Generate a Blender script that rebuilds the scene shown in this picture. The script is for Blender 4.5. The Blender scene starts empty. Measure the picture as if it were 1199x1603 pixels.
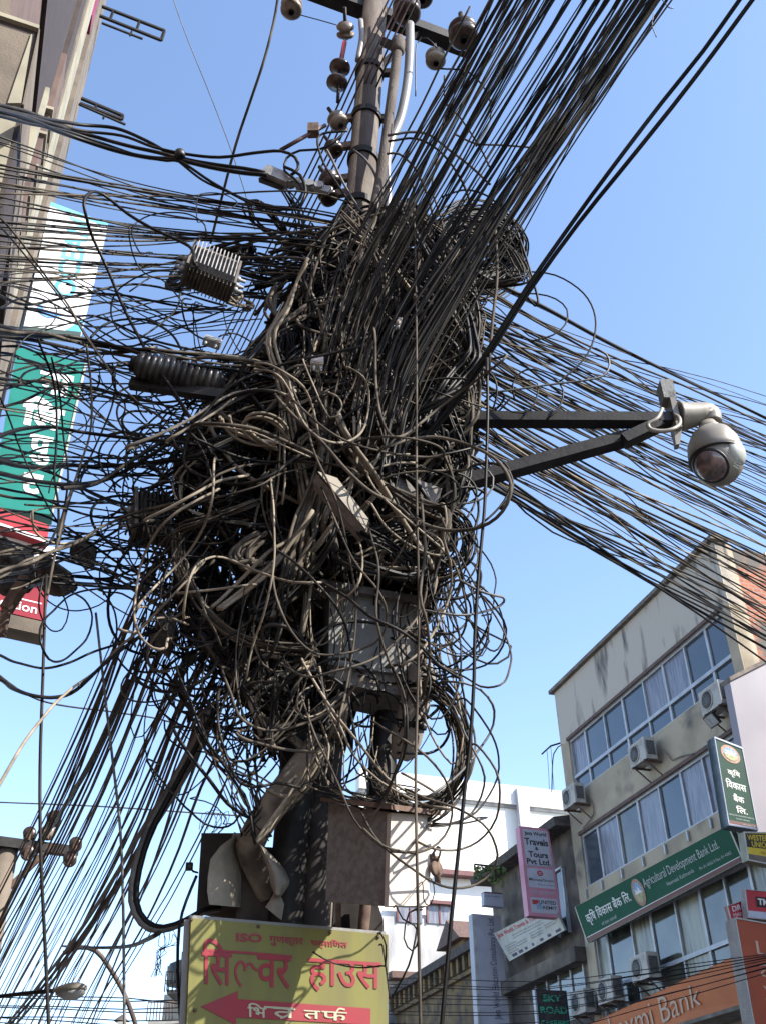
import bpy, math, random
from mathutils import Vector, Matrix
R = math.radians
scene = bpy.context.scene
COL = scene.collection
rnd = random.Random(11)

# ------------------------------------------------------------------ camera
F = 1602.0
CX, CY = 599.5, 801.5
cam_pos = Vector((0, 0, 1.6))
Zc = Vector((-50, 2302, -F)).normalized()          # world up, seen from the camera
fw = Vector((0, 0, -1)); Yc = (fw - Zc * fw.dot(Zc)).normalized()
Xc = Yc.cross(Zc)
RW = Matrix((Xc, Yc, Zc))                          # camera -> world
cd = bpy.data.cameras.new('camera'); cam = bpy.data.objects.new('camera', cd); COL.objects.link(cam)
cam.matrix_world = Matrix.Translation(cam_pos) @ RW.to_4x4()
cd.sensor_fit = 'VERTICAL'; cd.sensor_height = 24.0; cd.lens = 24.0 * F / 1603.0
cd.clip_start = 0.05; cd.clip_end = 3000
scene.camera = cam

# ------------------------------------------------------------------ sky, sun, exposure
SUN_AZ = 111.0      # degrees clockwise from +Y: to the right and a little behind the camera
SUN_EL = 40.0
w = bpy.data.worlds.new("World"); scene.world = w; w.use_nodes = True
nt = w.node_tree; bg = nt.nodes['Background']
sky = nt.nodes.new('ShaderNodeTexSky'); sky.sky_type = 'NISHITA'; sky.sun_disc = False
sky.sun_elevation = R(SUN_EL); sky.sun_rotation = R(SUN_AZ)
sky.air_density = 1.0; sky.dust_density = 1.4; sky.ozone_density = 1.2; sky.altitude = 1300
nt.links.new(sky.outputs[0], bg.inputs[0]); bg.inputs[1].default_value = 0.15
sd = bpy.data.lights.new('sun', 'SUN'); sun = bpy.data.objects.new('sun', sd); COL.objects.link(sun)
sd.energy = 3.9; sd.angle = R(0.5); sd.color = (1.0, 0.93, 0.82)
SUND = Vector((math.sin(R(SUN_AZ)) * math.cos(R(SUN_EL)), math.cos(R(SUN_AZ)) * math.cos(R(SUN_EL)), math.sin(R(SUN_EL))))
sun.rotation_euler = SUND.to_track_quat('Z', 'Y').to_euler(); sun.location = (8, -6, 20)
scene.view_settings.view_transform = 'Standard'; scene.view_settings.look = 'None'
scene.view_settings.exposure = 1.55; scene.view_settings.gamma = 1.0

# ------------------------------------------------------------------ measuring helpers
def ray(px, py):
    return RW @ Vector(((px - CX) / F, (CY - py) / F, -1.0))
def P(px, py, Y):
    r = ray(px, py); return cam_pos + r * (Y / r.y)
def PZ(px, py, z):
    r = ray(px, py); return cam_pos + r * ((z - cam_pos.z) / r.z)
def PP(px, py, p0, n):
    r = ray(px, py); return cam_pos + r * ((p0 - cam_pos).dot(n) / r.dot(n))
def mpp(px, py, Y):                                 # metres that one photo pixel covers there
    r = ray(px, py); return (Y / r.y) / F

# ------------------------------------------------------------------ materials
def mat(name, c1, c2=None, rough=0.8, metal=0.0, scale=8.0, lo=0.4, hi=0.65, bump=0.0, bscale=60.0, stretch=None, spec=0.5, c3=None, s3=1.5, lo3=.5, hi3=.7, detail=5):
    m = bpy.data.materials.new(name); m.use_nodes = True
    n = m.node_tree; b = n.nodes['Principled BSDF']; L = n.links.new
    b.inputs['Roughness'].default_value = rough; b.inputs['Metallic'].default_value = metal
    b.inputs['Specular IOR Level'].default_value = spec
    b.inputs['Base Color'].default_value = (*c1, 1)
    tc = n.nodes.new('ShaderNodeTexCoord'); src = tc.outputs['Object']
    if stretch:
        mp = n.nodes.new('ShaderNodeMapping'); mp.inputs['Scale'].default_value = stretch
        L(tc.outputs['Object'], mp.inputs[0]); src = mp.outputs[0]
    col = None
    if c2:
        t = n.nodes.new('ShaderNodeTexNoise'); t.inputs['Scale'].default_value = scale; t.inputs['Detail'].default_value = detail
        L(src, t.inputs['Vector'])
        r = n.nodes.new('ShaderNodeMapRange'); r.inputs[1].default_value = lo; r.inputs[2].default_value = hi; L(t.outputs[0], r.inputs[0])
        x = n.nodes.new('ShaderNodeMix'); x.data_type = 'RGBA'; x.inputs[6].default_value = (*c1, 1); x.inputs[7].default_value = (*c2, 1)
        L(r.outputs[0], x.inputs[0]); col = x.outputs[2]
    if c3:
        t3 = n.nodes.new('ShaderNodeTexNoise'); t3.inputs['Scale'].default_value = s3; t3.inputs['Detail'].default_value = 6
        L(tc.outputs['Object'], t3.inputs['Vector'])
        r3 = n.nodes.new('ShaderNodeMapRange'); r3.inputs[1].default_value = lo3; r3.inputs[2].default_value = hi3; L(t3.outputs[0], r3.inputs[0])
        x3 = n.nodes.new('ShaderNodeMix'); x3.data_type = 'RGBA'; x3.inputs[7].default_value = (*c3, 1)
        L(col, x3.inputs[6]); L(r3.outputs[0], x3.inputs[0]); col = x3.outputs[2]
    if col is not None: L(col, b.inputs['Base Color'])
    if bump:
        t2 = n.nodes.new('ShaderNodeTexNoise'); t2.inputs['Scale'].default_value = bscale; t2.inputs['Detail'].default_value = 4
        L(src, t2.inputs['Vector'])
        bp = n.nodes.new('ShaderNodeBump'); bp.inputs['Strength'].default_value = bump; bp.inputs['Distance'].default_value = 0.02
        L(t2.outputs[0], bp.inputs['Height']); L(bp.outputs[0], b.inputs['Normal'])
    return m
def brick_mat(name, c1, c2, mortar, sc, axis_u, dirt, lo=.5, hi=.6):
    m = bpy.data.materials.new(name); m.use_nodes = True
    n = m.node_tree; b = n.nodes['Principled BSDF']; L = n.links.new
    b.inputs['Roughness'].default_value = .9
    tc = n.nodes.new('ShaderNodeTexCoord')
    d = n.nodes.new('ShaderNodeVectorMath'); d.operation = 'DOT_PRODUCT'; d.inputs[1].default_value = axis_u
    L(tc.outputs['Object'], d.inputs[0])
    sp = n.nodes.new('ShaderNodeSeparateXYZ'); L(tc.outputs['Object'], sp.inputs[0])
    cb = n.nodes.new('ShaderNodeCombineXYZ'); L(d.outputs['Value'], cb.inputs[0]); L(sp.outputs[2], cb.inputs[1])
    br = n.nodes.new('ShaderNodeTexBrick'); br.inputs['Scale'].default_value = sc
    br.inputs['Color1'].default_value = (*c1, 1); br.inputs['Color2'].default_value = (*c2, 1); br.inputs['Mortar'].default_value = (*mortar, 1)
    br.inputs['Mortar Size'].default_value = .025; L(cb.outputs[0], br.inputs[0])
    t = n.nodes.new('ShaderNodeTexNoise'); t.inputs['Scale'].default_value = .7; t.inputs['Detail'].default_value = 8; L(tc.outputs['Object'], t.inputs['Vector'])
    r = n.nodes.new('ShaderNodeMapRange'); r.inputs[1].default_value = lo; r.inputs[2].default_value = hi; L(t.outputs[0], r.inputs[0])
    x = n.nodes.new('ShaderNodeMix'); x.data_type = 'RGBA'; x.inputs[7].default_value = (*dirt, 1)
    L(r.outputs[0], x.inputs[0]); L(br.outputs[0], x.inputs[6]); L(x.outputs[2], b.inputs['Base Color'])
    bp = n.nodes.new('ShaderNodeBump'); bp.inputs['Strength'].default_value = .6; bp.inputs['Distance'].default_value = .02
    L(br.outputs['Fac'], bp.inputs['Height']); bp.invert = True; L(bp.outputs[0], b.inputs['Normal'])
    return m

M = {}
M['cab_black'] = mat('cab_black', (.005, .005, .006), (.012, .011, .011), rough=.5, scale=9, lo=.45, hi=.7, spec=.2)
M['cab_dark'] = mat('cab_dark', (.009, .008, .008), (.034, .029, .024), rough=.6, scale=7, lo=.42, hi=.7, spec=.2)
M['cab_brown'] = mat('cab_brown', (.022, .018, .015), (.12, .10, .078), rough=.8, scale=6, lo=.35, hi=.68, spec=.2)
M['cab_tan'] = mat('cab_tan', (.09, .077, .06), (.29, .245, .19), rough=.85, scale=6, lo=.3, hi=.65, spec=.2)  # dusty tan; sunlit highlights of the strands are put into this colour
M['cab_red'] = mat('cab_red', (.035, .018, .018), (.11, .055, .05), rough=.6, scale=7)
M['cab_grey'] = mat('cab_grey', (.045, .044, .046), (.13, .125, .115), rough=.6, scale=7)
M['rust_pole'] = mat('rust_pole', (.055, .042, .035), (.12, .10, .085), rough=.85, scale=4, stretch=(3, 3, 1), bump=.4, c3=(.06, .045, .04), s3=2.5)
M['dark_steel'] = mat('dark_steel', (.010, .010, .012), (.022, .02, .019), rough=.6, scale=14, bump=.08, spec=.25)
M['steel'] = mat('steel', (.35, .35, .36), (.2, .19, .18), rough=.45, metal=.7, scale=25)
M['rust'] = mat('rust', (.075, .045, .035), (.15, .10, .075), rough=.9, scale=30)
M['closure'] = mat('closure', (.02, .02, .022), (.07, .065, .06), rough=.32, scale=12)
M['galv'] = mat('galv', (.36, .37, .38), (.24, .24, .24), rough=.5, metal=.3, scale=12, bump=.1)
M['porcelain'] = mat('porcelain', (.025, .015, .012), (.07, .045, .038), rough=.3, scale=20)
M['porcelain_pale'] = mat('porcelain_pale', (.25, .21, .17), (.10, .075, .06), rough=.35, scale=14)
M['box_grey'] = mat('box_grey', (.20, .205, .205), (.15, .15, .145), rough=.65, scale=5, bump=.15, c3=(.16, .12, .09), s3=6, lo3=.6, hi3=.75)
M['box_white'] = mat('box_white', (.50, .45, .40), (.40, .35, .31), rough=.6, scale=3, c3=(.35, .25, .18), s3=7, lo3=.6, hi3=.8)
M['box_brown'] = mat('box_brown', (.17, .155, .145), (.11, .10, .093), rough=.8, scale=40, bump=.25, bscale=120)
M['box_black'] = mat('box_black', (.02, .018, .018), (.05, .04, .036), rough=.8, scale=9)
M['fin'] = mat('fin', (.30, .30, .30), (.13, .125, .12), rough=.55, scale=18)
M['fin_dirty'] = mat('fin_dirty', (.07, .06, .055), (.15, .13, .11), rough=.8, scale=16)
M['sign_yellow'] = mat('sign_yellow', (.165, .158, .045), (.135, .126, .048), rough=.6, spec=.25, scale=2.2, stretch=(6, 6, .8), c3=(.12, .115, .05), s3=3, lo3=.55, hi3=.8)
M['sign_red'] = mat('sign_red', (.26, .03, .042), (.20, .035, .045), rough=.6, spec=.25, scale=6)
M['sign_pale'] = mat('sign_pale', (.38, .38, .26), (.32, .32, .22), rough=.6, scale=8)
M['cam_white'] = mat('cam_white', (.235, .215, .18), (.17, .155, .13), rough=.45, scale=5)
M['cam_white2'] = mat('cam_white2', (.42, .43, .40), (.36, .37, .34), rough=.35, scale=5)
M['glass_dome'] = mat('glass_dome', (.20, .13, .12), (.05, .045, .05), rough=.12, scale=22, spec=.7)
M['black'] = mat('black', (.012, .012, .013), rough=.5)
# ------------------------------------------------------------------ mesh helpers
class MB:
    def __init__(s): s.v = []; s.f = []; s.smooth = False
    def add(s, vs, fs):
        n = len(s.v); s.v += [Vector(v) for v in vs]; s.f += [tuple(i + n for i in f) for f in fs]; return s
    def hexa(s, a, b):                               # a, b: four corners each, same winding
        return s.add(list(a) + list(b), [(0, 3, 2, 1), (4, 5, 6, 7), (0, 1, 5, 4), (1, 2, 6, 5), (2, 3, 7, 6), (3, 0, 4, 7)])
    def box(s, o, ux, uy, uz, x0, x1, y0, y1, z0, z1):
        q = lambda x, y, z: o + ux * x + uy * y + uz * z
        return s.hexa([q(x0, y0, z0), q(x1, y0, z0), q(x1, y1, z0), q(x0, y1, z0)], [q(x0, y0, z1), q(x1, y0, z1), q(x1, y1, z1), q(x0, y1, z1)])
    def bar(s, a, b, wx, wy=None, side=None):        # rectangular bar from a to b
        wy = wy or wx; d = (b - a); L = d.length; d.normalize()
        side = side or (Vector((0, 0, 1)) if abs(d.z) < .9 else Vector((1, 0, 0)))
        u = d.cross(side).normalized(); v = u.cross(d).normalized()
        return s.box(a, u, v, d, -wx / 2, wx / 2, -wy / 2, wy / 2, 0, L)
    def tube(s, pts, r, n=6, caps=True):
        s.smooth = True
        pts = [p for i, p in enumerate(pts) if i == 0 or (p - pts[i - 1]).length > 1e-5]
        if len(pts) < 2: return s
        rr = r if isinstance(r, (list, tuple)) else [r] * len(pts)
        d = (pts[1] - pts[0]).normalized()
        u = d.orthogonal().normalized(); vs = []
        for i, p in enumerate(pts):
            a = pts[max(i - 1, 0)]; b = pts[min(i + 1, len(pts) - 1)]; t = (b - a)
            t = t.normalized() if t.length > 1e-7 else d
            u = (u - t * u.dot(t)); u = u.normalized() if u.length > 1e-6 else t.orthogonal().normalized()
            v = t.cross(u); k = rr[min(i, len(rr) - 1)]
            for j in range(n):
                an = 2 * math.pi * j / n; vs.append(p + (u * math.cos(an) + v * math.sin(an)) * k)
        m = len(pts); fs = [(i * n + j, i * n + (j + 1) % n, (i + 1) * n + (j + 1) % n, (i + 1) * n + j) for i in range(m - 1) for j in range(n)]
        if caps: fs += [tuple(range(n))[::-1], tuple((m - 1) * n + j for j in range(n))]
        return s.add(vs, fs)
    def lathe(s, o, ax, prof, n=20, ref=None):       # prof: (radius, height along ax)
        s.smooth = True
        ax = ax.normalized(); u = ax.orthogonal().normalized(); v = ax.cross(u); vs = []; m = len(prof)
        for (r, h) in prof:
            for j in range(n):
                an = 2 * math.pi * j / n; vs.append(o + ax * h + (u * math.cos(an) + v * math.sin(an)) * max(r, 1e-4))
        fs = [(i * n + j, i * n + (j + 1) % n, (i + 1) * n + (j + 1) % n, (i + 1) * n + j) for i in range(m - 1) for j in range(n)]
        fs += [tuple(range(n))[::-1], tuple((m - 1) * n + j for j in range(n))]
        return s.add(vs, fs)
    def slab(s, quad, n, t0, t1):                    # polygon thickened along n
        k = len(quad); a = [p + n * t0 for p in quad]; b = [p + n * t1 for p in quad]
        return s.add(a + b, [tuple(range(k))[::-1], tuple(range(k, 2 * k))] + [(i, (i + 1) % k, k + (i + 1) % k, k + i) for i in range(k)])
    def ribbon(s, pts, wd, n, t):                    # flat brush stroke on a plane with normal n
        m = len(pts); L = []; Rr = []
        for i, p in enumerate(pts):
            d = (pts[min(i + 1, m - 1)] - pts[max(i - 1, 0)]).normalized(); q = d.cross(n).normalized()
            k = wd[i] if isinstance(wd, list) else wd
            L.append(p - q * k / 2); Rr.append(p + q * k / 2)
        for i in range(m - 1):
            s.slab([L[i], L[i + 1], Rr[i + 1], Rr[i]], n, 0, t)
        return s
    def build(s, name, m, parent=None, smooth=None):
        if not s.v: return None
        loc = Vector((0, 0, 0))
        if parent is None:
            loc = sum(s.v, Vector()) / len(s.v)
        off = loc.copy(); p = parent
        while p is not None: off += p.location; p = p.parent
        me = bpy.data.meshes.new(name); me.from_pydata([v - off for v in s.v], [], s.f); me.validate(); me.update()
        sm = s.smooth if smooth is None else smooth
        if sm: me.polygons.foreach_set('use_smooth', [len(f.vertices) == 4 for f in me.polygons])
        me.materials.append(m)
        o = bpy.data.objects.new(name, me); COL.objects.link(o); o.location = loc
        if parent is not None: o.parent = parent
        return o
def fixn(o):
    import bmesh
    b = bmesh.new(); b.from_mesh(o.data); bmesh.ops.recalc_face_normals(b, faces=b.faces); b.to_mesh(o.data); b.free(); return o
def tag(o, label=None, cat=None, group=None, kind=None):
    if label: o['label'] = label
    if cat: o['category'] = cat
    if group: o['group'] = group
    if kind: o['kind'] = kind
    return o
def empty(name, loc, label, cat, group=None):
    o = bpy.data.objects.new(name, None); COL.objects.link(o); o.location = loc; o.empty_display_size = .1
    return tag(o, label, cat, group)
def plabel(o, t): o['label'] = t; return o

def catmull(pts, step=None, n=8):
    p = [pts[0] * 2 - pts[1]] + list(pts) + [pts[-1] * 2 - pts[-2]]; out = []
    for i in range(1, len(p) - 2):
        a, b, c, d = p[i - 1], p[i], p[i + 1], p[i + 2]
        k = max(2, min(40, int((c - b).length / step))) if step else n
        for j in range(k):
            t = j / k
            out.append(.5 * (2 * b + (c - a) * t + (2 * a - 5 * b + 4 * c - d) * t * t + (3 * b - a - 3 * c + d) * t ** 3))
    out.append(p[-2]); return out
def bil(q, u, v):                                    # u right 0..1, v down 0..1 on quad TL TR BR BL
    a = q[0].lerp(q[1], u); b = q[3].lerp(q[2], u); return a.lerp(b, v)
_txt = {}
def text_mb(body, q, u0, v0, u1, v1, nrm, lift=.003, bold=.0, rot=0, thick=.002, shear=0):
    """lettering fitted into the box (u0,v0)-(u1,v1) of the quad; rot=90 runs it upwards"""
    c = bpy.data.curves.new('lettering', 'FONT'); c.body = body; c.size = 1; c.offset = bold; c.resolution_u = 3; c.shear = shear
    c.align_x = 'CENTER'; c.space_line = .85
    o = bpy.data.objects.new('lettering', c); COL.objects.link(o)
    me = bpy.data.meshes.new_from_object(o.evaluated_get(bpy.context.evaluated_depsgraph_get()))
    bpy.data.objects.remove(o); bpy.data.curves.remove(c)
    vs = [v.co.copy() for v in me.vertices]; fs = [tuple(p.vertices) for p in me.polygons]; bpy.data.meshes.remove(me)
    mb = MB()
    if not vs: return mb
    x0 = min(v.x for v in vs); x1 = max(v.x for v in vs); y0 = min(v.y for v in vs); y1 = max(v.y for v in vs)
    out = []
    for v in vs:
        a = (v.x - x0) / (x1 - x0); b = (v.y - y0) / (y1 - y0)
        if rot == 90: uu, vv = b_inv(b), 1 - a; uu = 1 - b
        else: uu, vv = a, 1 - b
        if rot == 90: uu = 1 - b
        out.append(bil(q, u0 + (u1 - u0) * uu, v0 + (v1 - v0) * vv) + nrm * lift)
    mb.add(out, fs); return mb
def b_inv(b): return b
def toward_cam(n, p):
    return n if n.dot(cam_pos - p) > 0 else -n
def sign_board(name, q, nrm, depth, face, frame, label, cat='sign', group=None, frame_w=0.0, back=None):
    """a boxed sign: quad q faces along nrm (towards the viewer), body goes back by depth"""
    t = empty(name, (q[2] + q[3]) / 2, label, cat, group)
    fixn(MB().slab(q, nrm, -depth, 0).build('panel', face, t))
    if frame_w:
        f = MB(); c = sum(q, Vector()) / 4
        for i in range(4):
            a, b = q[i], q[(i + 1) % 4]; a2 = a + (c - a).normalized() * frame_w * 1.4; b2 = b + (c - b).normalized() * frame_w * 1.4
            f.slab([a, b, b2, a2], nrm, -depth - .004, .012)
        fixn(f.build('frame', frame, t))
    return t
# ------------------------------------------------------------------ setting
UP = Vector((0, 0, 1))
g = MB(); g.add([(-400, -400, 0), (400, -400, 0), (400, 700, 0), (-400, 700, 0)], [(0, 1, 2, 3)])
tag(g.build('ground', mat('ground', (.16, .15, .14), (.24, .22, .20), scale=.6), None), kind='structure')
U = Vector((-math.sin(R(18.1)), math.cos(R(18.1)), 0))      # along the street, away from the camera
V = Vector((U.y, -U.x, 0))                                  # across the street, to the right
rd = MB(); a = cam_pos - UP * 1.6 + V * 2.5
rd.add([a + V * -3.2 - U * 60 + UP * .004, a + V * 4.5 - U * 60 + UP * .004, a + V * 4.5 + U * 200 + UP * .004, a - V * 3.2 + U * 200 + UP * .004], [(0, 1, 2, 3)])
tag(rd.build('road', mat('asphalt', (.05, .05, .05), (.08, .075, .07), scale=3, bump=.3)), kind='structure')

# ------------------------------------------------------------------ corner office building on the right
C0 = P(867, 1085, 31.5); C0.z = 0
NF = -V                                                       # its street front looks left
def fpt(px, py, off=0.0):
    p = PP(px, py, C0 + NF * off, NF); return ((C0 - p).dot(U), p.z)      # s grows toward the camera
def W3(s, z, off=0.0): return C0 - U * s + UP * z + NF * off
zroof = fpt(867, 1085)[1]; SN = fpt(1118, 855)[0]
M['plaster'] = mat('plaster', (.40, .335, .245), (.30, .25, .185), rough=.95, scale=1.3, bump=.25, bscale=20, c3=(.09, .085, .08), s3=.8, lo3=.60, hi3=.74)
M['plaster_stain'] = mat('plaster_stain', (.44, .39, .33), (.06, .055, .055), rough=.95, scale=1.8, stretch=(1.3, 1.3, .3), lo=.55, hi=.72, bump=.2, bscale=20, detail=8)
M['coping'] = mat('coping', (.12, .10, .085), (.2, .17, .14), rough=.95, scale=4)
M['alu'] = mat('alu', (.40, .42, .45), (.30, .32, .35), rough=.5, metal=.2, scale=3)
M['pane_blue'] = mat('pane_blue', (.030, .045, .062), (.05, .06, .075), rough=.12, scale=.8, spec=.9)
M['pane_curtain'] = mat('pane_curtain', (.20, .20, .23), (.10, .10, .13), rough=.25, scale=14, stretch=(1, 1, .12), spec=.7)
M['pane_dark'] = mat('pane_dark', (.03, .032, .03), (.08, .08, .06), rough=.1, scale=1.2, spec=.8)
M['pane_cream'] = mat('pane_cream', (.22, .21, .15), (.07, .07, .06), rough=.3, scale=9, stretch=(1, 1, .08), spec=.6)
M['brown_wood'] = mat('brown_wood', (.12, .07, .055), (.07, .045, .04), rough=.8, scale=8)
M['brick'] = brick_mat('brick', (.36, .12, .06), (.26, .085, .05), (.26, .22, .19), 2.2, V, (.10, .09, .08), .52, .6)
B = empty('office_building', C0 - U * SN / 2, 'beige plastered office building with three bands of aluminium windows and a brick end wall', 'building')
b1t = fpt(886, 1162)[1]; b1m = fpt(897, 1217)[1]; b1b = fpt(900, 1243)[1]
b2t = fpt(900, 1313)[1]; b2b = fpt(914, 1392)[1]; b2bb = fpt(916, 1408)[1]
b3t = b2b - 1.35; b3b = fpt(1144, 1470)[1]; b3bb = b3b - .75
s0 = fpt(890, 1170)[0]; s1 = fpt(1128, 962)[0]; SB = SN + 4
print('office', zroof, SN, b1t, b1m, b1b, b2t, b2b, b3b, s0, s1)
wall = MB()
def slab_f(mb, sa, sb, za, zb, o0=-.35, o1=0.0):
    mb.hexa([W3(sa, za, o0), W3(sb, za, o0), W3(sb, za, o1), W3(sa, za, o1)], [W3(sa, zb, o0), W3(sb, zb, o0), W3(sb, zb, o1), W3(sa, zb, o1)])
slab_f(wall, 0, s0, 0, b1t); slab_f(wall, s1, SN, 0, b1t)
for za, zb in ((b2t, b1b), (b3t, b2b), (0, b3bb)): slab_f(wall, s0, s1, za, zb)
fixn(wall.build('wall', M['plaster'], B))
pw = MB(); slab_f(pw, 0, SN, b1t, zroof); fixn(pw.build('parapet_wall', M['plaster_stain'], B))
cp = MB(); slab_f(cp, -.15, SN + .1, zroof, zroof + .12, -.4, .14); fixn(cp.build('coping', M['coping'], B))
ew = MB(); ew.hexa([W3(SN, 0, -.02), W3(SN, 0, -.5), W3(SN - .3, 0, -.5), W3(SN - .3, 0, -.02)], [W3(SN, zroof, -.02), W3(SN, zroof, -.5), W3(SN - .3, zroof, -.5), W3(SN - .3, zroof, -.02)])
e2 = MB(); e2.hexa([W3(SN - .06, 0, -.5), W3(SN - .06, 0, -12), W3(SN - .4, 0, -12), W3(SN - .4, 0, -.5)], [W3(SN - .06, zroof - .1, -.5), W3(SN - .06, zroof - .1, -12), W3(SN - .4, zroof - .1, -12), W3(SN - .4, zroof - .1, -.5)])
fixn(e2.build('brick_wall', M['brick'], B)); fixn(ew.build('corner_pier', M['plaster'], B))
bw = MB(); bw.hexa([W3(0, 0, -.36), W3(0, 0, -12), W3(.3, 0, -12), W3(.3, 0, -.36)], [W3(0, zroof - .1, -.36), W3(0, zroof - .1, -12), W3(.3, zroof - .1, -12), W3(.3, zroof - .1, -.36)])
bw.hexa([W3(0, 0, -12), W3(SN, 0, -12), W3(SN, 0, -12.3), W3(0, 0, -12.3)], [W3(0, zroof, -12), W3(SN, zroof, -12), W3(SN, zroof, -12.3), W3(0, zroof, -12.3)])
bw.hexa([W3(.3, zroof - .6, -.36), W3(SN - .4, zroof - .6, -.36), W3(SN - .4, zroof - .6, -12), W3(.3, zroof - .6, -12)], [W3(.3, zroof - .4, -.36), W3(SN - .4, zroof - .4, -.36), W3(SN - .4, zroof - .4, -12), W3(.3, zroof - .4, -12)])
fixn(bw.build('rear_wall', M['plaster'], B))
pt = MB()
for k in range(9):
    s = SN; o = -.6 - rnd.random() * 6; z = zroof - rnd.random() * 4; h = .3 + rnd.random() * 1.2; ww = .2 + rnd.random() * .5
    pt.hexa([W3(SN - .06, z - h, o), W3(SN - .06, z - h, o - ww), W3(SN - .03, z - h, o - ww), W3(SN - .03, z - h, o)], [W3(SN - .06, z, o), W3(SN - .06, z, o - ww * .8), W3(SN - .03, z, o - ww * .8), W3(SN - .03, z, o)])
fixn(pt.build('plaster_patch', M['plaster'], B))
def window_band(sa, sb, zt, zm, zb, muls, kinds, head=True):
    fr = MB(); prev = sa; OF = -.12
    for s in (zt, zm, zb):
        if s is None: continue
    slab_f(fr, sa, sb, zt - .07, zt, OF, OF + .07)
    slab_f(fr, sa, sb, zm - .05, zm + .05, OF, OF + .08)
    if zb < zm - .2: slab_f(fr, sa, sb, zb, zb + .05, OF, OF + .07)
    for i, s in enumerate([sa + .03] + muls + [sb - .03]):
        wd = .045 if i % 2 else .03
        slab_f(fr, s - wd, s + wd, zb + .05, zt - .07, OF + .002, OF + .062)
    fixn(fr.build('window_frame', M['alu'], B))
    edges = [sa] + muls + [sb]
    for i in range(len(edges) - 1):
        k = kinds[i % len(kinds)]
        m = MB(); slab_f(m, edges[i] + .03, edges[i + 1] - .03, zm + .05, zt - .07, OF - .03, OF + (.018 if i % 2 else .006))
        o = fixn(m.build('window_pane', M[k], B))
        if zb < zm - .2:
            m = MB(); slab_f(m, edges[i] + .03, edges[i + 1] - .03, zb + .05, zm - .05, OF - .03, OF + .01)
            fixn(m.build('window_pane', M['pane_blue' if 'blue' in k or 'curtain' in k else k], B))
    if head:
        h = MB(); slab_f(h, sa - .05, sb + .05, zt, zt + .1, 0, .05); fixn(h.build('lintel', M['brown_wood'], B))
mul1 = [fpt(x, 1162 - .839 * (x - 886))[0] for x in (911, 940, 969, 1001, 1032, 1065, 1098)]
window_band(s0, s1, b1t, b1m, b1b, mul1, ['pane_curtain', 'pane_blue', 'pane_blue', 'pane_blue', 'pane_curtain', 'pane_curtain', 'pane_blue', 'pane_blue'])
mul2 = [fpt(x, 1313 - .64 * (x - 900))[0] for x in (931, 961, 993, 1026, 1060, 1094, 1118, 1150)]
window_band(s0, s1, b2t, b2b, b2b, mul2, ['pane_blue', 'pane_curtain', 'pane_dark', 'pane_curtain', 'pane_blue', 'pane_curtain', 'pane_curtain'])
mul3 = [fpt(x, 1475 - .5 * (x - 915))[0] for x in (945, 982, 1012, 1050, 1088, 1126, 1165)]
window_band(s0, s1, b3t, b3b, b3bb, mul3, ['pane_cream', 'pane_dark', 'pane_cream', 'pane_dark', 'pane_cream', 'pane_dark', 'pane_dark'], False)
st = MB()
for s in mul2 + [s0]: slab_f(st, s - .03, s + .03, b2b - .3, b2b - .05, .02, .07)
fixn(st.build('bracket', M['alu'], B))

# air conditioners
M['ac'] = mat('ac', (.40, .38, .34), (.28, .25, .22), rough=.6, scale=4)
M['ac_grille'] = mat('ac_grille', (.045, .045, .045), (.1, .1, .1), rough=.6, scale=30)
def air_con(px, py, wpx, label, off=.35, hgt=.6):
    s, z = fpt(px, py, off)
    p = W3(s, z, off); wd = .85
    t = empty('air_conditioner', p - UP * .02, label, 'air conditioner', 'air conditioners on the office front')
    m = MB(); m.box(p, -U, NF, UP, -wd / 2, wd / 2, -.17, .17, 0, hgt); fixn(m.build('casing', M['ac'], t))
    c = p - U * (-.12) + UP * hgt * .5 + NF * .17
    f = MB(); f.lathe(c, NF, [(.24, 0), (.24, .02), (.215, .025), (.21, .005)], 28); fixn(f.build('fan_ring', M['ac'], t))
    f = MB(); f.lathe(c, NF, [(.21, 0), (.21, .008), (.05, .016)], 28)
    for k in range(6):
        f.box(c + UP * (-.18 + .072 * k), -U, NF, UP, -.19, .19, .012, .02, -.006, .006)
    fixn(f.build('fan_grille', M['ac_grille'], t))
    f = MB(); f.box(p, -U, NF, UP, wd / 2, wd / 2 + .02, -.12, .12, .12, hgt - .1); fixn(f.build('side_panel', M['ac_grille'], t))
    for q in (-.3, .3):
        f = MB(); f.box(p - U * q, -U, NF, UP, -.025, .025, -off + .01, .2, -.05, -.001); f.bar(p - U * q - NF * (off - .03) - UP * .4, p - U * q - UP * .03 + NF * .12, .03)
        fixn(f.build('wall_bracket', M['brown_wood'], t))
    return t
air_con(1008, 1196, 40, 'air conditioner box under the middle of the topmost window band')
air_con(899, 1263, 32, 'air conditioner box at the far left corner of the office front')
air_con(1124, 1112, 40, 'air conditioner box highest and nearest on the office front, above a floodlight')
air_con(914, 1588, 30, 'lowest left of three air conditioners above the orange bank fascia')
air_con(957, 1570, 30, 'middle one of three air conditioners above the orange bank fascia')
air_con(1012, 1535, 30, 'rightmost of three air conditioners above the orange bank fascia')
# pipes of the two upper units
def wall_pipe(pts, label, r=.018):
    m = MB(); m.tube(catmull([P3 for P3 in (W3(*fpt(x, y, .06), .06) for x, y in pts)], n=6), r, 6)
    return tag(fixn(m.build('coolant_pipe', M['coping'])), label, 'pipe')
wall_pipe([(1033, 1172), (1044, 1181), (1052, 1190), (1058, 1187), (1070, 1183), (1085, 1180)], 'thin pipe sagging along the wall right of the middle air conditioner')
wall_pipe([(917, 1246), (925, 1255), (929, 1270), (924, 1282), (912, 1296)], 'thin pipe curling down the wall from the corner air conditioner')
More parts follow.
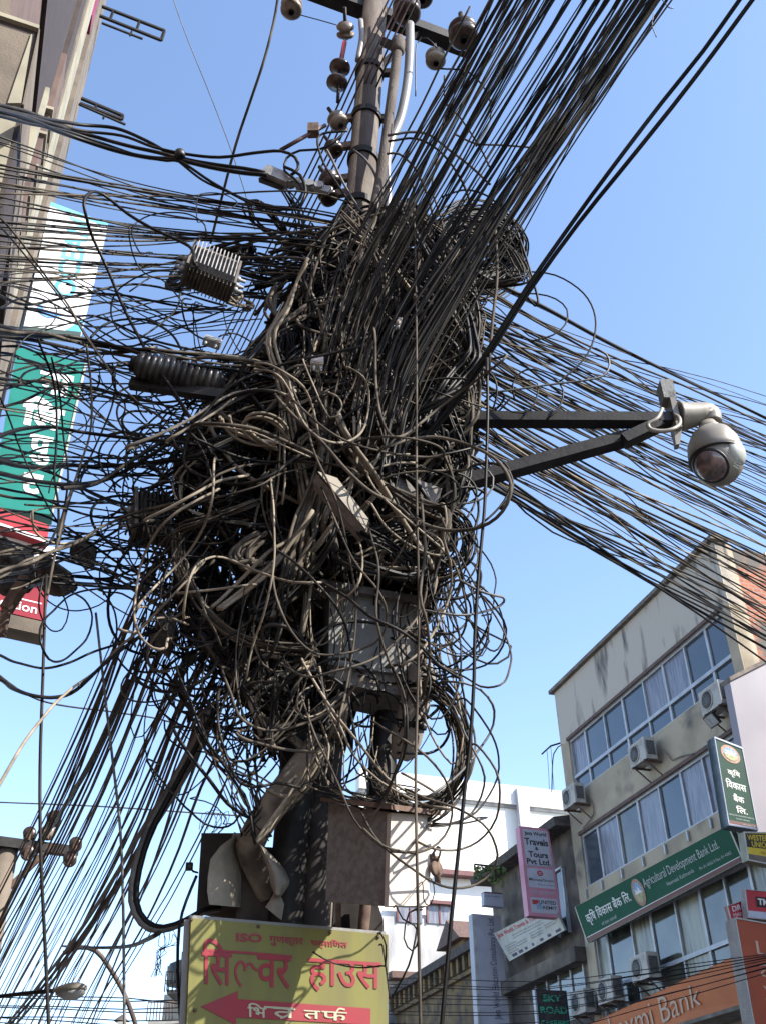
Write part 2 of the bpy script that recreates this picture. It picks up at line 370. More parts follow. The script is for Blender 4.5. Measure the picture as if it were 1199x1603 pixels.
# floodlight
fl = empty('floodlight', W3(*fpt(1112, 1125, .6), .6), 'small square floodlight hanging below the highest air conditioner', 'floodlight')
q = W3(*fpt(1113, 1128, .6), .6); m = MB(); m.box(q, -U, (NF * .8 - UP * .6).normalized(), (UP * .8 + NF * .6).normalized(), -.2, .2, -.06, 0, -.16, .16); fixn(m.build('housing', M['black'], fl))
m = MB(); m.box(q, -U, (NF * .8 - UP * .6).normalized(), (UP * .8 + NF * .6).normalized(), -.17, .17, .0, .012, -.13, .13); fixn(m.build('lens', M['galv'], fl))
m = MB(); m.bar(q, W3(*fpt(1130, 1085, .1), .1), .03); fixn(m.build('arm', M['black'], fl))
br = MB(); a = W3(*fpt(870, 1167), 0) 
br.tube([W3(0, a.z, -.1), W3(-.5, a.z + .05, .1), W3(-1.0, a.z - .05, .2)], .03); br.tube([W3(-.5, a.z + .05, .1), W3(-.55, a.z - 1.6, .15)], .008)
br.tube([W3(-.8, a.z, .1), W3(-.75, a.z - .7, .15), W3(-.9, a.z - 1.6, .15)], .008)
tag(br.build('wall_hook', M['dark_steel']), 'dark metal hook with hanging wires at the far top corner of the office', 'hook')

# ------------------------------------------------------------------ signs on the office front
M['green'] = mat('green', (.010, .075, .043), (.012, .085, .05), rough=.7, scale=2, spec=.2)
M['green_dark'] = mat('green_dark', (.008, .05, .035), (.01, .04, .03), rough=.6, scale=2, spec=.2)
M['maroon'] = mat('maroon', (.10, .025, .028), (.12, .035, .035), rough=.5, scale=3)
M['white_ink'] = mat('white_ink', (.62, .62, .60), rough=.6)
M['grey_ink'] = mat('grey_ink', (.38, .42, .41), rough=.6)
M['pale_frame'] = mat('pale_frame', (.42, .43, .38), (.30, .30, .28), rough=.5, scale=4)
M['blue_frame'] = mat('blue_frame', (.42, .46, .54), (.30, .33, .40), rough=.4, scale=3)
def fq(corners, off): return [PP(x, y, C0 + NF * off, NF) for x, y in corners]
def ink(mb, m, parent, name='lettering'): 
    return mb.build(name, M[m] if isinstance(m, str) else m, parent, smooth=False)
q = [PP(899, 1420, C0 + NF * .55, NF), PP(1140, 1291, C0 + NF * .55, NF), PP(1164, 1347, C0 + NF * .3, NF), PP(919, 1477, C0 + NF * .3, NF)]
n = toward_cam((q[1] - q[0]).cross(q[3] - q[0]).normalized(), q[0])
t = sign_board('bank_sign', q, n, .12, M['green'], M['pale_frame'], 'long green bank sign with white lettering and a round crest above the lower windows', 'sign', frame_w=.035)
def sub(q, u0, v0, u1, v1): return [bil(q, u0, v0), bil(q, u1, v0), bil(q, u1, v1), bil(q, u0, v1)]
m = MB(); m.slab(sub(q, .012, .87, .988, .985), n, 0, .004); fixn(m.build('maroon_stripe', M['maroon'], t))
m = MB(); m.slab(sub(q, .012, .85, .988, .87), n, 0, .006); fixn(m.build('white_line', M['white_ink'], t))
ink(text_mb('कृिष िवकास बैंक िल.', q, .05, .24, .375, .64, n, .005, .012), 'white_ink', t)
ink(text_mb('नयाँ सडक, काठमाडौं', q, .14, .68, .25, .79, n, .005), 'grey_ink', t)
ink(text_mb('Agricultural Development Bank Ltd.', q, .475, .18, .92, .50, n, .005, .0), 'grey_ink', t)
ink(text_mb('Newroad, Kathmandu', q, .60, .56, .76, .68, n, .005), 'grey_ink', t)
ink(text_mb('Ph: 01-4262 0 Fax: 01-4262', q, .79, .62, .96, .70, n, .005), 'grey_ink', t)
M['crest_brown'] = mat('crest_brown', (.28, .13, .09), (.35, .25, .16), rough=.6, scale=30)
M['crest_blue'] = mat('crest_blue', (.10, .20, .38), (.35, .42, .5), rough=.6, scale=30)
M['crest_sand'] = mat('crest_sand', (.40, .33, .18), (.2, .26, .12), rough=.6, scale=20)
def crest(q, cu, cv, ru, rv, n, parent):
    def disc(k, z, y0=-1, y1=1):
        return [bil(q, cu + ru * k * math.cos(a), cv + rv * k * max(y0, min(y1, math.sin(a)))) + n * z for a in [2 * math.pi * i / 40 for i in range(40)]]
    m = MB(); m.slab(disc(1, .002), n, 0, .004); m2 = fixn(m.build('crest', M['crest_brown'], parent))
    m = MB(); m.slab(disc(.74, .006), n, 0, .003); fixn(m.build('crest_sky', M['crest_blue'], m2))
    m = MB(); m.slab(disc(.72, .010, .12, 1), n, 0, .003); fixn(m.build('crest_field', M['crest_sand'], m2))
    m = MB(); m.slab([bil(q, cu + ru * a, cv + rv * b) + n * .010 for a, b in ((-.6, .1), (-.3, -.3), (-.1, -.05), (.12, -.42), (.35, -.1), (.6, .1))], n, 0, .002); m.build('crest_peak', M['white_ink'], m2)
crest(q, .432, .45, .036, .37, n, t)

# planes square to the street
def xpl(px, py, s, off, corners):                        # quad on a plane square to the street through (s, off)
    p0 = W3(s, 0, off); return [PP(x, y, p0, U) for x, y in corners]
NU = -U
q = xpl(0, 0, SN + .75, .1, [(1117, 1153), (1161, 1170), (1186, 1300), (1140, 1292)])
t = sign_board('projecting_bank_sign', q, NU, .28, M['green_dark'], M['blue_frame'], 'tall dark green sign standing out from the office front with a round crest on top', 'sign', frame_w=.03)
crest(q, .5, .15, .34, .105, NU, t)
for tx, a, b, u0, u1 in (('कृिष', .33, .43, .28, .72), ('िवकास', .46, .57, .15, .85), ('बैंक', .62, .715, .32, .70), ('िल.', .755, .84, .36, .74)):
    ink(text_mb(tx, q, u0, a, u1, b, NU, .005, .015), 'white_ink', t)
ink(text_mb('AGRICULTURAL DEVELOPMENT BANK LTD.', q, .06, .865, .94, .88, NU, .005), 'grey_ink', t)
ink(text_mb('Newroad, Kathmandu', q, .3, .90, .75, .918, NU, .005), 'grey_ink', t)
m = MB(); m.slab(sub(q, .03, .94, .97, .985), NU, 0, .004); fixn(m.build('maroon_stripe', M['maroon'], t))
ink(text_mb('WWW.ADBN.GOV.NP', q, .5, .955, .92, .972, NU, .006), 'grey_ink', t)

M['black_face'] = mat('black_face', (.02, .02, .02), rough=.4)
M['yellow_face'] = mat('yellow_face', (.55, .42, .03), (.48, .36, .03), rough=.5, scale=3)
q = xpl(0, 0, SN + .8, .1, [(1163, 1302), (1206, 1303), (1214, 1356), (1170, 1347)])
t = sign_board('money_transfer_sign', q, NU, .2, M['yellow_face'], M['pale_frame'], 'yellow and black sign partly cut by the right edge, below the green projecting sign', 'sign', frame_w=.025)
m = MB(); m.slab(sub(q, .05, .06, .99, .52), NU, 0, .004); fixn(m.build('black_field', M['black_face'], t))
m = MB(); m.slab(sub(q, .05, .76, .99, .97), NU, 0, .004); fixn(m.build('grey_field', M['coping'], t))
ink(text_mb('WESTERN\nUNION', q, .1, .1, 1.0, .5, NU, .006, .02), 'yellow_face', t)
ink(text_mb('MONEY TRANSFER', q, .5, .62, .98, .70, NU, .006), 'maroon', t)

M['red_face'] = mat('red_face', (.42, .03, .045), (.36, .03, .04), rough=.45, scale=3)
q = xpl(0, 0, SN + .25, .5, [(1137, 1418), (1170, 1407), (1172, 1436), (1143, 1440)])
t = sign_board('small_red_sign', q, NU, .1, M['red_face'], M['pale_frame'], 'small red sign with white letters behind the larger red sign at the right edge', 'sign', frame_w=.015)
ink(text_mb('DROP', q, .2, .15, 1.05, .5, NU, .005, .02), 'white_ink', t); ink(text_mb('MARKET', q, .2, .62, 1.05, .85, NU, .005), 'white_ink', t)
q = xpl(0, 0, SN + .5, .6, [(1165, 1392), (1235, 1399), (1240, 1444), (1170, 1437)])
t = sign_board('large_red_sign', q, NU, .16, M['red_face'], M['pale_frame'], 'larger red sign with a dark lettered field and pale lower band at the right edge', 'sign', frame_w=.015)
m = MB(); m.slab(sub(q, .22, .22, .75, .58), NU, 0, .004); fixn(m.build('dark_field', M['black_face'], t)); ink(text_mb('TM', q, .26, .28, .5, .5, NU, .006, .03), 'white_ink', t)
m = MB(); m.slab(sub(q, .02, .74, .98, .97), NU, 0, .004); fixn(m.build('pale_band', M['blue_frame'], t))

M['orange'] = mat('orange', (.50, .135, .035), (.42, .11, .03), rough=.5, scale=1.5)
M['orange_red'] = mat('orange_red', (.36, .075, .03), (.30, .06, .03), rough=.5, scale=1.5)
M['orange_ink'] = mat('orange_ink', (.50, .36, .27), rough=.6)
# sloping orange fascia over the bank entrance
q = [PP(890, 1618, C0 + NF * 1.0, NF), PP(1156, 1493, C0 + NF * 1.0, NF), PP(1172, 1566, C0 + NF * .75, NF), PP(990, 1650, C0 + NF * .75, NF)]
n = toward_cam((q[1] - q[0]).cross(q[3] - q[0]).normalized(), q[0])
t = sign_board('orange_fascia_sign', q, n, .12, M['orange'], M['orange_red'], 'sloping orange bank fascia with thin pale lettering above the dark shopfront', 'sign', frame_w=.02)
lt = [PP(965, 1580, q[0], n), PP(1096, 1551, q[0], n), PP(1090, 1583, q[0], n), PP(950, 1640, q[0], n)]
lt = [PP(950, 1592, q[0], n), PP(1092, 1538, q[0], n), PP(1097, 1572, q[0], n), PP(962, 1640, q[0], n)]
ink(text_mb('Laxmi Bank', lt, 0, 0, 1, 1, n, .01, -.005), 'orange_ink', t)
aw = MB(); aw.slab([W3(s0, b3bb - .9, 0), W3(SN, b3bb - .9, 0), W3(SN, b3bb - .9, .9), W3(s0, b3bb - .9, .9)], UP, 0, .08)
fixn(aw.build('canopy_slab', M['coping'], B))
q = xpl(0, 0, SN + .9, .9, [(1150, 1436), (1230, 1450), (1262, 1660), (1188, 1650)])
t = sign_board('vertical_orange_sign', q, NU, .35, M['orange_red'], M['pale_frame'], 'tall red orange sign with thin pale letters one above another at the bottom right', 'sign', frame_w=.02)
for tx, a in (('L', .16), ('a', .33), ('x', .5), ('m', .66), ('i', .82)):
    ink(text_mb(tx, q, .32, a, .56 if tx != 'i' else .38, a + .1, NU, .006, -.01), 'orange_ink', t)

# plain building panel in front at the right edge
M['lilac'] = mat('lilac', (.22, .205, .235), (.27, .255, .28), rough=.7, scale=.6, detail=2)
q = xpl(0, 0, SN + .4, .5, [(1141, 1062), (1250, 1010), (1290, 1340), (1186, 1305)])
t = empty('hoarding', q[3], 'plain lilac grey hoarding panel cutting in at the right edge beside the green sign', 'hoarding')
fixn(MB().slab(q, NU, -.25, 0).build('panel', M['lilac'], t))
m = MB(); a = xpl(0, 0, SN + .4, .5, [(1139, 1061), (1250, 1005), (1250, 1012), (1141, 1067)]); m.slab(a, NU, -.3, .05); fixn(m.build('top_rail', M['coping'], t))

# neighbour further toward the camera on the same side (mostly outside the frame)
NB = empty('neighbour_building', W3(SN + 11, 0, -3), 'tall plastered building continuing the right side row beyond the right edge', 'building')
m = MB(); m.box(W3(SN + 4.5, 0, -1.2), -U, V, UP, 0, 26, 0, 10, 0, 13.2); fixn(m.build('wall', M['plaster'], NB))

# ------------------------------------------------------------------ low old building next along the row
M['old_wall'] = mat('old_wall', (.11, .092, .078), (.055, .047, .042), rough=.95, scale=1.5, bump=.5, bscale=14, c3=(.19, .16, .13), s3=1.2)
M['eave'] = mat('eave', (.055, .045, .042), (.10, .085, .075), rough=.95, scale=6, bump=.4)
OB = empty('old_brick_building', W3(-4, 0, 0), 'dark old brick building with a deep overhanging eave between the pink sign and the office', 'building')
zo = fpt(905, 1262)[1]; z2 = fpt(905, 1480)[1]
LB = -fpt(765, 1400)[0]
m = MB(); slab_f(m, -LB, -.02, 0, zo - .35, -5, -.1); fixn(m.build('wall', M['old_wall'], OB))
m = MB()
m.hexa([W3(-LB - .4, zo - .35, -5), W3(-.02, zo - .35, -5), W3(-.02, zo - .4, .5), W3(-LB - .4, zo - .4, .5)], [W3(-LB - .4, zo + .9, -5), W3(-.02, zo + .9, -5), W3(-.02, zo - .15, .55), W3(-LB - .4, zo - .15, .55)])
fixn(m.build('roof', M['eave'], OB))
def fpo(px, py, off=0): return fpt(px, py, off)
m = MB(); (sa, za) = fpt(868, 1368, -.1); (sb, zb) = fpt(893, 1460, -.1)
slab_f(m, sa, sb, zb, za, -.12, -.08); w1 = fixn(m.build('window', M['pane_dark'], OB))
m = MB(); slab_f(m, sa - .06, sa, zb, za, -.1, 0); slab_f(m, sb, sb + .06, zb, za, -.1, 0); slab_f(m, sa, sb, za, za + .06, -.1, 0); fixn(m.build('window_frame', M['alu'], OB))
zl = fpt(880, 1500, .3)[1]
m = MB(); slab_f(m, -LB, -.03, zl - .25, zl + .15, -.1, .35); fixn(m.build('balcony_ledge', M['old_wall'], OB))
(sa, za) = fpt(838, 1527, -.1); (sb, zb) = fpt(905, 1600, -.1)
m = MB(); slab_f(m, sa, -.4, za - 1.6, za, -.12, -.08); fixn(m.build('window', M['pane_dark'], OB))
m = MB()
for k in range(5):
    s = sa + (-.4 - sa) * k / 4; slab_f(m, s - .04, s + .04, za - 1.6, za, -.1, -.04)
slab_f(m, sa - .05, -.35, za, za + .08, -.1, 0); fixn(m.build('window_frame', M['alu'], OB))

# ochre building further along
M['ochre'] = mat('ochre', (.21, .145, .07), (.11, .08, .05), rough=.95, scale=1.6, bump=.4, bscale=18, c3=(.07, .06, .05), s3=1.8, lo3=.5, hi3=.65)
OC = empty('ochre_building', W3(-14, 0, 0), 'low weathered ochre house with a mossy cornice and small tiled dormer behind the yellow sign', 'building')
zc = fpt(742, 1478)[1]
m = MB(); slab_f(m, -LB - 24, -LB - .5, 0, zc - .3, -5, 0); fixn(m.build('wall', M['ochre'], OC))
m = MB(); slab_f(m, -LB - 24, -LB - .5, zc - .3, zc, -5, .45); fixn(m.build('cornice', M['eave'], OC))
m = MB(); slab_f(m, -LB - 24, -LB - .5, zc - .95, zc - .8, 0, .18); fixn(m.build('moulding', M['ochre'], OC))
for k in range(36):
    m = MB(); s = -LB - 1 - k * .62; slab_f(m, s, s + .22, zc - .8, zc - .3, 0, .3); fixn(m.build('cornice_bracket', M['ochre'], OC))
dq = W3(*fpt(712, 1500, -.5), -.5)
m = MB(); m.box(dq, -U, V, UP, -1, 1, 0, 1.5, -.3, .5); fixn(m.build('dormer', M['ochre'], OC))
m = MB(); a = dq + UP * .5
m.add([a - U * -1.3 - V * .3, a - U * 1.3 - V * .3, a - U * 1.3 + V * 1.8, a + U * 1.3 + V * 1.8, a + UP * .9 - V * .3, a + UP * .9 + V * 1.8], [(0, 1, 4), (1, 2, 5, 4), (2, 3, 5), (3, 0, 4, 5), (0, 3, 2, 1)])
fixn(m.build('dormer_roof', M['brown_wood'], OC, smooth=False))

# signs on the old building
M['pink'] = mat('pink', (.50, .20, .27), (.42, .17, .23), rough=.5, scale=3)
M['lav_face'] = mat('lav_face', (.40, .40, .45), (.34, .34, .39), rough=.6, scale=2)
M['navy_ink'] = mat('navy_ink', (.03, .03, .07), rough=.6)
M['red_ink'] = mat('red_ink', (.40, .03, .04), rough=.6)
s = -.6
q = xpl(0, 0, s, 0, [(812, 1293), (858, 1298), (879, 1437), (827, 1433)])
t = sign_board('pink_travel_sign', q, NU, .3, M['pink'], M['pink'], 'tall pink framed travel agency sign with white panels of dark lettering', 'sign')
pn = MB()
for a, b in ((.03, .45), (.475, .69), (.80, .965)): pn.slab(sub(q, .1, a, .93, b), NU, 0, .006)
fixn(pn.build('white_panel', M['lav_face'], t))
for tx, a, b, u0, u1 in (('Java World', .05, .11, .14, .88), ('Travels', .13, .21, .12, .9), ('&', .225, .265, .44, .56), ('Tours', .28, .35, .2, .84), ('Pvt Ltd.', .365, .43, .12, .9)):
    ink(text_mb(tx, q, u0, a, u1, b, NU, .009, .03), 'black', t)
ink(text_mb('New Road, Tel 4230170, 4227508', q, .13, .438, .92, .45, NU, .009), 'navy_ink', t)
m = MB()
for k in (.8, 1.0):
    cc = [bil(q, .5 + .085 * k * math.cos(a), .525 + .028 * k * math.sin(a)) + NU * .009 for a in [2 * math.pi * i / 24 for i in range(25)]]; m.ribbon(cc, .02, NU, .002)
m.ribbon([bil(q, .42, .525) + NU * .009, bil(q, .58, .525) + NU * .009], .02, NU, .002); m.ribbon([bil(q, .5, .5) + NU * .009, bil(q, .5, .55) + NU * .009], .02, NU, .002)
ink(m, 'red_ink', t, 'emblem')
ink(text_mb('MoneyGram', q, .13, .585, .9, .625, NU, .009, .01), 'black', t); ink(text_mb('Money transfer', q, .4, .645, .92, .665, NU, .009), 'navy_ink', t)
ink(text_mb('मिन ट्रान्सफर', q, .15, .71, .88, .775, NU, .009, .01), 'lav_face', t)
ink(text_mb('UNITED', q, .36, .825, .88, .865, NU, .009, .02), 'black', t); ink(text_mb('REMIT', q, .45, .885, .88, .92, NU, .009, .02), 'black', t)
m = MB(); m.slab(sub(q, .15, .825, .34, .875), NU, .006, .01); ink(m, 'red_face', t, 'emblem')
m = MB(); m.slab(sub(q, .27, .865, .42, .925), NU, .006, .012); ink(m, 'crest_blue', t, 'emblem')

s = fpt(803, 1600)[0]
q = xpl(0, 0, s, .0, [(738, 1430), (783, 1434), (800, 1640), (750, 1640)])
t = sign_board('tall_lavender_sign', q, NU, .35, M['lav_face'], M['lav_face'], 'tall pale lavender sign whose dark lettering runs upwards', 'sign')
ink(text_mb('Java World Education Consultancy Pvt. Ltd.', q, .52, .02, .80, .80, NU, .006, .0, rot=90), 'navy_ink', t)
m = MB(); m.slab(sub(q, .02, .0, .10, 1), NU, 0, .01); fixn(m.build('edge_strip', M['pale_frame'], t))
q = xpl(0, 0, fpt(800, 1410)[0], .0, [(757, 1397), (785, 1399), (788, 1420), (757, 1417)])
t = sign_board('small_lavender_sign', q, NU, .25, M['lav_face'], M['pink'], 'small blank looking lavender sign with a maroon top edge above the tall lavender one', 'sign')
m = MB(); m.slab(sub(q, 0, -.06, 1, .03), NU, -.25, .01); fixn(m.build('top_edge', M['maroon'], t))
ink(text_mb('➤ JAVA WORLD', q, .08, .2, .85, .36, NU, .006), 'navy_ink', t)
# leaning white board
q = [PP(772, 1461, W3(0, 0, .55), NF), PP(864, 1415, W3(0, 0, .55), NF), PP(884, 1456, W3(0, 0, .4), NF), PP(797, 1505, W3(0, 0, .4), NF)]
n = toward_cam((q[1] - q[0]).cross(q[3] - q[0]).normalized(), q[0])
M['board_white'] = mat('board_white', (.44, .44, .40), (.36, .36, .32), rough=.6, scale=3)
t = sign_board('white_notice_board', q, n, .06, M['board_white'], M['pale_frame'], 'white board with red heading and rows of small print leaning below the pink sign', 'sign', frame_w=.012)
ink(text_mb('Java World Travels & Tours Pvt. Ltd.', q, .03, .06, .97, .26, n, .004, .02), 'red_ink', t)
for k, (tx, a, u0, u1) in enumerate((('New Road, Kathmandu, Nepal Tel. 4230170', .31, .25, .75), ('Fax: 977-1-4227508 Email: javaworld@mail.com.np', .40, .25, .78), ('Air ticketing', .52, .05, .25), ('Hotel booking  Tours & treks', .60, .05, .42), ('Vehicle rental  Money transfer', .68, .05, .42), ('Visa service', .76, .05, .24), ('Domestic flights', .52, .5, .72), ('International', .60, .5, .70), ('Reservation', .68, .5, .7), ('Rafting', .52, .76, .88), ('Jungle safari', .6, .76, .93))):
    ink(text_mb(tx, q, u0, a, u1, a + .05, n, .004), 'navy_ink', t)
m = MB()
for k in range(7): 
    u = .06 + k * .13 + rnd.random() * .03; m.slab(sub(q, u, .85, u + .03 + .06 * rnd.random(), .94), n, .002, .004)
ink(m, 'navy_ink', t, 'logo_block')
# green lettered sign
q = xpl(0, 0, fpt(905, 1580)[0], .2, [(838, 1549), (886, 1551), (893, 1612), (844, 1612)])
M['green_ink'] = mat('green_ink', (.03, .33, .20), rough=.5)
t = sign_board('green_lettered_sign', q, NU, .12, M['box_black'], M['pale_frame'], 'black sign with bright green capitals at the bottom right of the old building', 'sign', frame_w=.0)
for tx, a, b, u0, u1 in (('SKY', .12, .3, .2, .8), ('ROAD', .42, .6, .08, .95), ('CARRIERS', .76, .95, .06, .97)): ink(text_mb(tx, q, u0, a, u1, b, NU, .006, .03), 'green_ink', t)
m = MB(); m.slab(sub(q, -.05, 0, 0, 1), NU, -.14, .01); fixn(m.build('edge_strip', M['alu'], t))

# white building far behind
M['white_wall'] = mat('white_wall', (.72, .72, .70), (.62, .62, .60), rough=.9, scale=.5, c3=(.42, .42, .41), s3=.35, lo3=.58, hi3=.75)
M['grey_stain'] = mat('grey_stain', (.42, .42, .42), (.14, .14, .15), rough=.95, scale=.9, stretch=(1, 1, .35), lo=.45, hi=.7)
nw = NU; p0 = P(760, 1226, 52)
d = (P(880, 1241, 60) - P(640, 1213, 60)); 
zt = P(640, 1213, 50).z
A1 = P(560, 1205, 48); Zt = A1.z; A2 = PZ(905, 1244, Zt)
dd = (A2 - A1); dd.z = 0; Lw = dd.length; dd.normalize(); nn = toward_cam(Vector((-dd.y, dd.x, 0)), A1)
print('white bld', A1, A2, Zt)
WB = empty('white_building', Vector((A1.x, A1.y, 0)), 'big sunlit white rendered building far behind the wires', 'building')
def wpt(px, py, o=0):
    p = PP(px, py, A1 + nn * o, nn); return ((p - A1).dot(dd), p.z)
def wbox(mb, s0_, s1_, z0, z1, o0, o1): mb.box(Vector((A1.x, A1.y, 0)), dd, nn, UP, s0_, s1_, o0, o1, z0, z1)
zp = wpt(740, 1255)[1]
m = MB(); wbox(m, 0, Lw + 6, 0, zp - .15, -12, 0); fixn(m.build('wall', M['white_wall'], WB))
m = MB(); wbox(m, 0, Lw + 6, zp, Zt, -.3, .25); fixn(m.build('parapet', M['white_wall'], WB))
m = MB(); wbox(m, 0, Lw + 6, zp - .15, zp, -12, .12); fixn(m.build('ledge', M['grey_stain'], WB))
sa = wpt(802, 1240)[0]
m = MB(); wbox(m, sa, sa + .6, zp - 6, Zt - .2, .25, .5); fixn(m.build('pillar', M['lav_face'], WB))
s2 = wpt(712, 1400)[0]
m = MB(); wbox(m, 0, s2, 0, wpt(640, 1440)[1], 0, .4); fixn(m.build('stained_wall', M['grey_stain'], WB))
m = MB(); sm, zm = wpt(690, 1364, .5); sn, zn_ = wpt(790, 1370, .5); wbox(m, sm, sn, zm - .12, zm + .1, 0, .6); fixn(m.build('red_ledge', M['maroon'], WB))
for (xa, ya, xb, yb) in ((668, 1416, 706, 1448), (622, 1410, 660, 1446)):
    (sa, za), (sb, zb) = wpt(xa, ya, .4), wpt(xb, yb, .4)
    m = MB(); wbox(m, sa, sb, zb, za, .4, .46); wn = fixn(m.build('window', M['pane_curtain'], WB))
    m = MB(); wbox(m, sa - .1, sb + .1, za, za + .15, .4, .7); wbox(m, sa - .08, sa, zb, za, .4, .5); wbox(m, (sa + sb) / 2 - .04, (sa + sb) / 2 + .04, zb, za, .46, .5)
    fixn(m.build('window_frame', M['maroon'], wn))
(sa, za), (sb, zb) = wpt(640, 1537, .4), wpt(688, 1560, .4)
m = MB(); wbox(m, sa, sb, zb, za, .4, .5); wbox(m, sa - 1, sb + .2, za, za + .3, .4, 1.0); fixn(m.build('shade_slab', M['brown_wood'], WB))
# bracket with hanging plants
pb = P(775, 1362, 34)
t = empty('plant_rack', pb, 'rusty rack with trailing plants at the end of the dark eave', 'plant rack')
m = MB(); m.bar(P(742, 1353, 33), P(785, 1358, 33), .05); m.bar(P(742, 1353, 33), P(742, 1360, 33), .04); fixn(m.build('rack', M['dark_steel'], t))
lf = MB()
for k in range(260):
    x = rnd.uniform(742, 792); y = rnd.uniform(1357, 1376 + (x - 742) * .25); c = P(x, y, 33 + rnd.uniform(-.3, .3))
    if y > 1366 and rnd.random() < .5: continue
    a = Vector((rnd.uniform(-1, 1), rnd.uniform(-1, 1), rnd.uniform(-1, 1))).normalized() * .07; b2 = Vector((rnd.uniform(-1, 1), rnd.uniform(-1, 1), rnd.uniform(-1, 1))).normalized() * .05
    lf.add([c - a, c + b2, c + a, c - b2], [(0, 1, 2, 3)])
lf.build('foliage', mat('leaf', (.05, .10, .02), (.10, .14, .03), scale=5), t, smooth=False)

# ------------------------------------------------------------------ small buildings low on the left
M['far_wall'] = mat('far_wall', (.42, .40, .34), (.30, .28, .25), rough=.9, scale=1.5)
FB = empty('far_tower_block', P(285, 1500, 55), 'small far tower block with roof railings and black water tank left of the yellow sign', 'building')
m = MB(); c = P(300, 1565, 55)
def fbox(mb, x0, x1, yt, yb, Y, dp=8):
    a, b2, c2, d2 = P(x0, yt, Y), P(x1, yt, Y), P(x1, yb, Y), P(x0, yb, Y)
    a.z = b2.z = (a.z + b2.z) / 2; c2.z = d2.z = (c2.z + d2.z) / 2; d2.x = a.x; c2.x = b2.x
    mb.hexa([d2, c2, c2 + Vector((0, dp, 0)), d2 + Vector((0, dp, 0))], [a, b2, b2 + Vector((0, dp, 0)), a + Vector((0, dp, 0))])
fbox(m, 258, 330, 1556, 1620, 55); fbox(m, 282, 330, 1545, 1556, 54, 9); m.build('wall', M['far_wall'], FB); fixn(FB.children[0])
m = MB(); fbox(m, 262, 300, 1549, 1555, 53, 9); m.build('roof_slab', M['coping'], FB)
m = MB(); tp = P(285, 1543, 56)
m.lathe(tp, UP, [(.75, 0), (.8, .1), (.75, .3), (.8, .5), (.75, .8), (.7, 1.0), (.25, 1.2)], 20); fixn(m.build('water_tank', M['black'], FB))
m = MB()
for k in range(6): a = P(258 + k * 6, 1553, 53); m.tube([a, a + UP * .9], .03, 5)
m.tube([P(258, 1553, 53) + UP * .9, P(288, 1553, 53) + UP * .9], .03, 5); m.tube([P(258, 1553, 53) + UP * .5, P(288, 1553, 53) + UP * .5], .025, 5); m.build('railing', M['dark_steel'], FB)
m = MB(); m.tube([P(262, 1552, 53), P(264, 1512, 53)], .035, 5); m.tube([P(283, 1540, 53), P(286, 1490, 53)], .03, 5); m.build('antenna', M['dark_steel'], FB)
FH = empty('far_white_house', P(245, 1600, 48), 'far cream house with roof railing below the tower block at the bottom edge', 'building')
m = MB(); fbox(m, 232, 300, 1597, 1660, 48); m.build('wall', M['far_wall'], FH)
m = MB()
for k in range(9): a = P(230 + k * 5, 1597, 48); m.tube([a, a + UP * .7], .025, 5)
m.tube([P(230, 1597, 48) + UP * .7, P(272, 1597, 48) + UP * .7], .025, 5); m.build('railing', M['rust'], FH)
FS = empty('far_hut', P(190, 1603, 40), 'tiny dark roofed turret just showing at the bottom edge', 'hut')
m = MB(); fbox(m, 185, 197, 1599, 1640, 40, 1); m.build('wall', M['far_wall'], FS)
m = MB(); a = P(191, 1594, 40.5); m.lathe(P(191, 1599, 40.5), UP, [(.35, 0), (.02, .22)], 4); m.build('roof', M['eave'], FS, smooth=False)
# ------------------------------------------------------------------ tall building on the left
UL = Vector((-math.sin(R(21)), math.cos(R(21)), 0)); VL = Vector((UL.y, -UL.x, 0))
e0 = ray(92, 280); az = math.atan2(e0.x, e0.y); E0 = Vector((math.sin(az), math.cos(az), 0)) * 12.0      # foot of its far corner
def lpt(px, py, off=0.0):
    p = PP(px, py, E0 + VL * off, VL); return ((E0 - p).dot(UL), p.z)
def L3(s, z, off=0.0): return Vector((E0.x, E0.y, 0)) - UL * s + VL * off + UP * z
M['mauve'] = mat('mauve', (.12, .078, .066), (.085, .056, .05), rough=.9, scale=3, bump=.15)
M['cream_trim'] = mat('cream_trim', (.29, .27, .20), (.20, .185, .14), rough=.7, scale=3)
M['soffit'] = mat('soffit', (.15, .125, .10), (.095, .08, .066), rough=.95, scale=3, bump=.2)
M['brown_panel_and_shade'] = mat('brown_panel_and_shade', (.035, .022, .02), (.022, .014, .013), rough=.8, scale=6)  # dark brown, deepened so that it also carries the recess shade
M['maroon_cloth'] = mat('maroon_cloth', (.22, .02, .09), (.16, .015, .06), rough=.7, scale=4)
TB = empty('left_tower_building', L3(3, 0, -2), 'tall mauve building with pale pilasters and a projecting concrete bay at the left edge', 'building')
ZT = 27.0
def lbox(mb, sa, sb, za, zb, o0, o1): mb.box(Vector((E0.x, E0.y, 0)), -UL, VL, UP, sa, sb, o0, o1, za, zb)
m = MB(); lbox(m, 0, 14, 0, ZT, -8, -.10); fixn(m.build('wall', M['mauve'], TB))
def strip(name, mt, x0, x1, row, off, ytop=None, ybot=None, proud=None):
    """upright strip of the facade measured on one photo row"""
    sa, sb = lpt(x1, row, off)[0], lpt(x0, row, off)[0]
    zt_ = ZT if ytop is None else lpt((x0 + x1) / 2, ytop, off)[1]; zb_ = 0 if ybot is None else lpt((x0 + x1) / 2, ybot, off)[1]
    m = MB(); lbox(m, sa, sb, zb_, zt_, -.12, off); return fixn(m.build(name, M[mt], TB))
strip('edge_strip', 'soffit', 126, 137, 120, .0)
strip('maroon_pipe', 'maroon_cloth', 119.5, 123.5, 120, .004, None, 190)
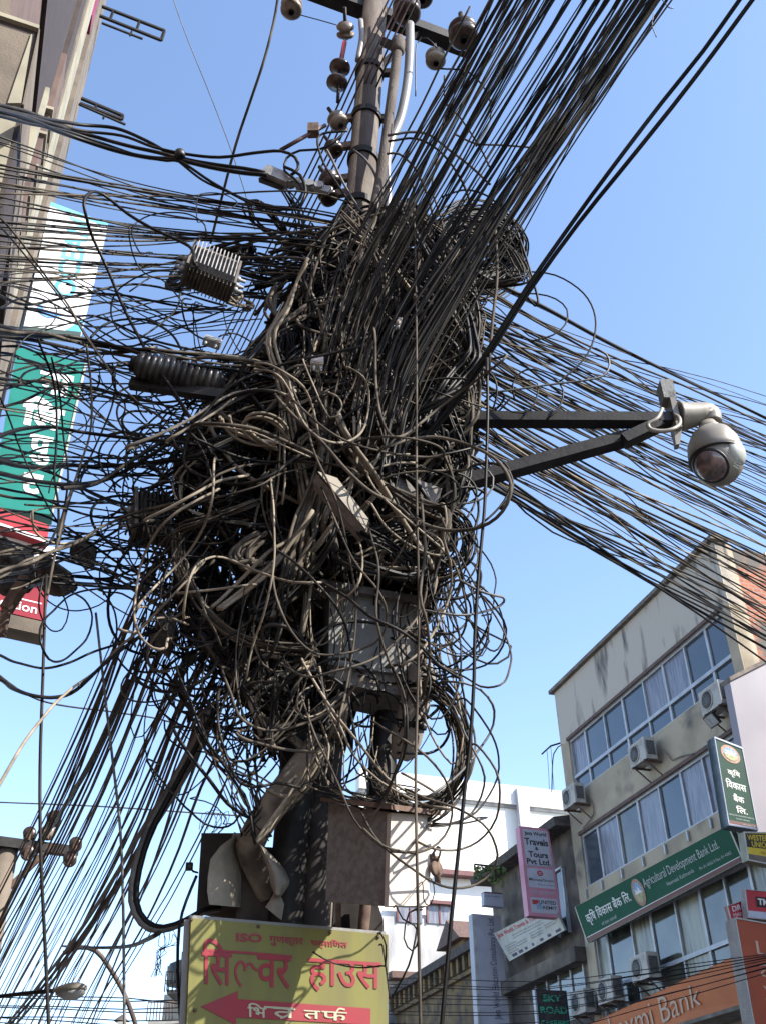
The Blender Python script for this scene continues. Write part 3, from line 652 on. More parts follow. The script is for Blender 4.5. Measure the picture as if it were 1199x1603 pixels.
strip('pilaster', 'cream_trim', 111, 118, 120, .012)
strip('side_panel', 'soffit', 105, 110, 120, -.01)
strip('gap_shade', 'brown_panel_and_shade', 96, 104.5, 120, -.03, None, 130)  # dark strip: shade between the pilasters, put into the colour
strip('side_panel', 'mauve', 96, 104.5, 120, -.03, 131, None)
strip('pilaster', 'cream_trim', 84, 87, 120, .0, 80, None)
strip('recess_shade', 'brown_panel_and_shade', 30, 104, 60, -.05, None, 78)  # shade of the recess painted as a near-black strip on the wall
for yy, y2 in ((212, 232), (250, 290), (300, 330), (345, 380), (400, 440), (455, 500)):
    strip('window_strip', 'brown_panel_and_shade', 74 - .26 * (yy - 250) - 10, 74 - .26 * (yy - 250) + 1, yy, -.04, yy, y2)
    strip('sill', 'cream_trim', 74 - .26 * (yy - 250) - 11, 74 - .26 * (yy - 250) + 3, yy, .0, yy - 5, yy)
strip('narrow_trim', 'cream_trim', 34, 37, 320, -.03, 190, None)
SBAY = 8.0
def bay(name, mt, pts, d0, d1):
    q = [PP(x, y, E0 - UL * SBAY, UL) for x, y in pts]; m = MB(); m.slab(q, NL_, d0, d1); return fixn(m.build(name, M[mt], TB))
NL_ = -UL
bay('bay', 'brown_panel_and_shade', [(-300, -70), (61, 50), (36, 168), (-300, 168)], -3, 0)
bay('bay_lip', 'cream_trim', [(-300, -76), (62, 46), (61, 51), (-300, -68)], -3, .03)
bay('bay_lip', 'soffit', [(61, 50), (63, 50), (38, 168), (35, 168)], -3, .02)
bay('bay_panel', 'soffit', [(-300, -50), (49, 60), (22, 168), (-300, 168)], 0, .02)
bay('bay_trim', 'cream_trim', [(49, 60), (50.5, 61), (33, 168), (12, 168)], 0, .03)
bay('pier', 'cream_trim', [(-60, 168), (30, 168), (-8, 330), (-70, 560), (-200, 560)], -1.0, -.02)
bay('pier_shadow_gap', 'brown_panel_and_shade', [(30, 168), (37, 168), (2, 330), (-50, 560), (-70, 560), (-8, 330)], -1.0, -.04)
bay('upper_block', 'soffit', [(-300, -300), (40, -300), (20, -60), (17, 34), (-300, -70)], -1.5, -.01)

# iron sign brackets sticking out
def ladder(tl, tr, br, bl, label, rungs, tail):
    p0 = L3(.0, 0, 0)
    q = [PP(x, y, E0 - UL * .15, UL) for x, y in (tl, tr, br, bl)]
    t = empty('iron_bracket', q[0], label, 'bracket')
    m = MB(); m.bar(q[0], q[1], .05); m.bar(q[3], q[2], .05); m.bar(q[1], q[2], .05)
    for k in rungs: m.bar(q[0].lerp(q[1], k), q[3].lerp(q[2], k), .04)
    m.build('frame', M['dark_steel'], t)
    tq = [PP(x, y, E0 - UL * .15, UL) for x, y in tail]
    m = MB(); m.bar(tq[0], tq[1], .035); m.bar(tq[2], tq[3], .03); m.build('rod', M['dark_steel'], t)
ladder((155, 8), (258, 48), (253, 63), (150, 22), 'upper ladder shaped iron bracket sticking out of the left building', (.22, .62), ((160, 36), (224, 61), (207, 49), (204, 56)))
ladder((128, 154), (193, 181), (191, 187), (126, 162), 'lower ladder shaped iron bracket sticking out of the left building', (.36,), ((124, 163), (197, 195), (166, 176), (162, 186)))

# signs standing out from the left building
M['white_face'] = mat('white_face', (.78, .80, .82), rough=.5)
M['cyan_ink'] = mat('cyan_ink', (.08, .42, .62), (.2, .55, .7), rough=.5, scale=1.5)
M['blue_ink'] = mat('blue_ink', (.10, .25, .75), (.2, .5, .85), rough=.5, scale=3)
M['teal'] = mat('teal', (.012, .20, .165), (.010, .16, .135), rough=.35, scale=2)
NL = -UL
def lq(corners, s=.2): return [PP(x, y, E0 - UL * s, UL) for x, y in corners]
q = lq([(80, 316), (170, 350), (128, 520), (38, 510)])
t = sign_board('white_blue_sign', q, NL, .25, M['white_face'], M['pale_frame'], 'sunlit white sign with blue letters running upwards beside the left building', 'sign')
ink(text_mb('OCEAN', q, .36, .06, .74, .74, NL, .006, .02, rot=90), 'cyan_ink', t)
m = MB(); m.slab(sub(q, 0, 0, 1, .035), NL, 0, .004); m.slab([bil(q, .72, 1), bil(q, 1, .88), bil(q, 1, 1)], NL, 0, .004); fixn(m.build('cyan_band', M['cyan_ink'], t))
cc = [bil(q, .42 + .22 * math.cos(a), .84 + .06 * math.sin(a)) + NL * .006 for a in [R(190) - R(150) * i / 10 for i in range(11)]]
m = MB(); m.ribbon(cc, [.02 + .09 * math.sin(math.pi * (i + 1) / 12) for i in range(11)], NL, .003); ink(m, 'blue_ink', t, 'emblem')
q = lq([(28, 541), (137, 570), (84, 806), (-14, 792)])
t = sign_board('teal_sign', q, NL, .25, M['teal'], M['pale_frame'], 'teal sign with large white script beside the left building, behind the cables', 'sign')
m = MB(); m.slab(sub(q, .965, 0, 1.0, 1), NL, .0, .012); fixn(m.build('edge_strip', M['pale_frame'], t))
for tx, a, b, u0, u1 in (('ना', .11, .27, .38, .86), ('िल', .30, .50, .22, .84), ('पु', .54, .72, .40, .76), ('ट', .78, .90, .42, .72)):
    ink(text_mb(tx, q, u0, a, u1, b, NL, .006, .05), 'white_face', t)
q = lq([(2, 796), (78, 822), (74, 850), (-6, 822)], .35)
t = sign_board('red_strip_sign', q, NL, .3, M['red_face'], M['pale_frame'], 'narrow red sign with a white lower edge just under the teal sign', 'sign')
m = MB(); m.slab(sub(q, 0, .8, 1, 1), NL, 0, .006); fixn(m.build('white_edge', M['white_face'], t))
q = lq([(0, 838), (92, 858), (84, 905), (-10, 885)], .2)
t = sign_board('black_white_sign', q, NL, .3, M['white_face'], M['pale_frame'], 'white sign with blocky black marks between the red strip and the maroon sign', 'sign')
m = MB()
for a, b, c_, d_ in ((.1, .25, .3, .6), (.42, .2, .62, .55), (.5, .55, .72, .8), (.75, .25, .92, .7)): m.slab(sub(q, a, b, c_, d_), NL, 0, .004)
fixn(m.build('black_mark', M['black'], t))
q = lq([(-6, 890), (81, 912), (70, 972), (-16, 952)], .1)
t = sign_board('maroon_sign', q, NL, .3, mat('maroon_face', (.26, .015, .03), (.22, .012, .025), rough=.45, scale=2), M['pale_frame'], 'maroon sign with white words cut by the left edge, below the dark cable lump', 'sign')
ink(text_mb('Exp', q, -.1, .18, .42, .5, NL, .006, .01), 'white_face', t); ink(text_mb('Education', q, -.25, .66, .84, .88, NL, .006, .01), 'white_face', t)
m = MB(); m.slab(sub(q, .5, .58, .9, .61), NL, 0, .004); ink(m, 'white_face', t, 'white_line')
m = MB(); m.slab(lq([(-16, 954), (71, 974), (68, 994), (-18, 975)], .1), NL, -.3, .0); fixn(m.build('base_box', M['soffit'], t))
# ------------------------------------------------------------------ the utility pole and what hangs on it
PY = 4.0
pb, pt_ = P(478, 1440, PY), P(583, 60, PY + .02)
pdir = (pt_ - pb).normalized(); foot = pb - pdir * (pb.z / pdir.z)
top = pt_ + pdir * 1.1
pole = empty('utility_pole', foot, 'rusty steel utility pole leaning right, rising out of the cable tangle', 'pole')
m = MB(); L = (top - foot).length
m.lathe(foot, pdir, [(.115, 0), (.115, L * .25), (.105, L * .251), (.10, L * .5), (.088, L * .501), (.085, L)], 28)
fixn(m.build('shaft', M['rust_pole'], pole))
def axis_at(py):                                              # point of the pole axis at photo row py
    lo, hi = foot, top
    for _ in range(40):
        mid = (lo + hi) / 2; v = RW.transposed() @ (mid - cam_pos); y = CY - F * v.y / -v.z
        if y > py: lo = mid
        else: hi = mid
    return mid
def ring(py, r=.1, h=.05, name='clamp_band', mt='dark_steel'):
    a = axis_at(py); m = MB(); m.lathe(a, pdir, [(r - .02, 0), (r, 0), (r, h), (r - .02, h)], 28)
    m.box(a + pdir * h / 2, Vector((1, 0, 0)), Vector((0, -1, 0)), pdir, r - .01, r + .05, -.02, .02, -h / 2, h / 2)
    return fixn(m.build(name, M[mt], pole, smooth=False))
for y in (118, 190, 255, 330): ring(y)
# crossarm square to the street
CA = axis_at(22); ca = (VL * .97 + UL * -.0).normalized()
a0 = PP(500, -12, CA + Vector((0, -.12, 0)), Vector((VL.y, -VL.x, 0))); 
a0 = P(470, -22, PY - .13); a1 = P(738, 78, PY + .0); a1 = PZ(738, 78, a0.z)
print('arm', a0, a1, (a1 - a0).length)
xd = (a1 - a0).normalized()
m = MB(); m.bar(a0 - xd * .3, a1, .11, .10); fixn(m.build('crossarm', M['dark_steel'], pole))
m = MB(); m.bar(axis_at(120) , (a0 + a1) / 2 + xd * .25, .035); m.build('arm_brace', M['dark_steel'], pole)
def insulator(px, py, Y, dpx, label, ax=None, mt='porcelain_pale', grp=True):
    c = P(px, py, Y); r = dpx * mpp(px, py, Y) / 2; ax = ax or UP
    t = empty('insulator', c, label, 'insulator', 'insulators on the pole top')
    m = MB(); m.lathe(c - ax * r * .9, ax, [(r * .35, 0), (r * .8, .02 * r), (r, r * .25), (r, r * .5), (r * .6, r * .7), (r * .95, r * .95), (r, r * 1.2), (r * .7, r * 1.6), (r * .3, r * 1.8)], 22)
    fixn(m.build('porcelain_body', M[mt], t))
    m = MB(); m.lathe(c - ax * r * 1.1, ax, [(r * .2, 0), (r * .2, r * 3.4)], 10); m.lathe(c - ax * r * 1.1, ax, [(r * .3, 0), (r * .3, r * .15)], 6); fixn(m.build('pin', M['dark_steel'], t))
    return t
insulator(457, 10, PY + .05, 34, 'pale insulator hanging alone at the top edge left of the pole')
insulator(541, 46, PY - .1, 28, 'round pale insulator on the left flank of the pole under the crossarm', Vector((0, -1, .3)).normalized())
insulator(681, 90, PY - .05, 32, 'pale insulator hanging beneath the right end of the crossarm')
insulator(724, 50, PY - .15, 46, 'large dark insulator standing at the right end of the crossarm', UP, 'porcelain')
insulator(636, 14, PY - .18, 44, 'dark brown insulator on the crossarm right of the pole top', UP, 'porcelain')
insulator(660, -8, PY - .1, 34, 'reddish insulator cut by the top edge above the pipes', UP, 'porcelain')
for k, (x, y, d, lb) in enumerate(((528, 188, 30, 'highest spool insulator on the left of the pole shaft'), (522, 232, 28, 'second spool insulator down on the left of the pole shaft'), (516, 283, 34, 'third spool insulator down, beside the bright metal clamp'), (513, 306, 30, 'lowest spool insulator on the left, hanging over the sky'))):
    insulator(x, y, PY - .02, d, lb, Vector((-.4, 0, .9)).normalized(), 'porcelain' if k != 0 else 'porcelain_pale')
    a = P(x, y, PY - .02); m = MB(); m.bar(a, axis_at(y - 8), .03, .05); m.build('bracket', M['rust'], pole)
# red disconnector rod
m = MB(); a, b = P(540, 66, PY - .1), P(532, 108, PY - .08); m.tube([a, b], .016, 8)
t = tag(m.build('fuse_rod', mat('fuse_red', (.30, .03, .03), (.2, .03, .03), rough=.5, scale=9)), 'dark red rod hanging from the round insulator left of the pole', 'fuse')
for j, s in enumerate((.95, 1.5)):
    m = MB(); c = a.lerp(b, s); m.lathe(c, (b - a).normalized(), [(.01, -.03), (.07, -.008), (.07, .008), (.01, .03)], 18); fixn(m.build('disc', M['porcelain'], t))
m = MB(); m.tube([b, P(529, 160, PY - .05)], .012, 6); m.build('lead', M['dark_steel'], t)
# riser pipes beside the shaft
def pipe(name, pts, r, mt, label, cat='pipe', n=14, step=.05):
    m = MB(); m.tube(catmull([P(*p) for p in pts], step), r, n); return tag(m.build(name, M[mt]), label, cat)
pipe('riser_pipe', [(624, 62, 3.74), (617, 120, 3.74), (608, 190, 3.74), (600, 250, 3.74), (590, 310, 3.74), (572, 380, 3.74), (562, 450, 3.74)], .032, 'rust_pole', 'brown riser pipe with a swollen cap leaning on the pole')
t = bpy.data.objects['riser_pipe']; a = P(624, 66, 3.74); b = P(621, 88, 3.74)
m = MB(); m.lathe(a, (b - a).normalized(), [(.02, -.05), (.034, -.04), (.034, -.02), (.042, 0), (.046, .10), (.034, .13)], 18); fixn(m.build('pipe_cap', M['rust_pole'], t))
M['grey_pvc'] = mat('grey_pvc', (.26, .26, .27), (.16, .155, .15), rough=.4, scale=4, stretch=(2, 2, .5))
pipe('grey_conduit', [(641, 38, 3.84), (641, 75, 3.84), (637, 130, 3.84), (626, 185, 3.84), (610, 225, 3.84), (604, 262, 3.84), (606, 310, 3.86), (600, 360, 3.9)], .030, 'grey_pvc', 'pale grey conduit bending down beside the brown riser pipe')
pipe('thin_conduit', [(565, 32, 3.86), (566, 60, 3.86), (560, 95, 3.86)], .018, 'grey_pvc', 'short thin grey conduit stub at the very top of the pole')
m = MB(); m.bar(P(600, 66, 3.93), P(628, 78, 3.83), .05); tag(m.build('pipe_bracket', M['dark_steel']), 'dark bracket holding the pipes to the pole', 'bracket')

# bright strand clamp at the left of the shaft
t = empty('strand_clamp', P(470, 285, 3.9), 'bright galvanised strand clamp left of the pole, holding a thick dark cable', 'clamp')
m = MB(); a, b = P(415, 268, 3.9), P(455, 285, 3.9); m.bar(a, b, .055, .075); m.build('clamp_body', M['galv'], t)
m = MB(); 
for k in range(4):
    x = 455 + k * 15; c = P(x, 285 + k * 3, 3.9); m.bar(c, P(x + 17, 288 + k * 3.5, 3.9), .02, .05)
    m.lathe(c, Vector((0, -1, 0)), [(.03, -.03), (.03, .03)], 8)
m.build('link_chain', M['galv'], t, smooth=False)
m = MB(); m.bar(P(412, 276, 3.93), P(450, 290, 3.93), .03, .09); m.build('dark_shoe', M['black'], t)
t = empty('line_tap', P(490, 202, 3.9), 'small wrapped line connector left of the pole on a brown wire', 'connector')
m = MB(); m.box(P(491, 204, 3.9), Vector((1, 0, 0)), Vector((0, 1, 0)), UP, -.035, .035, -.03, .03, -.04, .04); m.build('block', M['rust'], t)
m = MB(); m.tube([P(440, 235, 3.9), P(470, 218, 3.9), P(510, 196, 3.9)], .014, 6); m.build('rod', M['cab_red'], t)

# ------------------------------------------------------------------ arm and dome camera
YA = 3.75
arm = empty('camera_arm', P(660, 720, YA), 'dark steel camera arm with horizontal beam and long diagonal strut reaching right', 'arm')
m = MB()
def hollow(mb, a, b, w): mb.bar(a, b, w, w * .8)
hollow(m, P(600, 656, YA), P(1062, 658, YA), .066); m.build('beam', M['dark_steel'], arm)
m = MB(); hollow(m, P(600, 790, YA + .03), P(985, 685, YA + .03), .070); m.build('strut', M['dark_steel'], arm)
m = MB(); hollow(m, P(975, 691, YA - .0), P(1032, 664, YA), .066); m.build('strut_end', M['dark_steel'], arm)
dc = empty('dome_camera', P(1118, 710, YA), 'cream dome surveillance camera hanging from the end of the steel arm', 'camera')
k_ = mpp(1118, 700, YA); c = P(1120, 713, YA); rr = 42.5 * k_
m = MB(); m.lathe(c, -UP, [(rr * .22, -rr * 1.22), (rr * .30, -rr * 1.24), (rr * .45, -rr * 1.18), (rr * .74, -rr * .92), (rr * .93, -rr * .52), (rr * .995, -.1 * rr), (rr, rr * .14), (rr * .97, rr * .16)], 36); fixn(m.build('housing', M['cam_white'], dc))
m = MB(); m.lathe(c, -UP, [(rr * 1.0, rr * .12), (rr * 1.025, rr * .14), (rr * 1.025, rr * .19), (rr * .9, rr * .2)], 36); fixn(m.build('rim', M['black'], dc))
vd = (cam_pos - c).normalized(); cc = c - UP * rr * .18
hd = Vector((vd.x, vd.y, 0)).normalized()
m = MB(); m.lathe(cc, -UP, [(rr * .93, 0), (rr * .92, rr * .22), (rr * .80, rr * .56), (rr * .55, rr * .84), (rr * .25, rr * .97), (0, rr * 1.0)], 36); fixn(m.build('lower_shell', M['cam_white'], dc))
ax2 = (hd * .55 - UP * .80 - Vector((.40, 0, 0))).normalized()
m = MB(); cg = cc + ax2 * rr * .10 ; m.lathe(cg, ax2, [(rr * .62, rr * .60), (rr * .66, rr * .64), (rr * .66, rr * .70), (rr * .60, rr * .72)], 30); fixn(m.build('window_ring', M['black'], dc))
m = MB(); m.lathe(cg, ax2, [(rr * .62, rr * .62), (rr * .56, rr * .78), (rr * .40, rr * .92), (rr * .2, rr * .99), (0, rr * 1.0)], 30); fixn(m.build('glass_window', M['glass_dome'], dc))
ax3 = (Vector((.80, 0, 0)) + hd * .62 - UP * .12).normalized(); cs = cc + ax3 * rr * .12
m = MB(); m.lathe(cs, ax3, [(rr * .52, rr * .62), (rr * .50, rr * .72), (rr * .36, rr * .84), (rr * .18, rr * .90), (0, rr * .92)], 30); fixn(m.build('sun_shade', M['cam_white2'], dc))
ax4 = (Vector((.62, 0, 0)) + hd * .55 - UP * .6).normalized(); side = ax4.cross(UP).normalized(); up4 = side.cross(ax4).normalized()
m = MB()
for j in range(4): m.box(cc + ax4 * rr * .93 + up4 * rr * (-.12 + j * .09), side, ax4, up4, -rr * .16, rr * .16, 0, rr * .045, -rr * .02, rr * .02)
m.build('vent_slot', M['cam_white2'], dc)
# neck and bracket
m = MB(); m.lathe(c + UP * rr * 1.18, UP, [(rr * .42, -.005), (rr * .42, rr * .1), (rr * .34, rr * .14), (rr * .34, rr * .3)], 24); fixn(m.build('neck', M['cam_white'], dc))
pts = [P(1062, 652, YA), P(1075, 651, YA), P(1092, 648, YA), P(1104, 646, YA), P(1113, 649, YA), P(1115, 662, YA)]
m = MB(); m.tube(catmull(pts, .01), [.075 - .03 * min(1, i / 14) for i in range(80)], 12); m.build('bracket', M['cam_white'], dc)
m = MB(); xx = Vector((1, 0, 0)); yy = Vector((0, 1, 0))
m.box(P(1057, 668, YA), xx, yy, UP, -.013, .013, -.05, .05, -.04, .18); fixn(m.build('mount_plate', M['cam_white'], dc))
m = MB(); m.box(P(1044, 620, YA), xx, yy, UP, -.035, .025, -.05, .03, -.05, .065); fixn(m.build('junction_block', M['box_grey'], dc))
m = MB(); m.slab([P(1052, 672, YA), P(1066, 670, YA), P(1062, 699, YA), P(1056, 700, YA)], yy, -.02, .02); m.build('lug', M['cam_white'], dc)
m = MB(); m.tube(catmull([P(*p) for p in ((1036, 640, YA - .1), (1028, 655, YA - .12), (1014, 664, YA - .12), (1018, 672, YA - .12), (1035, 675, YA - .12), (1052, 672, YA - .12), (1063, 664, YA - .1), (1062, 654, YA - .08), (1056, 650, YA - .06))], .01), .010, 8); m.build('cable_tail', M['cam_white'], dc)

# ------------------------------------------------------------------ cabinets
def cabinet(name, label, cat, tl, tr, br, bl, Y, yaw, depth, mt, side_mt=None, tilt=0.0):
    """front face from its corners on a plane turned by yaw; body runs backwards"""
    n = Vector((math.sin(R(yaw)), -math.cos(R(yaw)), math.tan(R(tilt)))).normalized(); p0 = P(*tl, Y)
    q = [PP(x, y, p0, n) for x, y in (tl, tr, br, bl)]
    t = empty(name, q[3], label, cat); return t, q, n
# middle grey box
t, q, n = cabinet('grey_cabinet', 'grey metal junction box in the middle of the tangle with a rusty bolt', 'junction box', (516, 921), (651, 938), (651, 1058), (515, 1040), 3.62, 14, .3, 'box_grey')
m = MB(); m.slab(q, n, -.24, 0); fixn(m.build('body', M['box_grey'], t))
m = MB(); hq = [PP(x, y, q[0] + n * .03, n) for x, y in ((505, 906), (662, 934), (660, 944), (506, 918))]; m.slab(hq, n, -.30, .0); fixn(m.build('top_lid', M['box_brown'], t))
m = MB(); c = PP(630, 993, q[0], n); m.lathe(c, n, [(.016, 0), (.016, .012), (.008, .018)], 10); fixn(m.build('bolt', M['rust'], t, smooth=False))
m = MB(); e = (q[1] - q[2]).normalized(); rx = e.cross(n).normalized(); rx = rx if rx.x > 0 else -rx
m.slab([q[1] , q[1] + rx * .012, q[2] + rx * .012, q[2]], n, -.24, .012); fixn(m.build('door_edge', M['box_white'], t))
for k in (.42, .62, .8):
    m = MB(); c = q[1].lerp(q[2], k) + rx * .02; m.box(c, rx, n, UP, -.012, .022, -.05, .014, -.02, .02); m.tube([c + n * .015, c + n * .02 - UP * .03 + rx * .02], .006, 6); m.build('latch', M['rust'], t)
m = MB(); m.slab([PP(x, y, q[0] - n * .02, n) for x, y in ((512, 1042), (660, 1060), (672, 1080), (640, 1092), (520, 1066))], n, -.22, 0); fixn(m.build('base_plate', M['box_brown'], t))
# dusty drum hanging under its right side
t = empty('dusty_drum', P(650, 1110, 3.72), 'dusty grey closure drum hanging under the right end of the grey box', 'splice closure')
a, b = P(664, 1040, 3.66), P(628, 1190, 3.8); m = MB(); k = mpp(650, 1110, 3.7)
L_ = (b - a).length; m.lathe(a, (b - a).normalized(), [(18 * k, 0), (24 * k, .02), (25 * k, L_ * .35), (22 * k, L_ * .37), (24 * k, L_ * .39), (24 * k, L_ * .8), (18 * k, L_ * .95), (10 * k, L_)], 24); fixn(m.build('drum', mat('drum', (.20, .18, .16), (.30, .27, .24), rough=.8, scale=5), t))
for f_ in (.2, .6): m = MB(); m.lathe(a.lerp(b, f_), (b - a).normalized(), [(22 * k, 0), (27 * k, .003), (27 * k, .02), (22 * k, .023)], 24); fixn(m.build('strap', M['dark_steel'], t))
# lower cabinet: shade and sun are put into its front and side colours
Yc_ = 3.35
n1 = Vector((math.sin(R(-40)), -math.cos(R(-40)), -.02)).normalized(); pC = P(612, 1272, Yc_)
f = [PP(x, y, pC, n1) for x, y in ((515, 1256), (612, 1272), (608, 1418), (510, 1411))]
n2 = Vector((math.sin(R(42)), -math.cos(R(42)), 0)).normalized(); 
s_ = [PP(x, y, pC, n2) for x, y in ((612, 1272), (676, 1277), (672, 1418), (608, 1418))]
t = empty('sunlit_cabinet', f[3], 'boxy meter cabinet above the yellow sign, brown front coloured as shaded and pale side coloured as sunlit', 'junction box')
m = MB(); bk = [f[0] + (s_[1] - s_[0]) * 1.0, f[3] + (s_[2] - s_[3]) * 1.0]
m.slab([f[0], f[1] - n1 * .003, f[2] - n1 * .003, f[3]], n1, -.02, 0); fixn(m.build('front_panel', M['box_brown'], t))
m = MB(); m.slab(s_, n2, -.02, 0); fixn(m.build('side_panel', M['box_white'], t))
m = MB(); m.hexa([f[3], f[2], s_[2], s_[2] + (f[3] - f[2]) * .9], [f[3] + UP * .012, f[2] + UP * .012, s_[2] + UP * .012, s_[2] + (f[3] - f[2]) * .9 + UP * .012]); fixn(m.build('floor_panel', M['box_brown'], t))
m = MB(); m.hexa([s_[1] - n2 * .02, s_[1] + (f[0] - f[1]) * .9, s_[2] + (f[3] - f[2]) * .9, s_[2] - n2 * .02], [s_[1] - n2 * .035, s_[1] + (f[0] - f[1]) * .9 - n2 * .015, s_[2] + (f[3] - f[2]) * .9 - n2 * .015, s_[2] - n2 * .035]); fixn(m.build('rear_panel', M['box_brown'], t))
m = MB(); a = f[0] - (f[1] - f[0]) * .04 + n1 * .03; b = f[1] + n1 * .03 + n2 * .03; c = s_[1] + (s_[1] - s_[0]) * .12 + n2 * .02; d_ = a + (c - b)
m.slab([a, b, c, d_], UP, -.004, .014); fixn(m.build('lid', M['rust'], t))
hx = PP(677, 1362, pC, n2); t2 = empty('padlock_handle', hx, 'rusty hasp and disc shaped handle on the pale side of the lower cabinet', 'handle')
m = MB(); m.lathe(hx + n2 * .01, n2, [(.02, 0), (.026, .002), (.026, .012), (.02, .014)], 22); fixn(m.build('disc', M['rust'], t2))
m = MB(); m.bar(hx + UP * .05, hx + n2 * .02 - UP * .02, .012, .02); m.bar(hx + UP * .04 + n2 * .02, hx + n2 * .02 - UP * .05, .008, .02); m.tube(catmull([hx + n2 * .02 + UP * .02, hx + n2 * .04 + UP * .05, hx + n2 * .03 + UP * .07, hx + UP * .05], .01), .004, 6); m.build('hasp', M['rust'], t2)

# torn box at lower left
t = empty('torn_box', P(380, 1430, 3.9), 'torn open meter box with black back plate and curled pale cover above the yellow sign', 'junction box')
yb = 3.95
m = MB(); m.slab([P(x, y, yb) for x, y in ((316, 1304), (378, 1304), (372, 1440), (308, 1428))], Vector((0, 1, 0)), 0, .03); fixn(m.build('back_plate', M['box_black'], t))
m = MB(); m.slab([P(x, y, yb - .12) for x, y in ((372, 1322), (470, 1330), (478, 1450), (370, 1440))], Vector((0, 1, 0)), 0, .12); fixn(m.build('inner_block', M['box_black'], t))
M['curl'] = mat('curl', (.26, .23, .185), (.16, .14, .115), rough=.75, scale=9, c3=(.07, .06, .05), s3=6, bump=.7, bscale=14)
def sheet(pl, pr, Yl, Yr, bulge, mt, name, nseg=10):
    vs = []; fs = []
    for i in range(nseg + 1):
        t_ = i / nseg
        def at(pts):
            x = t_ * (len(pts) - 1); j = min(int(x), len(pts) - 2); f2 = x - j
            return pts[j][0] * (1 - f2) + pts[j + 1][0] * f2, pts[j][1] * (1 - f2) + pts[j + 1][1] * f2
        (xa, ya), (xb, yb_) = at(pl), at(pr)
        for j in range(7):
            s = j / 6; vs.append(P(xa + (xb - xa) * s, ya + (yb_ - ya) * s, Yl + (Yr - Yl) * s - bulge * math.sin(math.pi * s)))
    for i in range(nseg):
        for j in range(6): a = i * 7 + j; fs.append((a, a + 1, a + 8, a + 7))
    k = len(vs); vs2 = [v + Vector((.003, .004, 0)) for v in vs]
    m = MB(); m.add(vs + vs2, fs + [tuple(x + k for x in f_[::-1]) for f_ in fs]); m.smooth = True; return m.build(name, M[mt], t)
sheet([(368, 1308), (346, 1324), (330, 1345), (326, 1372), (325, 1395), (328, 1416)], [(372, 1310), (374, 1330), (376, 1350), (377, 1375), (377, 1400), (377, 1420)], yb - .26, yb - .14, .03, 'curl', 'curled_cover')
sheet([(406, 1322), (414, 1345), (422, 1365), (424, 1385), (430, 1400)], [(408, 1322), (432, 1345), (446, 1362), (454, 1382), (440, 1402)], yb - .32, yb - .26, .05, 'curl', 'curled_flap')
sheet([(432, 1392), (424, 1408), (416, 1420)], [(434, 1392), (444, 1415), (440, 1440)], yb - .28, yb - .24, .02, 'curl', 'torn_strip')
m = MB(); m.bar(P(368, 1308, yb - .2), P(395, 1322, yb - .22), .03, .02); m.bar(P(395, 1295, yb - .22), P(378, 1316, yb - .24), .022); m.build('bent_rail', M['box_grey'], t)
for (x0, y0, x1, y1) in ((398, 1330, 425, 1398), (425, 1398, 440, 1440)):
    pass
# fat conduit running into the torn box
pipe('fat_conduit', [(505, 1160, 3.60), (470, 1205, 3.60), (440, 1245, 3.62), (415, 1280, 3.66), (394, 1318, 3.72), (398, 1345, 3.78), (425, 1400, 3.85)], .052, 'curl', 'fat dusty conduit slanting down-left into the torn meter box')
m = MB()
for k in range(4):
    pts = [(500 + k * 3, 1170 + k * 8), (470, 1220 + k * 10), (440 + k * 2, 1262), (412 + k * 3, 1300), (400, 1322)]
    m.tube(catmull([P(x, y, 3.5 + .02 * k) for x, y in pts], .04), .006, 5)
m.tube(catmull([P(x, y, 3.52) for x, y in ((418, 1236), (440, 1246), (462, 1244), (478, 1230))], .03), .008, 6)
tag(m.build('tie_wire', M['cab_tan']), 'loose tan tie wires wrapped along the fat conduit', 'wire')
# other uprights behind the front
pipe('trunk_shade_pipe', [(470, 1000, 3.8), (466, 1200, 3.8), (456, 1330, 3.82), (448, 1470, 3.85)], .07, 'dark_steel', 'thick black pipe added for the shade beside the pole above the torn box')  # this black pipe and the next are added for the shade on the trunk
pipe('trunk_shade_pipe', [(512, 1000, 3.86), (505, 1200, 3.86), (498, 1330, 3.86), (490, 1480, 3.86)], .06, 'box_black', 'black pipe added for the shade between the fat conduit and the lower cabinet')
pipe('rusty_strut', [(590, 1090, 3.95), (586, 1180, 3.95), (582, 1250, 3.95), (572, 1420, 3.95), (566, 1480, 3.95)], .022, 'rust', 'thin rusty upright behind the lower cabinet', 'strut')
pipe('black_upright', [(612, 1090, 3.9), (600, 1180, 3.9), (598, 1260, 3.9)], .055, 'black', 'thick black upright between the two cabinets', 'strut')
m = MB(); m.slab([P(x, y, 4.05) for x, y in ((440, 1200), (520, 1200), (600, 1440), (600, 1480), (440, 1470))], Vector((0, 1, 0)), 0, .10); tag(m.build('mounting_board', M['box_black']), 'black mounting board behind the pole between torn box and lower cabinet', 'board')
m = MB(); m.bar(P(570, 1400, 4.0), P(574, 1500, 4.0), .05, .02); m.bar(P(530, 1415, 4.0), P(530, 1500, 4.0), .02); tag(m.build('sign_post', M['rust']), 'rusty flat bars carrying the yellow sign', 'post')

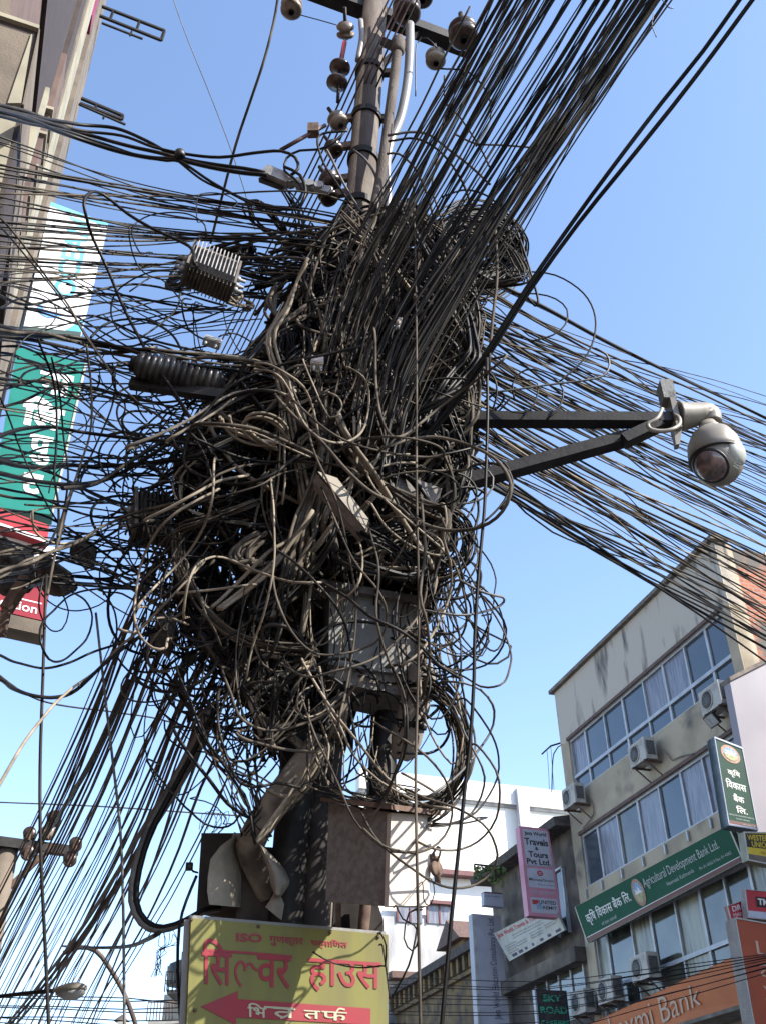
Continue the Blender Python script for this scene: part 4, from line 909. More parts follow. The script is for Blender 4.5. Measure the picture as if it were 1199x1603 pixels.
# ------------------------------------------------------------------ yellow sign
ys = 3.55
zL = P(300, 1437, ys).z; a = P(300, 1437, ys); b = PZ(607, 1463, zL); hd_ = (b - a); hd_.z = 0; hd_.normalize(); n = toward_cam(Vector((-hd_.y, hd_.x, 0)), a)
print('yellow sign', a, b, 'yaw', math.degrees(math.atan2(hd_.y, hd_.x)))
Q = [PP(x, y, a, n) for x, y in ((300, 1437), (607, 1463), (607, 1660), (291, 1640))]
t = empty('yellow_sign', Q[3], 'faded yellow sign with red hand painted lettering and arrow at the pole foot', 'sign')
fixn(MB().slab(Q, n, -.03, 0).build('panel', M['sign_yellow'], t))
m = MB()
for i in (0, 1, 3):
    p, r_ = Q[i], Q[(i + 1) % 4]; m.bar(p - n * .03, r_ - n * .03, .022, .028)
m.build('frame', M['box_grey'], t)
def S4(x, y): return PP(280 + x / 3.526, 1420 + y / 3.526, a, n) + n * .0015
KW = mpp(450, 1520, ys) / 3.526
def strokes(lst, wd, mt, name, thick=.0015):
    m = MB()
    for j, s in enumerate(lst):
        pts = [S4(x, y) + n * (.00012 * j) for x, y in s]
        pts = catmull(pts, n=5) if len(pts) > 2 else pts
        m.ribbon(pts, wd * KW, n, thick)
    return fixn(m.build(name, M[mt], t, smooth=False))
W1 = [
 [(150, 238), (400, 255), (628, 275)],                                   # head line 1
 [(346, 438), (322, 398), (314, 350), (328, 312), (350, 304), (366, 328), (364, 352)], [(364, 350), (376, 322), (398, 314), (418, 338), (438, 352)],
 [(722, 288), (900, 300), (1108, 322)],                                  # head line 2
]
strokes(W1, 13, 'sign_red', 'painted_lettering', .0012)
def painted(tx, x0, y0, x1, y1, mt, e, lift=.001, nm='painted_lettering'):
    sl_ = .062; mm = MB()
    for j, (dx, dy) in enumerate(((-e, 0), (e, 0), (0, -e * .7), (0, e * .7), (0, 0), (-e * .7, e * .5), (e * .7, -e * .5))):
        q_ = [S4(x0 + dx, y0 + dy), S4(x1 + dx, y0 + dy + (x1 - x0) * sl_), S4(x1 + dx, y1 + dy + (x1 - x0) * sl_), S4(x0 + dx, y1 + dy)]
        k_m = text_mb(tx, q_, 0, 0, 1, 1, n, lift + .00012 * j, 0); mm.add(k_m.v, k_m.f)
    return mm.build(nm, M[mt], t, smooth=False)
painted('िस', 130, 172, 292, 425, 'sign_red', 2.8); painted('वर', 436, 267, 616, 440, 'sign_red', 2.8); painted('हाउस', 716, 284, 1112, 460, 'sign_red', 2.8)
painted('िभ', 380, 530, 482, 606, 'sign_pale', 2, .003, 'white_lettering'); painted('त', 520, 556, 640, 608, 'sign_pale', 2, .003, 'white_lettering'); painted('त', 690, 570, 778, 614, 'sign_pale', 2, .003, 'white_lettering'); painted('फ', 788, 575, 925, 622, 'sign_pale', 2, .003, 'white_lettering')
A4 = [(122, 549), (328, 464), (326, 508), (1058, 560), (1056, 650), (318, 610), (316, 650)]
m = MB(); m.add([S4(x, y) + n * .001 for x, y in A4], [tuple(range(7))]); m.add([S4(x, y) for x, y in A4], [tuple(range(7))]); m.build('painted_arrow', M['sign_red'], t)
def rw(s, dx=0): return [(x + dx, y) for x, y in s]
t_arrow = [
 [(470, 552), (640, 562)], [(612, 590), (585, 606), (560, 614)],
 [(868, 580), (884, 562), (915, 567)]]
m = MB()
for j, s in enumerate(t_arrow):
    pts = [S4(x, y) + n * (.0020 + .0001 * j) for x, y in s]; pts = catmull(pts, n=5) if len(pts) > 2 else pts
    m.ribbon(pts, 9.5 * KW, n, .001)
fixn(m.build('white_lettering', M['sign_pale'], t, smooth=False))
ql = [S4(318, 142), S4(460, 150), S4(460, 196), S4(318, 190)]; text_mb('ISO', ql, 0, 0, 1, 1, n, .001, .03).build('painted_lettering', M['sign_red'], t, smooth=False)
ql = [S4(500, 160), S4(688, 172), S4(688, 222), S4(500, 212)]; text_mb('गुणस्तर', ql, 0, 0, 1, 1, n, .001, .02).build('painted_lettering', M['sign_red'], t, smooth=False)
ql = [S4(728, 172), S4(932, 185), S4(932, 236), S4(728, 226)]; text_mb('पर्मािणत', ql, 0, 0, 1, 1, n, .001, .02).build('painted_lettering', M['sign_red'], t, smooth=False)
m = MB()
for x, y in ((90, 570), (70, 70), (1100, 165), (440, 108), (835, 140)): m.lathe(S4(x, y), n, [(.006, 0), (.006, .004), (.003, .006)], 8)
m.build('screw', M['rust'], t)

# ------------------------------------------------------------------ small gear caught in the wires
def finned_box(name, label, px, py, Y, yaw, tiltx, W, H, D, nf=13, fm='fin'):
    c = P(px, py, Y); Mx = Matrix.Rotation(R(yaw), 3, 'Z') @ Matrix.Rotation(R(tiltx[0]), 3, 'X') @ Matrix.Rotation(R(tiltx[1]), 3, 'Y')
    ux, uy, uz = Mx @ Vector((1, 0, 0)), Mx @ Vector((0, 1, 0)), Mx @ Vector((0, 0, 1))
    t = empty(name, c, label, 'amplifier')
    m = MB(); m.box(c, ux, uy, uz, -W / 2, W / 2, -D / 2, D / 2, -H / 2, H / 2); m.build('body', M['fin_dirty'], t)
    m = MB()
    for i in range(nf):
        x = -W / 2 + W * (i + .5) / nf; m.box(c + ux * x, ux, uy, uz, -.0028, .0028, -D / 2 - .035, -D / 2, -H / 2 * .96, H / 2 * .96)
    m.build('front_fin', M[fm], t); m = MB()
    for i in range(nf):
        x = -W / 2 + W * (i + .5) / nf; m.box(c + ux * x, ux, uy, uz, -.003, .003, -D / 2 * .95, D / 2 * .95, -H / 2 - .03, -H / 2)
    m.build('lower_fin', M['fin_dirty'], t)
    m = MB(); m.box(c, ux, uy, uz, -W / 2 - .015, -W / 2, -D / 2 - .02, D / 2, -H / 2 - .015, H / 2 + .01); m.build('end_plate', M['fin_dirty'], t); m = MB(); m.box(c, ux, uy, uz, W / 2, W / 2 + .012, -D / 2 - .01, D / 2, -H / 2 - .01, H / 2); m.build('end_plate', M['fin_dirty'], t)
    for k in (-.25, .1, .35):
        m = MB(); a_ = c - uz * H * .42 * k * 2 + ux * (W / 2 + .012); m.lathe(a_, ux, [(.016, 0), (.016, .02), (.009, .022), (.009, .05)], 10); m.build('connector', M['galv'], t)
        m = MB(); a_ = c - uz * H * .4 * k * 2 - ux * (W / 2 + .015); m.lathe(a_, -ux, [(.016, 0), (.016, .02), (.009, .022), (.009, .05)], 10); m.build('connector', M['galv'], t)
    return t
finned_box('finned_amplifier', 'square finned metal amplifier with bright ribs hanging in the upper left wires', 331, 428, 3.6, 25, (-8, 8), .235, .20, .13, 12)
finned_box('dark_amplifier', 'dark dirty amplifier box half buried in the left part of the tangle', 236, 812, 3.7, 20, (-10, -5), .13, .20, .12, 7, 'cab_dark')
def small_box(name, label, cat, px, py, Y, dims, rot, mt):
    c = P(px, py, Y); Mx = Matrix.Rotation(R(rot[2]), 3, 'Z') @ Matrix.Rotation(R(rot[0]), 3, 'X') @ Matrix.Rotation(R(rot[1]), 3, 'Y')
    ux, uy, uz = Mx @ Vector((1, 0, 0)), Mx @ Vector((0, 1, 0)), Mx @ Vector((0, 0, 1)); W, D, H = dims
    t = empty(name, c, label, cat); m = MB(); m.box(c, ux, uy, uz, -W / 2, W / 2, -D / 2, D / 2, -H / 2, H / 2); m.build('body', M[mt], t)
    m = MB(); m.box(c, ux, uy, uz, -W / 2 + .006, W / 2 - .006, -D / 2 - .004, -D / 2, -H / 2 + .006, H / 2 - .006); m.build('cover', M[mt], t)
    m = MB()
    for k in (-.3, .3): m.lathe(c - uz * H / 2 + ux * W * k, -uz, [(.009, 0), (.009, .018), (.005, .02), (.005, .035)], 8)
    m.build('connector', M['galv'], t); return t
small_box('cable_splitter', 'small silvery splitter box hanging under the finned amplifier', 'splitter', 333, 536, 3.6, (.085, .04, .045), (-25, 15, 20), 'galv')
small_box('cable_splitter', 'tiny white tagged splitter high in the middle of the tangle', 'splitter', 497, 567, 3.3, (.052, .03, .055), (-10, 0, 10), 'box_white')
small_box('cable_splitter', 'small splitter box stuck among cables just right of the pole middle', 'splitter', 622, 505, 3.35, (.03, .03, .05), (-10, 20, 10), 'box_white')
# tan plate and dark flat case
M['tan_metal'] = mat('tan_metal', (.17, .15, .12), (.11, .095, .08), rough=.7, scale=9, bump=.3)
t = empty('tan_case', P(540, 800, 3.3), 'slim tan metal case wedged diagonally in the middle of the tangle', 'case')
c = P(548, 792, 3.3); m = MB(); q4 = [P(498, 738, 3.06), P(528, 748, 3.16), P(577, 812, 3.16), (P(572, 828, 3.08))]
m.slab(q4, Vector((0, 1, 0)), 0, .05); fixn(m.build('lid', M['tan_metal'], t))
m = MB(); m.slab([P(496, 742, 3.07), P(572, 829, 3.09), P(562, 836, 3.12), P(490, 752, 3.10)], Vector((0, 1, 0)), 0, .06); fixn(m.build('case_body', M['box_brown'], t))
small_box('dark_case', 'dark flat case tilted under the arm strut right of the pole', 'case', 648, 772, 3.55, (.20, .05, .13), (-15, 25, 10), 'box_brown')
# ribbed splice closure
t = empty('splice_closure', P(278, 585, 3.5), 'fat black ribbed splice closure lying among the left cables', 'splice closure')
a, b = P(212, 570, 3.45), P(352, 602, 3.55); ax_ = (b - a).normalized(); L_ = (b - a).length; k = mpp(280, 585, 3.5)
prof = [(8 * k, 0), (17 * k, .004)]
nr = 13
for i in range(nr):
    h0 = L_ * (.03 + .9 * i / nr); hw = L_ * .9 / nr; r0 = (20 + 4 * math.sin(math.pi * i / nr)) * k
    prof += [(r0 - 3 * k, h0), (r0 + 1.5 * k, h0 + hw * .15), (r0 + .5 * k, h0 + hw * .8), (r0 - 3 * k, h0 + hw * .97)]
prof += [(15 * k, L_ * .97), (10 * k, L_)]
m = MB(); m.lathe(a, ax_, prof, 26); fixn(m.build('ribbed_sleeve', M['closure'], t))
m = MB(); m.lathe(a, -ax_, [(11 * k, -.01), (13 * k, .0), (13 * k, .02), (8 * k, .022), (8 * k, -.03)], 20); fixn(m.build('end_ring', M['cab_dark'], t))
m = MB(); m.bar(P(205, 600, 3.52), P(352, 620, 3.52), .04, .05); m.build('lower_bar', M['black'], t)
def lump(name, label, cat, pts, Y, dy, mt, seed):
    """crumpled bundle: an uneven skin around an outline"""
    r0 = random.Random(seed); m = MB(); c = sum((P(x, y, Y) for x, y in pts), Vector()) / len(pts)
    ring_ = [P(x, y, Y) for x, y in pts]; rows = []
    for k in range(7):
        f2 = k / 6; s = math.sin(math.pi * (f2 * .9 + .05)); off = (f2 - .5) * dy
        rows.append([c + (p - c) * s * (1 + r0.uniform(-.10, .10)) + Vector((0, off + r0.uniform(-.03, .03), r0.uniform(-.02, .02))) for p in ring_])
    vs = [v for r_ in rows for v in r_]; nn_ = len(pts); fs = [(i * nn_ + j, i * nn_ + (j + 1) % nn_, (i + 1) * nn_ + (j + 1) % nn_, (i + 1) * nn_ + j) for i in range(6) for j in range(nn_)]
    fs += [tuple(range(nn_))[::-1], tuple(6 * nn_ + j for j in range(nn_))]
    m.add(vs, fs); return tag(fixn(m.build(name, M[mt])), label, cat)
M['rag'] = mat('rag', (.03, .028, .028), (.09, .08, .07), rough=.95, scale=12, bump=.8, bscale=40)
lump('cable_wrap', 'big black crumpled wrap on the cable bundle at the far left edge', 'cable wrap', [(62, 880), (78, 868), (98, 890), (112, 905), (118, 918), (105, 930), (84, 925), (66, 918), (52, 905)], 3.7, .25, 'rag', 1)
lump('cable_wrap', 'black ragged wrap cut by the left edge in front of the maroon sign', 'cable wrap', [(-10, 855), (10, 848), (35, 862), (50, 880), (58, 900), (45, 925), (20, 935), (5, 928), (-10, 925)], 3.75, .22, 'rag', 2)
lump('cable_wrap', 'round dark taped knot where left cables enter the tangle', 'cable wrap', [(112, 862), (124, 850), (142, 852), (152, 866), (148, 882), (132, 890), (116, 880)], 3.7, .15, 'rag', 3)
lump('cable_wrap', 'dark taped knot low on the left flank of the tangle', 'cable wrap', [(235, 990), (250, 966), (270, 960), (282, 980), (276, 1005), (262, 1018), (242, 1012)], 3.6, .15, 'rag', 4)
m = MB(); m.bar(P(10, 955, 3.6), P(42, 905, 3.6), .05, .04); m.bar(P(2, 995, 3.6), P(12, 950, 3.6), .035, .03); tag(m.build('steel_stay', M['rust']), 'rusty steel stay bar at the left edge in front of the maroon sign', 'bar')

# ------------------------------------------------------------------ distant pole, crossarm and lamps at lower left
YP = 12
fp = empty('far_utility_pole', Vector((P(0, 1330, YP).x - .1, YP, 0)), 'farther concrete utility pole cut by the left edge with a dark crossarm', 'pole')
m = MB(); a = P(-2, 1400, YP); m.lathe(Vector((a.x, YP, 0)), UP, [(.17, 0), (.13, P(0, 1320, YP).z)], 20); fixn(m.build('shaft', M['soffit'], fp))
m = MB(); a = P(-10, 1317, YP - .2); b = P(122, 1334, YP + .3); m.bar(a, b, .11); m.build('crossarm', M['dark_steel'], fp)
m = MB(); m.bar(P(-4, 1408, YP), P(84, 1322, YP + .1), .06); m.build('brace', M['rust'], fp)
for x, y, d, lb, mt in ((47, 1306, 20, 'left upper insulator on the far crossarm', 'porcelain'), (44, 1334, 22, 'left lower insulator on the far crossarm', 'porcelain'), (85, 1282, 22, 'highest insulator above the far crossarm', 'porcelain'), (76, 1303, 21, 'pinkish insulator in the middle above the far crossarm', 'porcelain_pale'), (119, 1322, 20, 'right upper insulator at the far crossarm end', 'porcelain'), (110, 1345, 21, 'right lower insulator with reddish cap at the far crossarm end', 'porcelain')):
    c = P(x, y, YP); r = d * mpp(x, y, YP) / 2; o = empty('spool_insulator', c, lb, 'insulator', 'insulators on the far crossarm')
    m = MB(); axn = Vector((.25, -.95, .1)).normalized(); m.lathe(c - axn * r * .8, axn, [(r * .5, 0), (r, r * .1), (r, r * .4), (r * .6, r * .7), (r * .6, r * .9), (r, r * 1.2), (r, r * 1.5), (r * .4, r * 1.6)], 20); fixn(m.build('porcelain_body', M[mt], o))
    m = MB(); m.bar(c + axn * r * .9, c + axn * r * .9 - UP * r * 1.3, .04); m.build('pin', M['rust'], o)
# street lamp
sl = empty('street_lamp', P(60, 1550, 6), 'grey street lamp head on a thin arm coming in from the lower left', 'street lamp')
c = P(112, 1550, 6); k = mpp(112, 1550, 6)
def ell(mb, c, ax, rx, rz_up, rz_dn, L0, L1, n=16):
    rows = 12; vs = []
    for i in range(rows + 1):
        f2 = i / rows; x = L0 + (L1 - L0) * f2; s = math.sin(math.pi * min(1, max(0, .06 + .88 * f2))) ** .6 * (.55 + .45 * f2)
        for j in range(n):
            an = 2 * math.pi * j / n; z = math.sin(an); vs.append(c + ax * x + Vector((-ax.y, ax.x, 0)) * math.cos(an) * rx * s + UP * (z * (rz_up if z > 0 else rz_dn) * s))
    mb.smooth = True; mb.add(vs, [(i * n + j, i * n + (j + 1) % n, (i + 1) * n + (j + 1) % n, (i + 1) * n + j) for i in range(rows) for j in range(n)] + [tuple(range(n))[::-1], tuple(rows * n + j for j in range(n))])
ax_ = Vector((1, -.1, .04)).normalized()
m = MB(); ell(m, c, ax_, 16 * k, 14 * k, 3 * k, -32 * k, 24 * k); fixn(m.build('housing', M['cam_white'], sl))
m = MB(); ell(m, c - UP * 2 * k, ax_, 14.5 * k, 2 * k, 16 * k, -24 * k, 22 * k); fixn(m.build('diffuser', M['galv'], sl))
m = MB(); m.tube(catmull([P(-120, 1570, 6.3), P(-20, 1562, 6.2), P(40, 1555, 6.1), P(84, 1551, 6)], .3), 3.2 * k, 8); m.build('arm', M['dark_steel'], sl)
pipe('curved_lamp_arm', [(100, 1492, 9), (125, 1483, 9), (150, 1488, 9), (170, 1512, 9), (190, 1545, 9), (203, 1575, 9), (216, 1615, 9), (228, 1680, 9)], .019, 'rust_pole', 'pale brown curved lamp arm arching down to the bottom edge left of the yellow sign', 'lamp arm', step=.1)
# ------------------------------------------------------------------ cables
rw_ = random.Random(5)
def smooth_noise(r0, n, amp, dim=3):
    """slow wander along a cable"""
    ks = max(2, n // 9); kn = [Vector([r0.gauss(0, amp) for _ in range(dim)]) for _ in range(ks + 3)]; out = []
    for i in range(n):
        x = i / max(1, n - 1) * ks; j = int(x); f2 = x - j; f2 = f2 * f2 * (3 - 2 * f2); out.append(kn[j].lerp(kn[j + 1], f2))
    return out
def cable_obj(pts, wpx, mt, name='cable', label=None, group=None, cat='cable', step=.035, wander=.004, sides=6, mb=None, rr=None):
    """pts: (px, py, Y). wpx: thickness in photo pixels at mid length"""
    pts = [(x, y, Y * (1 - .24 * max(0, min(1.2, (140 - x) / 140))) if Y < 4.6 else Y) for x, y, Y in pts]
    c = catmull([P(*p) for p in pts], step)
    nz = smooth_noise(rw_, len(c), wander)
    c = [p + q for p, q in zip(c, nz)]
    mid = pts[len(pts) // 2]; r = rr or wpx * mpp(*mid) / 2
    m = mb or MB(); m.tube(c, r, sides)
    if mb is not None: return None
    return tag(m.build(name, M[mt]), label, cat, group)
def Z(pts, ox, oy, k, Y, dY=0.0):
    """traced points of an enlarged crop -> photo pixels with depth running from Y to Y + dY"""
    n = len(pts); return [(ox + x / k, oy + y / k, Y + dY * i / max(1, n - 1)) for i, (x, y) in enumerate(pts)]

# --- A: the fan of cables up to the upper right
GA = 'cables of the dense fan to the upper right'; LA = 'dark cable in the dense straight fan running to the top edge right of the pole'
CL = [(768, 3), (782, 4), (797, 5), (811, 5), (826, 5), (840, 5), (853, 4), (866, 2), (889, 3), (913, 3), (937, 3), (951, 4), (967, 4), (981, 5), (996, 6), (1006, 5), (1018, 3), (1029, 3), (1046, 1)]
def fan_path(tx0, jit):
    tx = tx0 + rw_.gauss(0, 3.2); u = (tx0 - 764) / 285
    ex = 552 + 108 * u + rw_.gauss(0, jit); ey = 420 + 175 * u + rw_.gauss(0, 30)
    mx = (tx + ex) / 2 - 5 + rw_.gauss(0, jit * .45); my = ey / 2 + 4
    Yt = 2.62 + rw_.uniform(-.12, .12); Ye = 3.32 + rw_.uniform(-.18, .25); t3 = rw_.uniform(.1, .9)
    return [(ex - 60 * t3, ey + 200 * t3, Ye + .05), (ex, ey, Ye), (mx, my, (Yt + Ye) / 2 + .05), (tx, 0, Yt), (tx + (tx - mx) * .8, -my * .8, Yt - .45)]
for tx0, cnt in CL:
    for i in range(cnt):
        mt = rw_.choice(['cab_black', 'cab_black', 'cab_dark', 'cab_dark', 'cab_brown'] if tx0 < 930 else ['cab_black', 'cab_black', 'cab_dark'])
        where = 'left' if tx0 < 875 else ('middle' if tx0 < 975 else 'right')
        cable_obj(fan_path(tx0, 9), rw_.choice([2.2, 2.6, 3.2, 4] if tx0 < 930 else [2.6, 3.2, 4, 5]), mt, 'cable', 'dark straight cable in the ' + where + ' bunch of the fan running to the top edge', GA, step=.12, wander=.005)
def flat_pair(pts, w, mt, label, **k): return cable_obj(pts, w, mt, 'cable', label, **k)
flat_pair([(640, 712, 3.45), (700, 640, 3.35), (754, 562, 3.2), (823, 452, 3.05), (898, 345, 2.9), (954, 268, 2.75), (1036, 160, 2.6), (1100, 80, 2.45), (1157, 0, 2.3), (1240, -116, 2.1)], 7, 'cab_black', 'left of the two thick black cables crossing the open sky to the top right corner', step=.12, wander=.002)
flat_pair([(642, 718, 3.47), (703, 643, 3.37), (758, 566, 3.22), (829, 455, 3.07), (906, 349, 2.9), (968, 272, 2.72), (1050, 170, 2.55), (1115, 85, 2.4), (1177, 0, 2.25), (1265, -118, 2.05)], 7.5, 'cab_black', 'right of the two thick black cables crossing the open sky to the top right corner', step=.12, wander=.002)
for pts, lb in (([(1035, -6), (1043, 10), (1054, 13)], 'wispy loose end hanging off the fan near the top edge'), ([(1019, 22), (1021, 40), (1026, 58)], 'second wispy loose end hanging off the fan, a little lower')):
    cable_obj([(x, y, 2.6) for x, y in pts], 1.6, 'cab_grey', 'cable_end', lb, step=.02)
# loops crossing the fan
for pts, w, mt, lb in (
    ([(695, 120), (697, 160), (720, 185), (750, 230), (765, 260)], 3, 'cab_dark', 'thin cable hooking down through the fan near the pole top'),
    ([(605, 212), (640, 207), (670, 212), (700, 235), (735, 262), (765, 290)], 4.5, 'cab_grey', 'grey cable arching from the conduit end into the fan'),
    ([(606, 222), (650, 218), (690, 240), (720, 280), (740, 330)], 4, 'cab_dark', 'dark cable arching below the grey one into the fan'),
    ([(606, 240), (625, 240), (650, 262), (668, 300), (680, 350)], 4, 'cab_brown', 'short brown arch at the conduit end right of the pole'),
    ([(712, 210), (745, 225), (790, 228), (850, 232)], 3.6, 'cab_grey', 'grey cable passing behind the fan toward open sky'),
    ([(690, 108), (730, 112), (755, 135), (768, 165), (765, 195), (745, 230)], 3, 'cab_dark', 'round dark loop between the strands of the fan'),
    ([(690, 310), (730, 298), (770, 312), (790, 345), (800, 380)], 3.4, 'cab_dark', 'dark arch over the big coil right of the pole')):
    cable_obj([(x, y, 3.6) for x, y in pts], w, mt, 'cable_loop', lb, group='loose cable loops')
# the big coil behind the fan
mb = MB(); mc = MB()
for i in range(110):
    a0_, a1_ = rw_.uniform(0, 6.28), rw_.uniform(4.5, 8); rx = rw_.uniform(34, 72); ry = rx * rw_.uniform(.78, .98); cx = 742 + rw_.gauss(0, 7); cy = 392 + rw_.gauss(0, 9); tl = rw_.uniform(.1, .5)
    pts = [(cx + rx * math.cos(a0_ + a1_ * j / 16) + 10 * math.sin(j * .7), cy + ry * math.sin(a0_ + a1_ * j / 16), 3.95 + .22 * math.sin(a0_ + a1_ * j / 16 + 1) + tl * .3) for j in range(17)]
    cable_obj(pts, rw_.choice([2.6, 3, 3.6]), '', mb=mb if i % 3 else mc, step=.05, wander=.006)
t = tag(mb.build('cable_coil', M['cab_black']), 'big dense black coil of spare cable behind the fan right of the pole', 'cable coil'); t['kind'] = 'thing'
mc.build('outer_turns', M['cab_dark'], t)
for i in range(16):
    e = i / 15; cable_obj([(700 + 20 * e, 330 + 70 * e, 3.9), (745 + 14 * e, 345 + 55 * e, 3.75), (782 + 24 * math.sin(e * 3), 375 + 45 * e, 3.65), (800 + 26 * math.sin(e * 3.1 + .3), 418 + 14 * e, 3.62), (806 + rw_.uniform(-8, 20), 436 + rw_.uniform(-4, 8), 3.62), (770 - 20 * e, 450 - 10 * e, 3.7), (700, 455, 3.85)], 2.6, rw_.choice(['cab_brown', 'cab_grey', 'cab_dark']), 'cable_loop', 'thin springy cable turn bulging from the right side of the big coil', 'springy turns on the coil', step=.04)

# --- B: cables to the left edge, above
GB = 'cables spanning to the upper left edge'; LB_ = 'thin black cable in the loose sheaf going to the upper left edge'
for i in range(40):
    u = (i + rw_.random()) / 40; yl = 212 + 225 * u + rw_.gauss(0, 6); yr = 335 + 85 * u + rw_.gauss(0, 14)
    if rw_.random() < .16: yl += 60; yr -= 20
    xm = 250 + rw_.gauss(0, 30); ym = yl + (yr - yl) * (.50 + rw_.gauss(0, .04)) + 8
    L = [(-160, yl - (ym - yl) * .55, 4.3), (0, yl, 4.15), (xm, ym, 3.95 + rw_.uniform(-.15, .15)), (470 + rw_.gauss(0, 25), yr, 3.85 + rw_.uniform(-.2, .2)), (560 + rw_.gauss(0, 20), yr + 18 + rw_.gauss(0, 12), 3.9)]
    cable_obj(L, rw_.choice([2.2, 2.6, 3, 3.6]), rw_.choice(['cab_black', 'cab_dark', 'cab_dark', 'cab_brown']), 'cable', LB_.replace('loose sheaf', ['uppermost', 'middle', 'lowest'][min(2, int(u * 3))] + ' third of the sheaf'), GB, step=.12, wander=.007)
thick = [
 ([(-60, 150), (0, 165), (60, 180), (120, 203), (190, 213), (240, 232), (290, 243), (345, 248), (400, 241), (440, 238), (462, 248), (466, 265), (455, 275)], 5, 'cab_dark', 'uppermost thick cable of the twisted pair bundle at the upper left, curling before the clamp'),
 ([(-60, 160), (0, 174), (60, 192), (115, 214), (180, 236), (235, 247), (280, 250), (330, 262), (380, 272), (420, 276)], 7, 'cab_black', 'middle thick cable of the twisted bundle at the upper left running into the clamp'),
 ([(-60, 158), (0, 172), (60, 183), (120, 196), (180, 202), (230, 222), (275, 243), (330, 255), (385, 264), (415, 270)], 6, 'cab_black', 'wavy thick cable twisted over its neighbours at the upper left'),
 ([(-60, 168), (0, 182), (50, 195), (110, 207), (165, 226), (215, 243), (262, 252), (283, 254), (330, 286), (380, 312), (420, 322), (460, 328), (478, 305), (470, 275), (445, 262)], 5, 'cab_black', 'thick cable leaving the twisted bundle, dipping and looping back up at the clamp'),
 ([(-60, 155), (0, 170), (70, 190), (130, 208), (200, 228), (250, 240), (278, 248)], 6, 'cab_dark', 'short thick cable taped into the twisted bundle at the upper left'),
 ([(281, 252), (320, 283), (360, 302), (400, 322), (440, 330), (462, 322), (474, 300), (460, 280), (445, 268), (449, 248), (470, 236), (500, 234), (525, 222), (545, 200)], 4, 'cab_black', 'dark cable making a double loop at the bright clamp')]
for pts, w_, mt, lb in thick: cable_obj([(x, y, 4.1 - .25 * (x / 450)) for x, y in pts], w_, mt, 'cable', lb, step=.05, wander=.003)
m = MB(); m.lathe(P(282, 237, 3.92), (P(284, 256, 3.92) - P(282, 237, 3.92)).normalized(), [(.02, 0), (.032, .01), (.032, .05), (.02, .06)], 12); tag(fixn(m.build('cable_tie', M['black'])), 'black tie strap pinching the twisted bundle at the upper left', 'tie')
k3 = lambda pts, Y, dY=0: Z(pts, 0, 0, 3.0, Y, dY)
named = [
 ([(300, 350), (340, 722 - 400)], 0, '', '') ,]
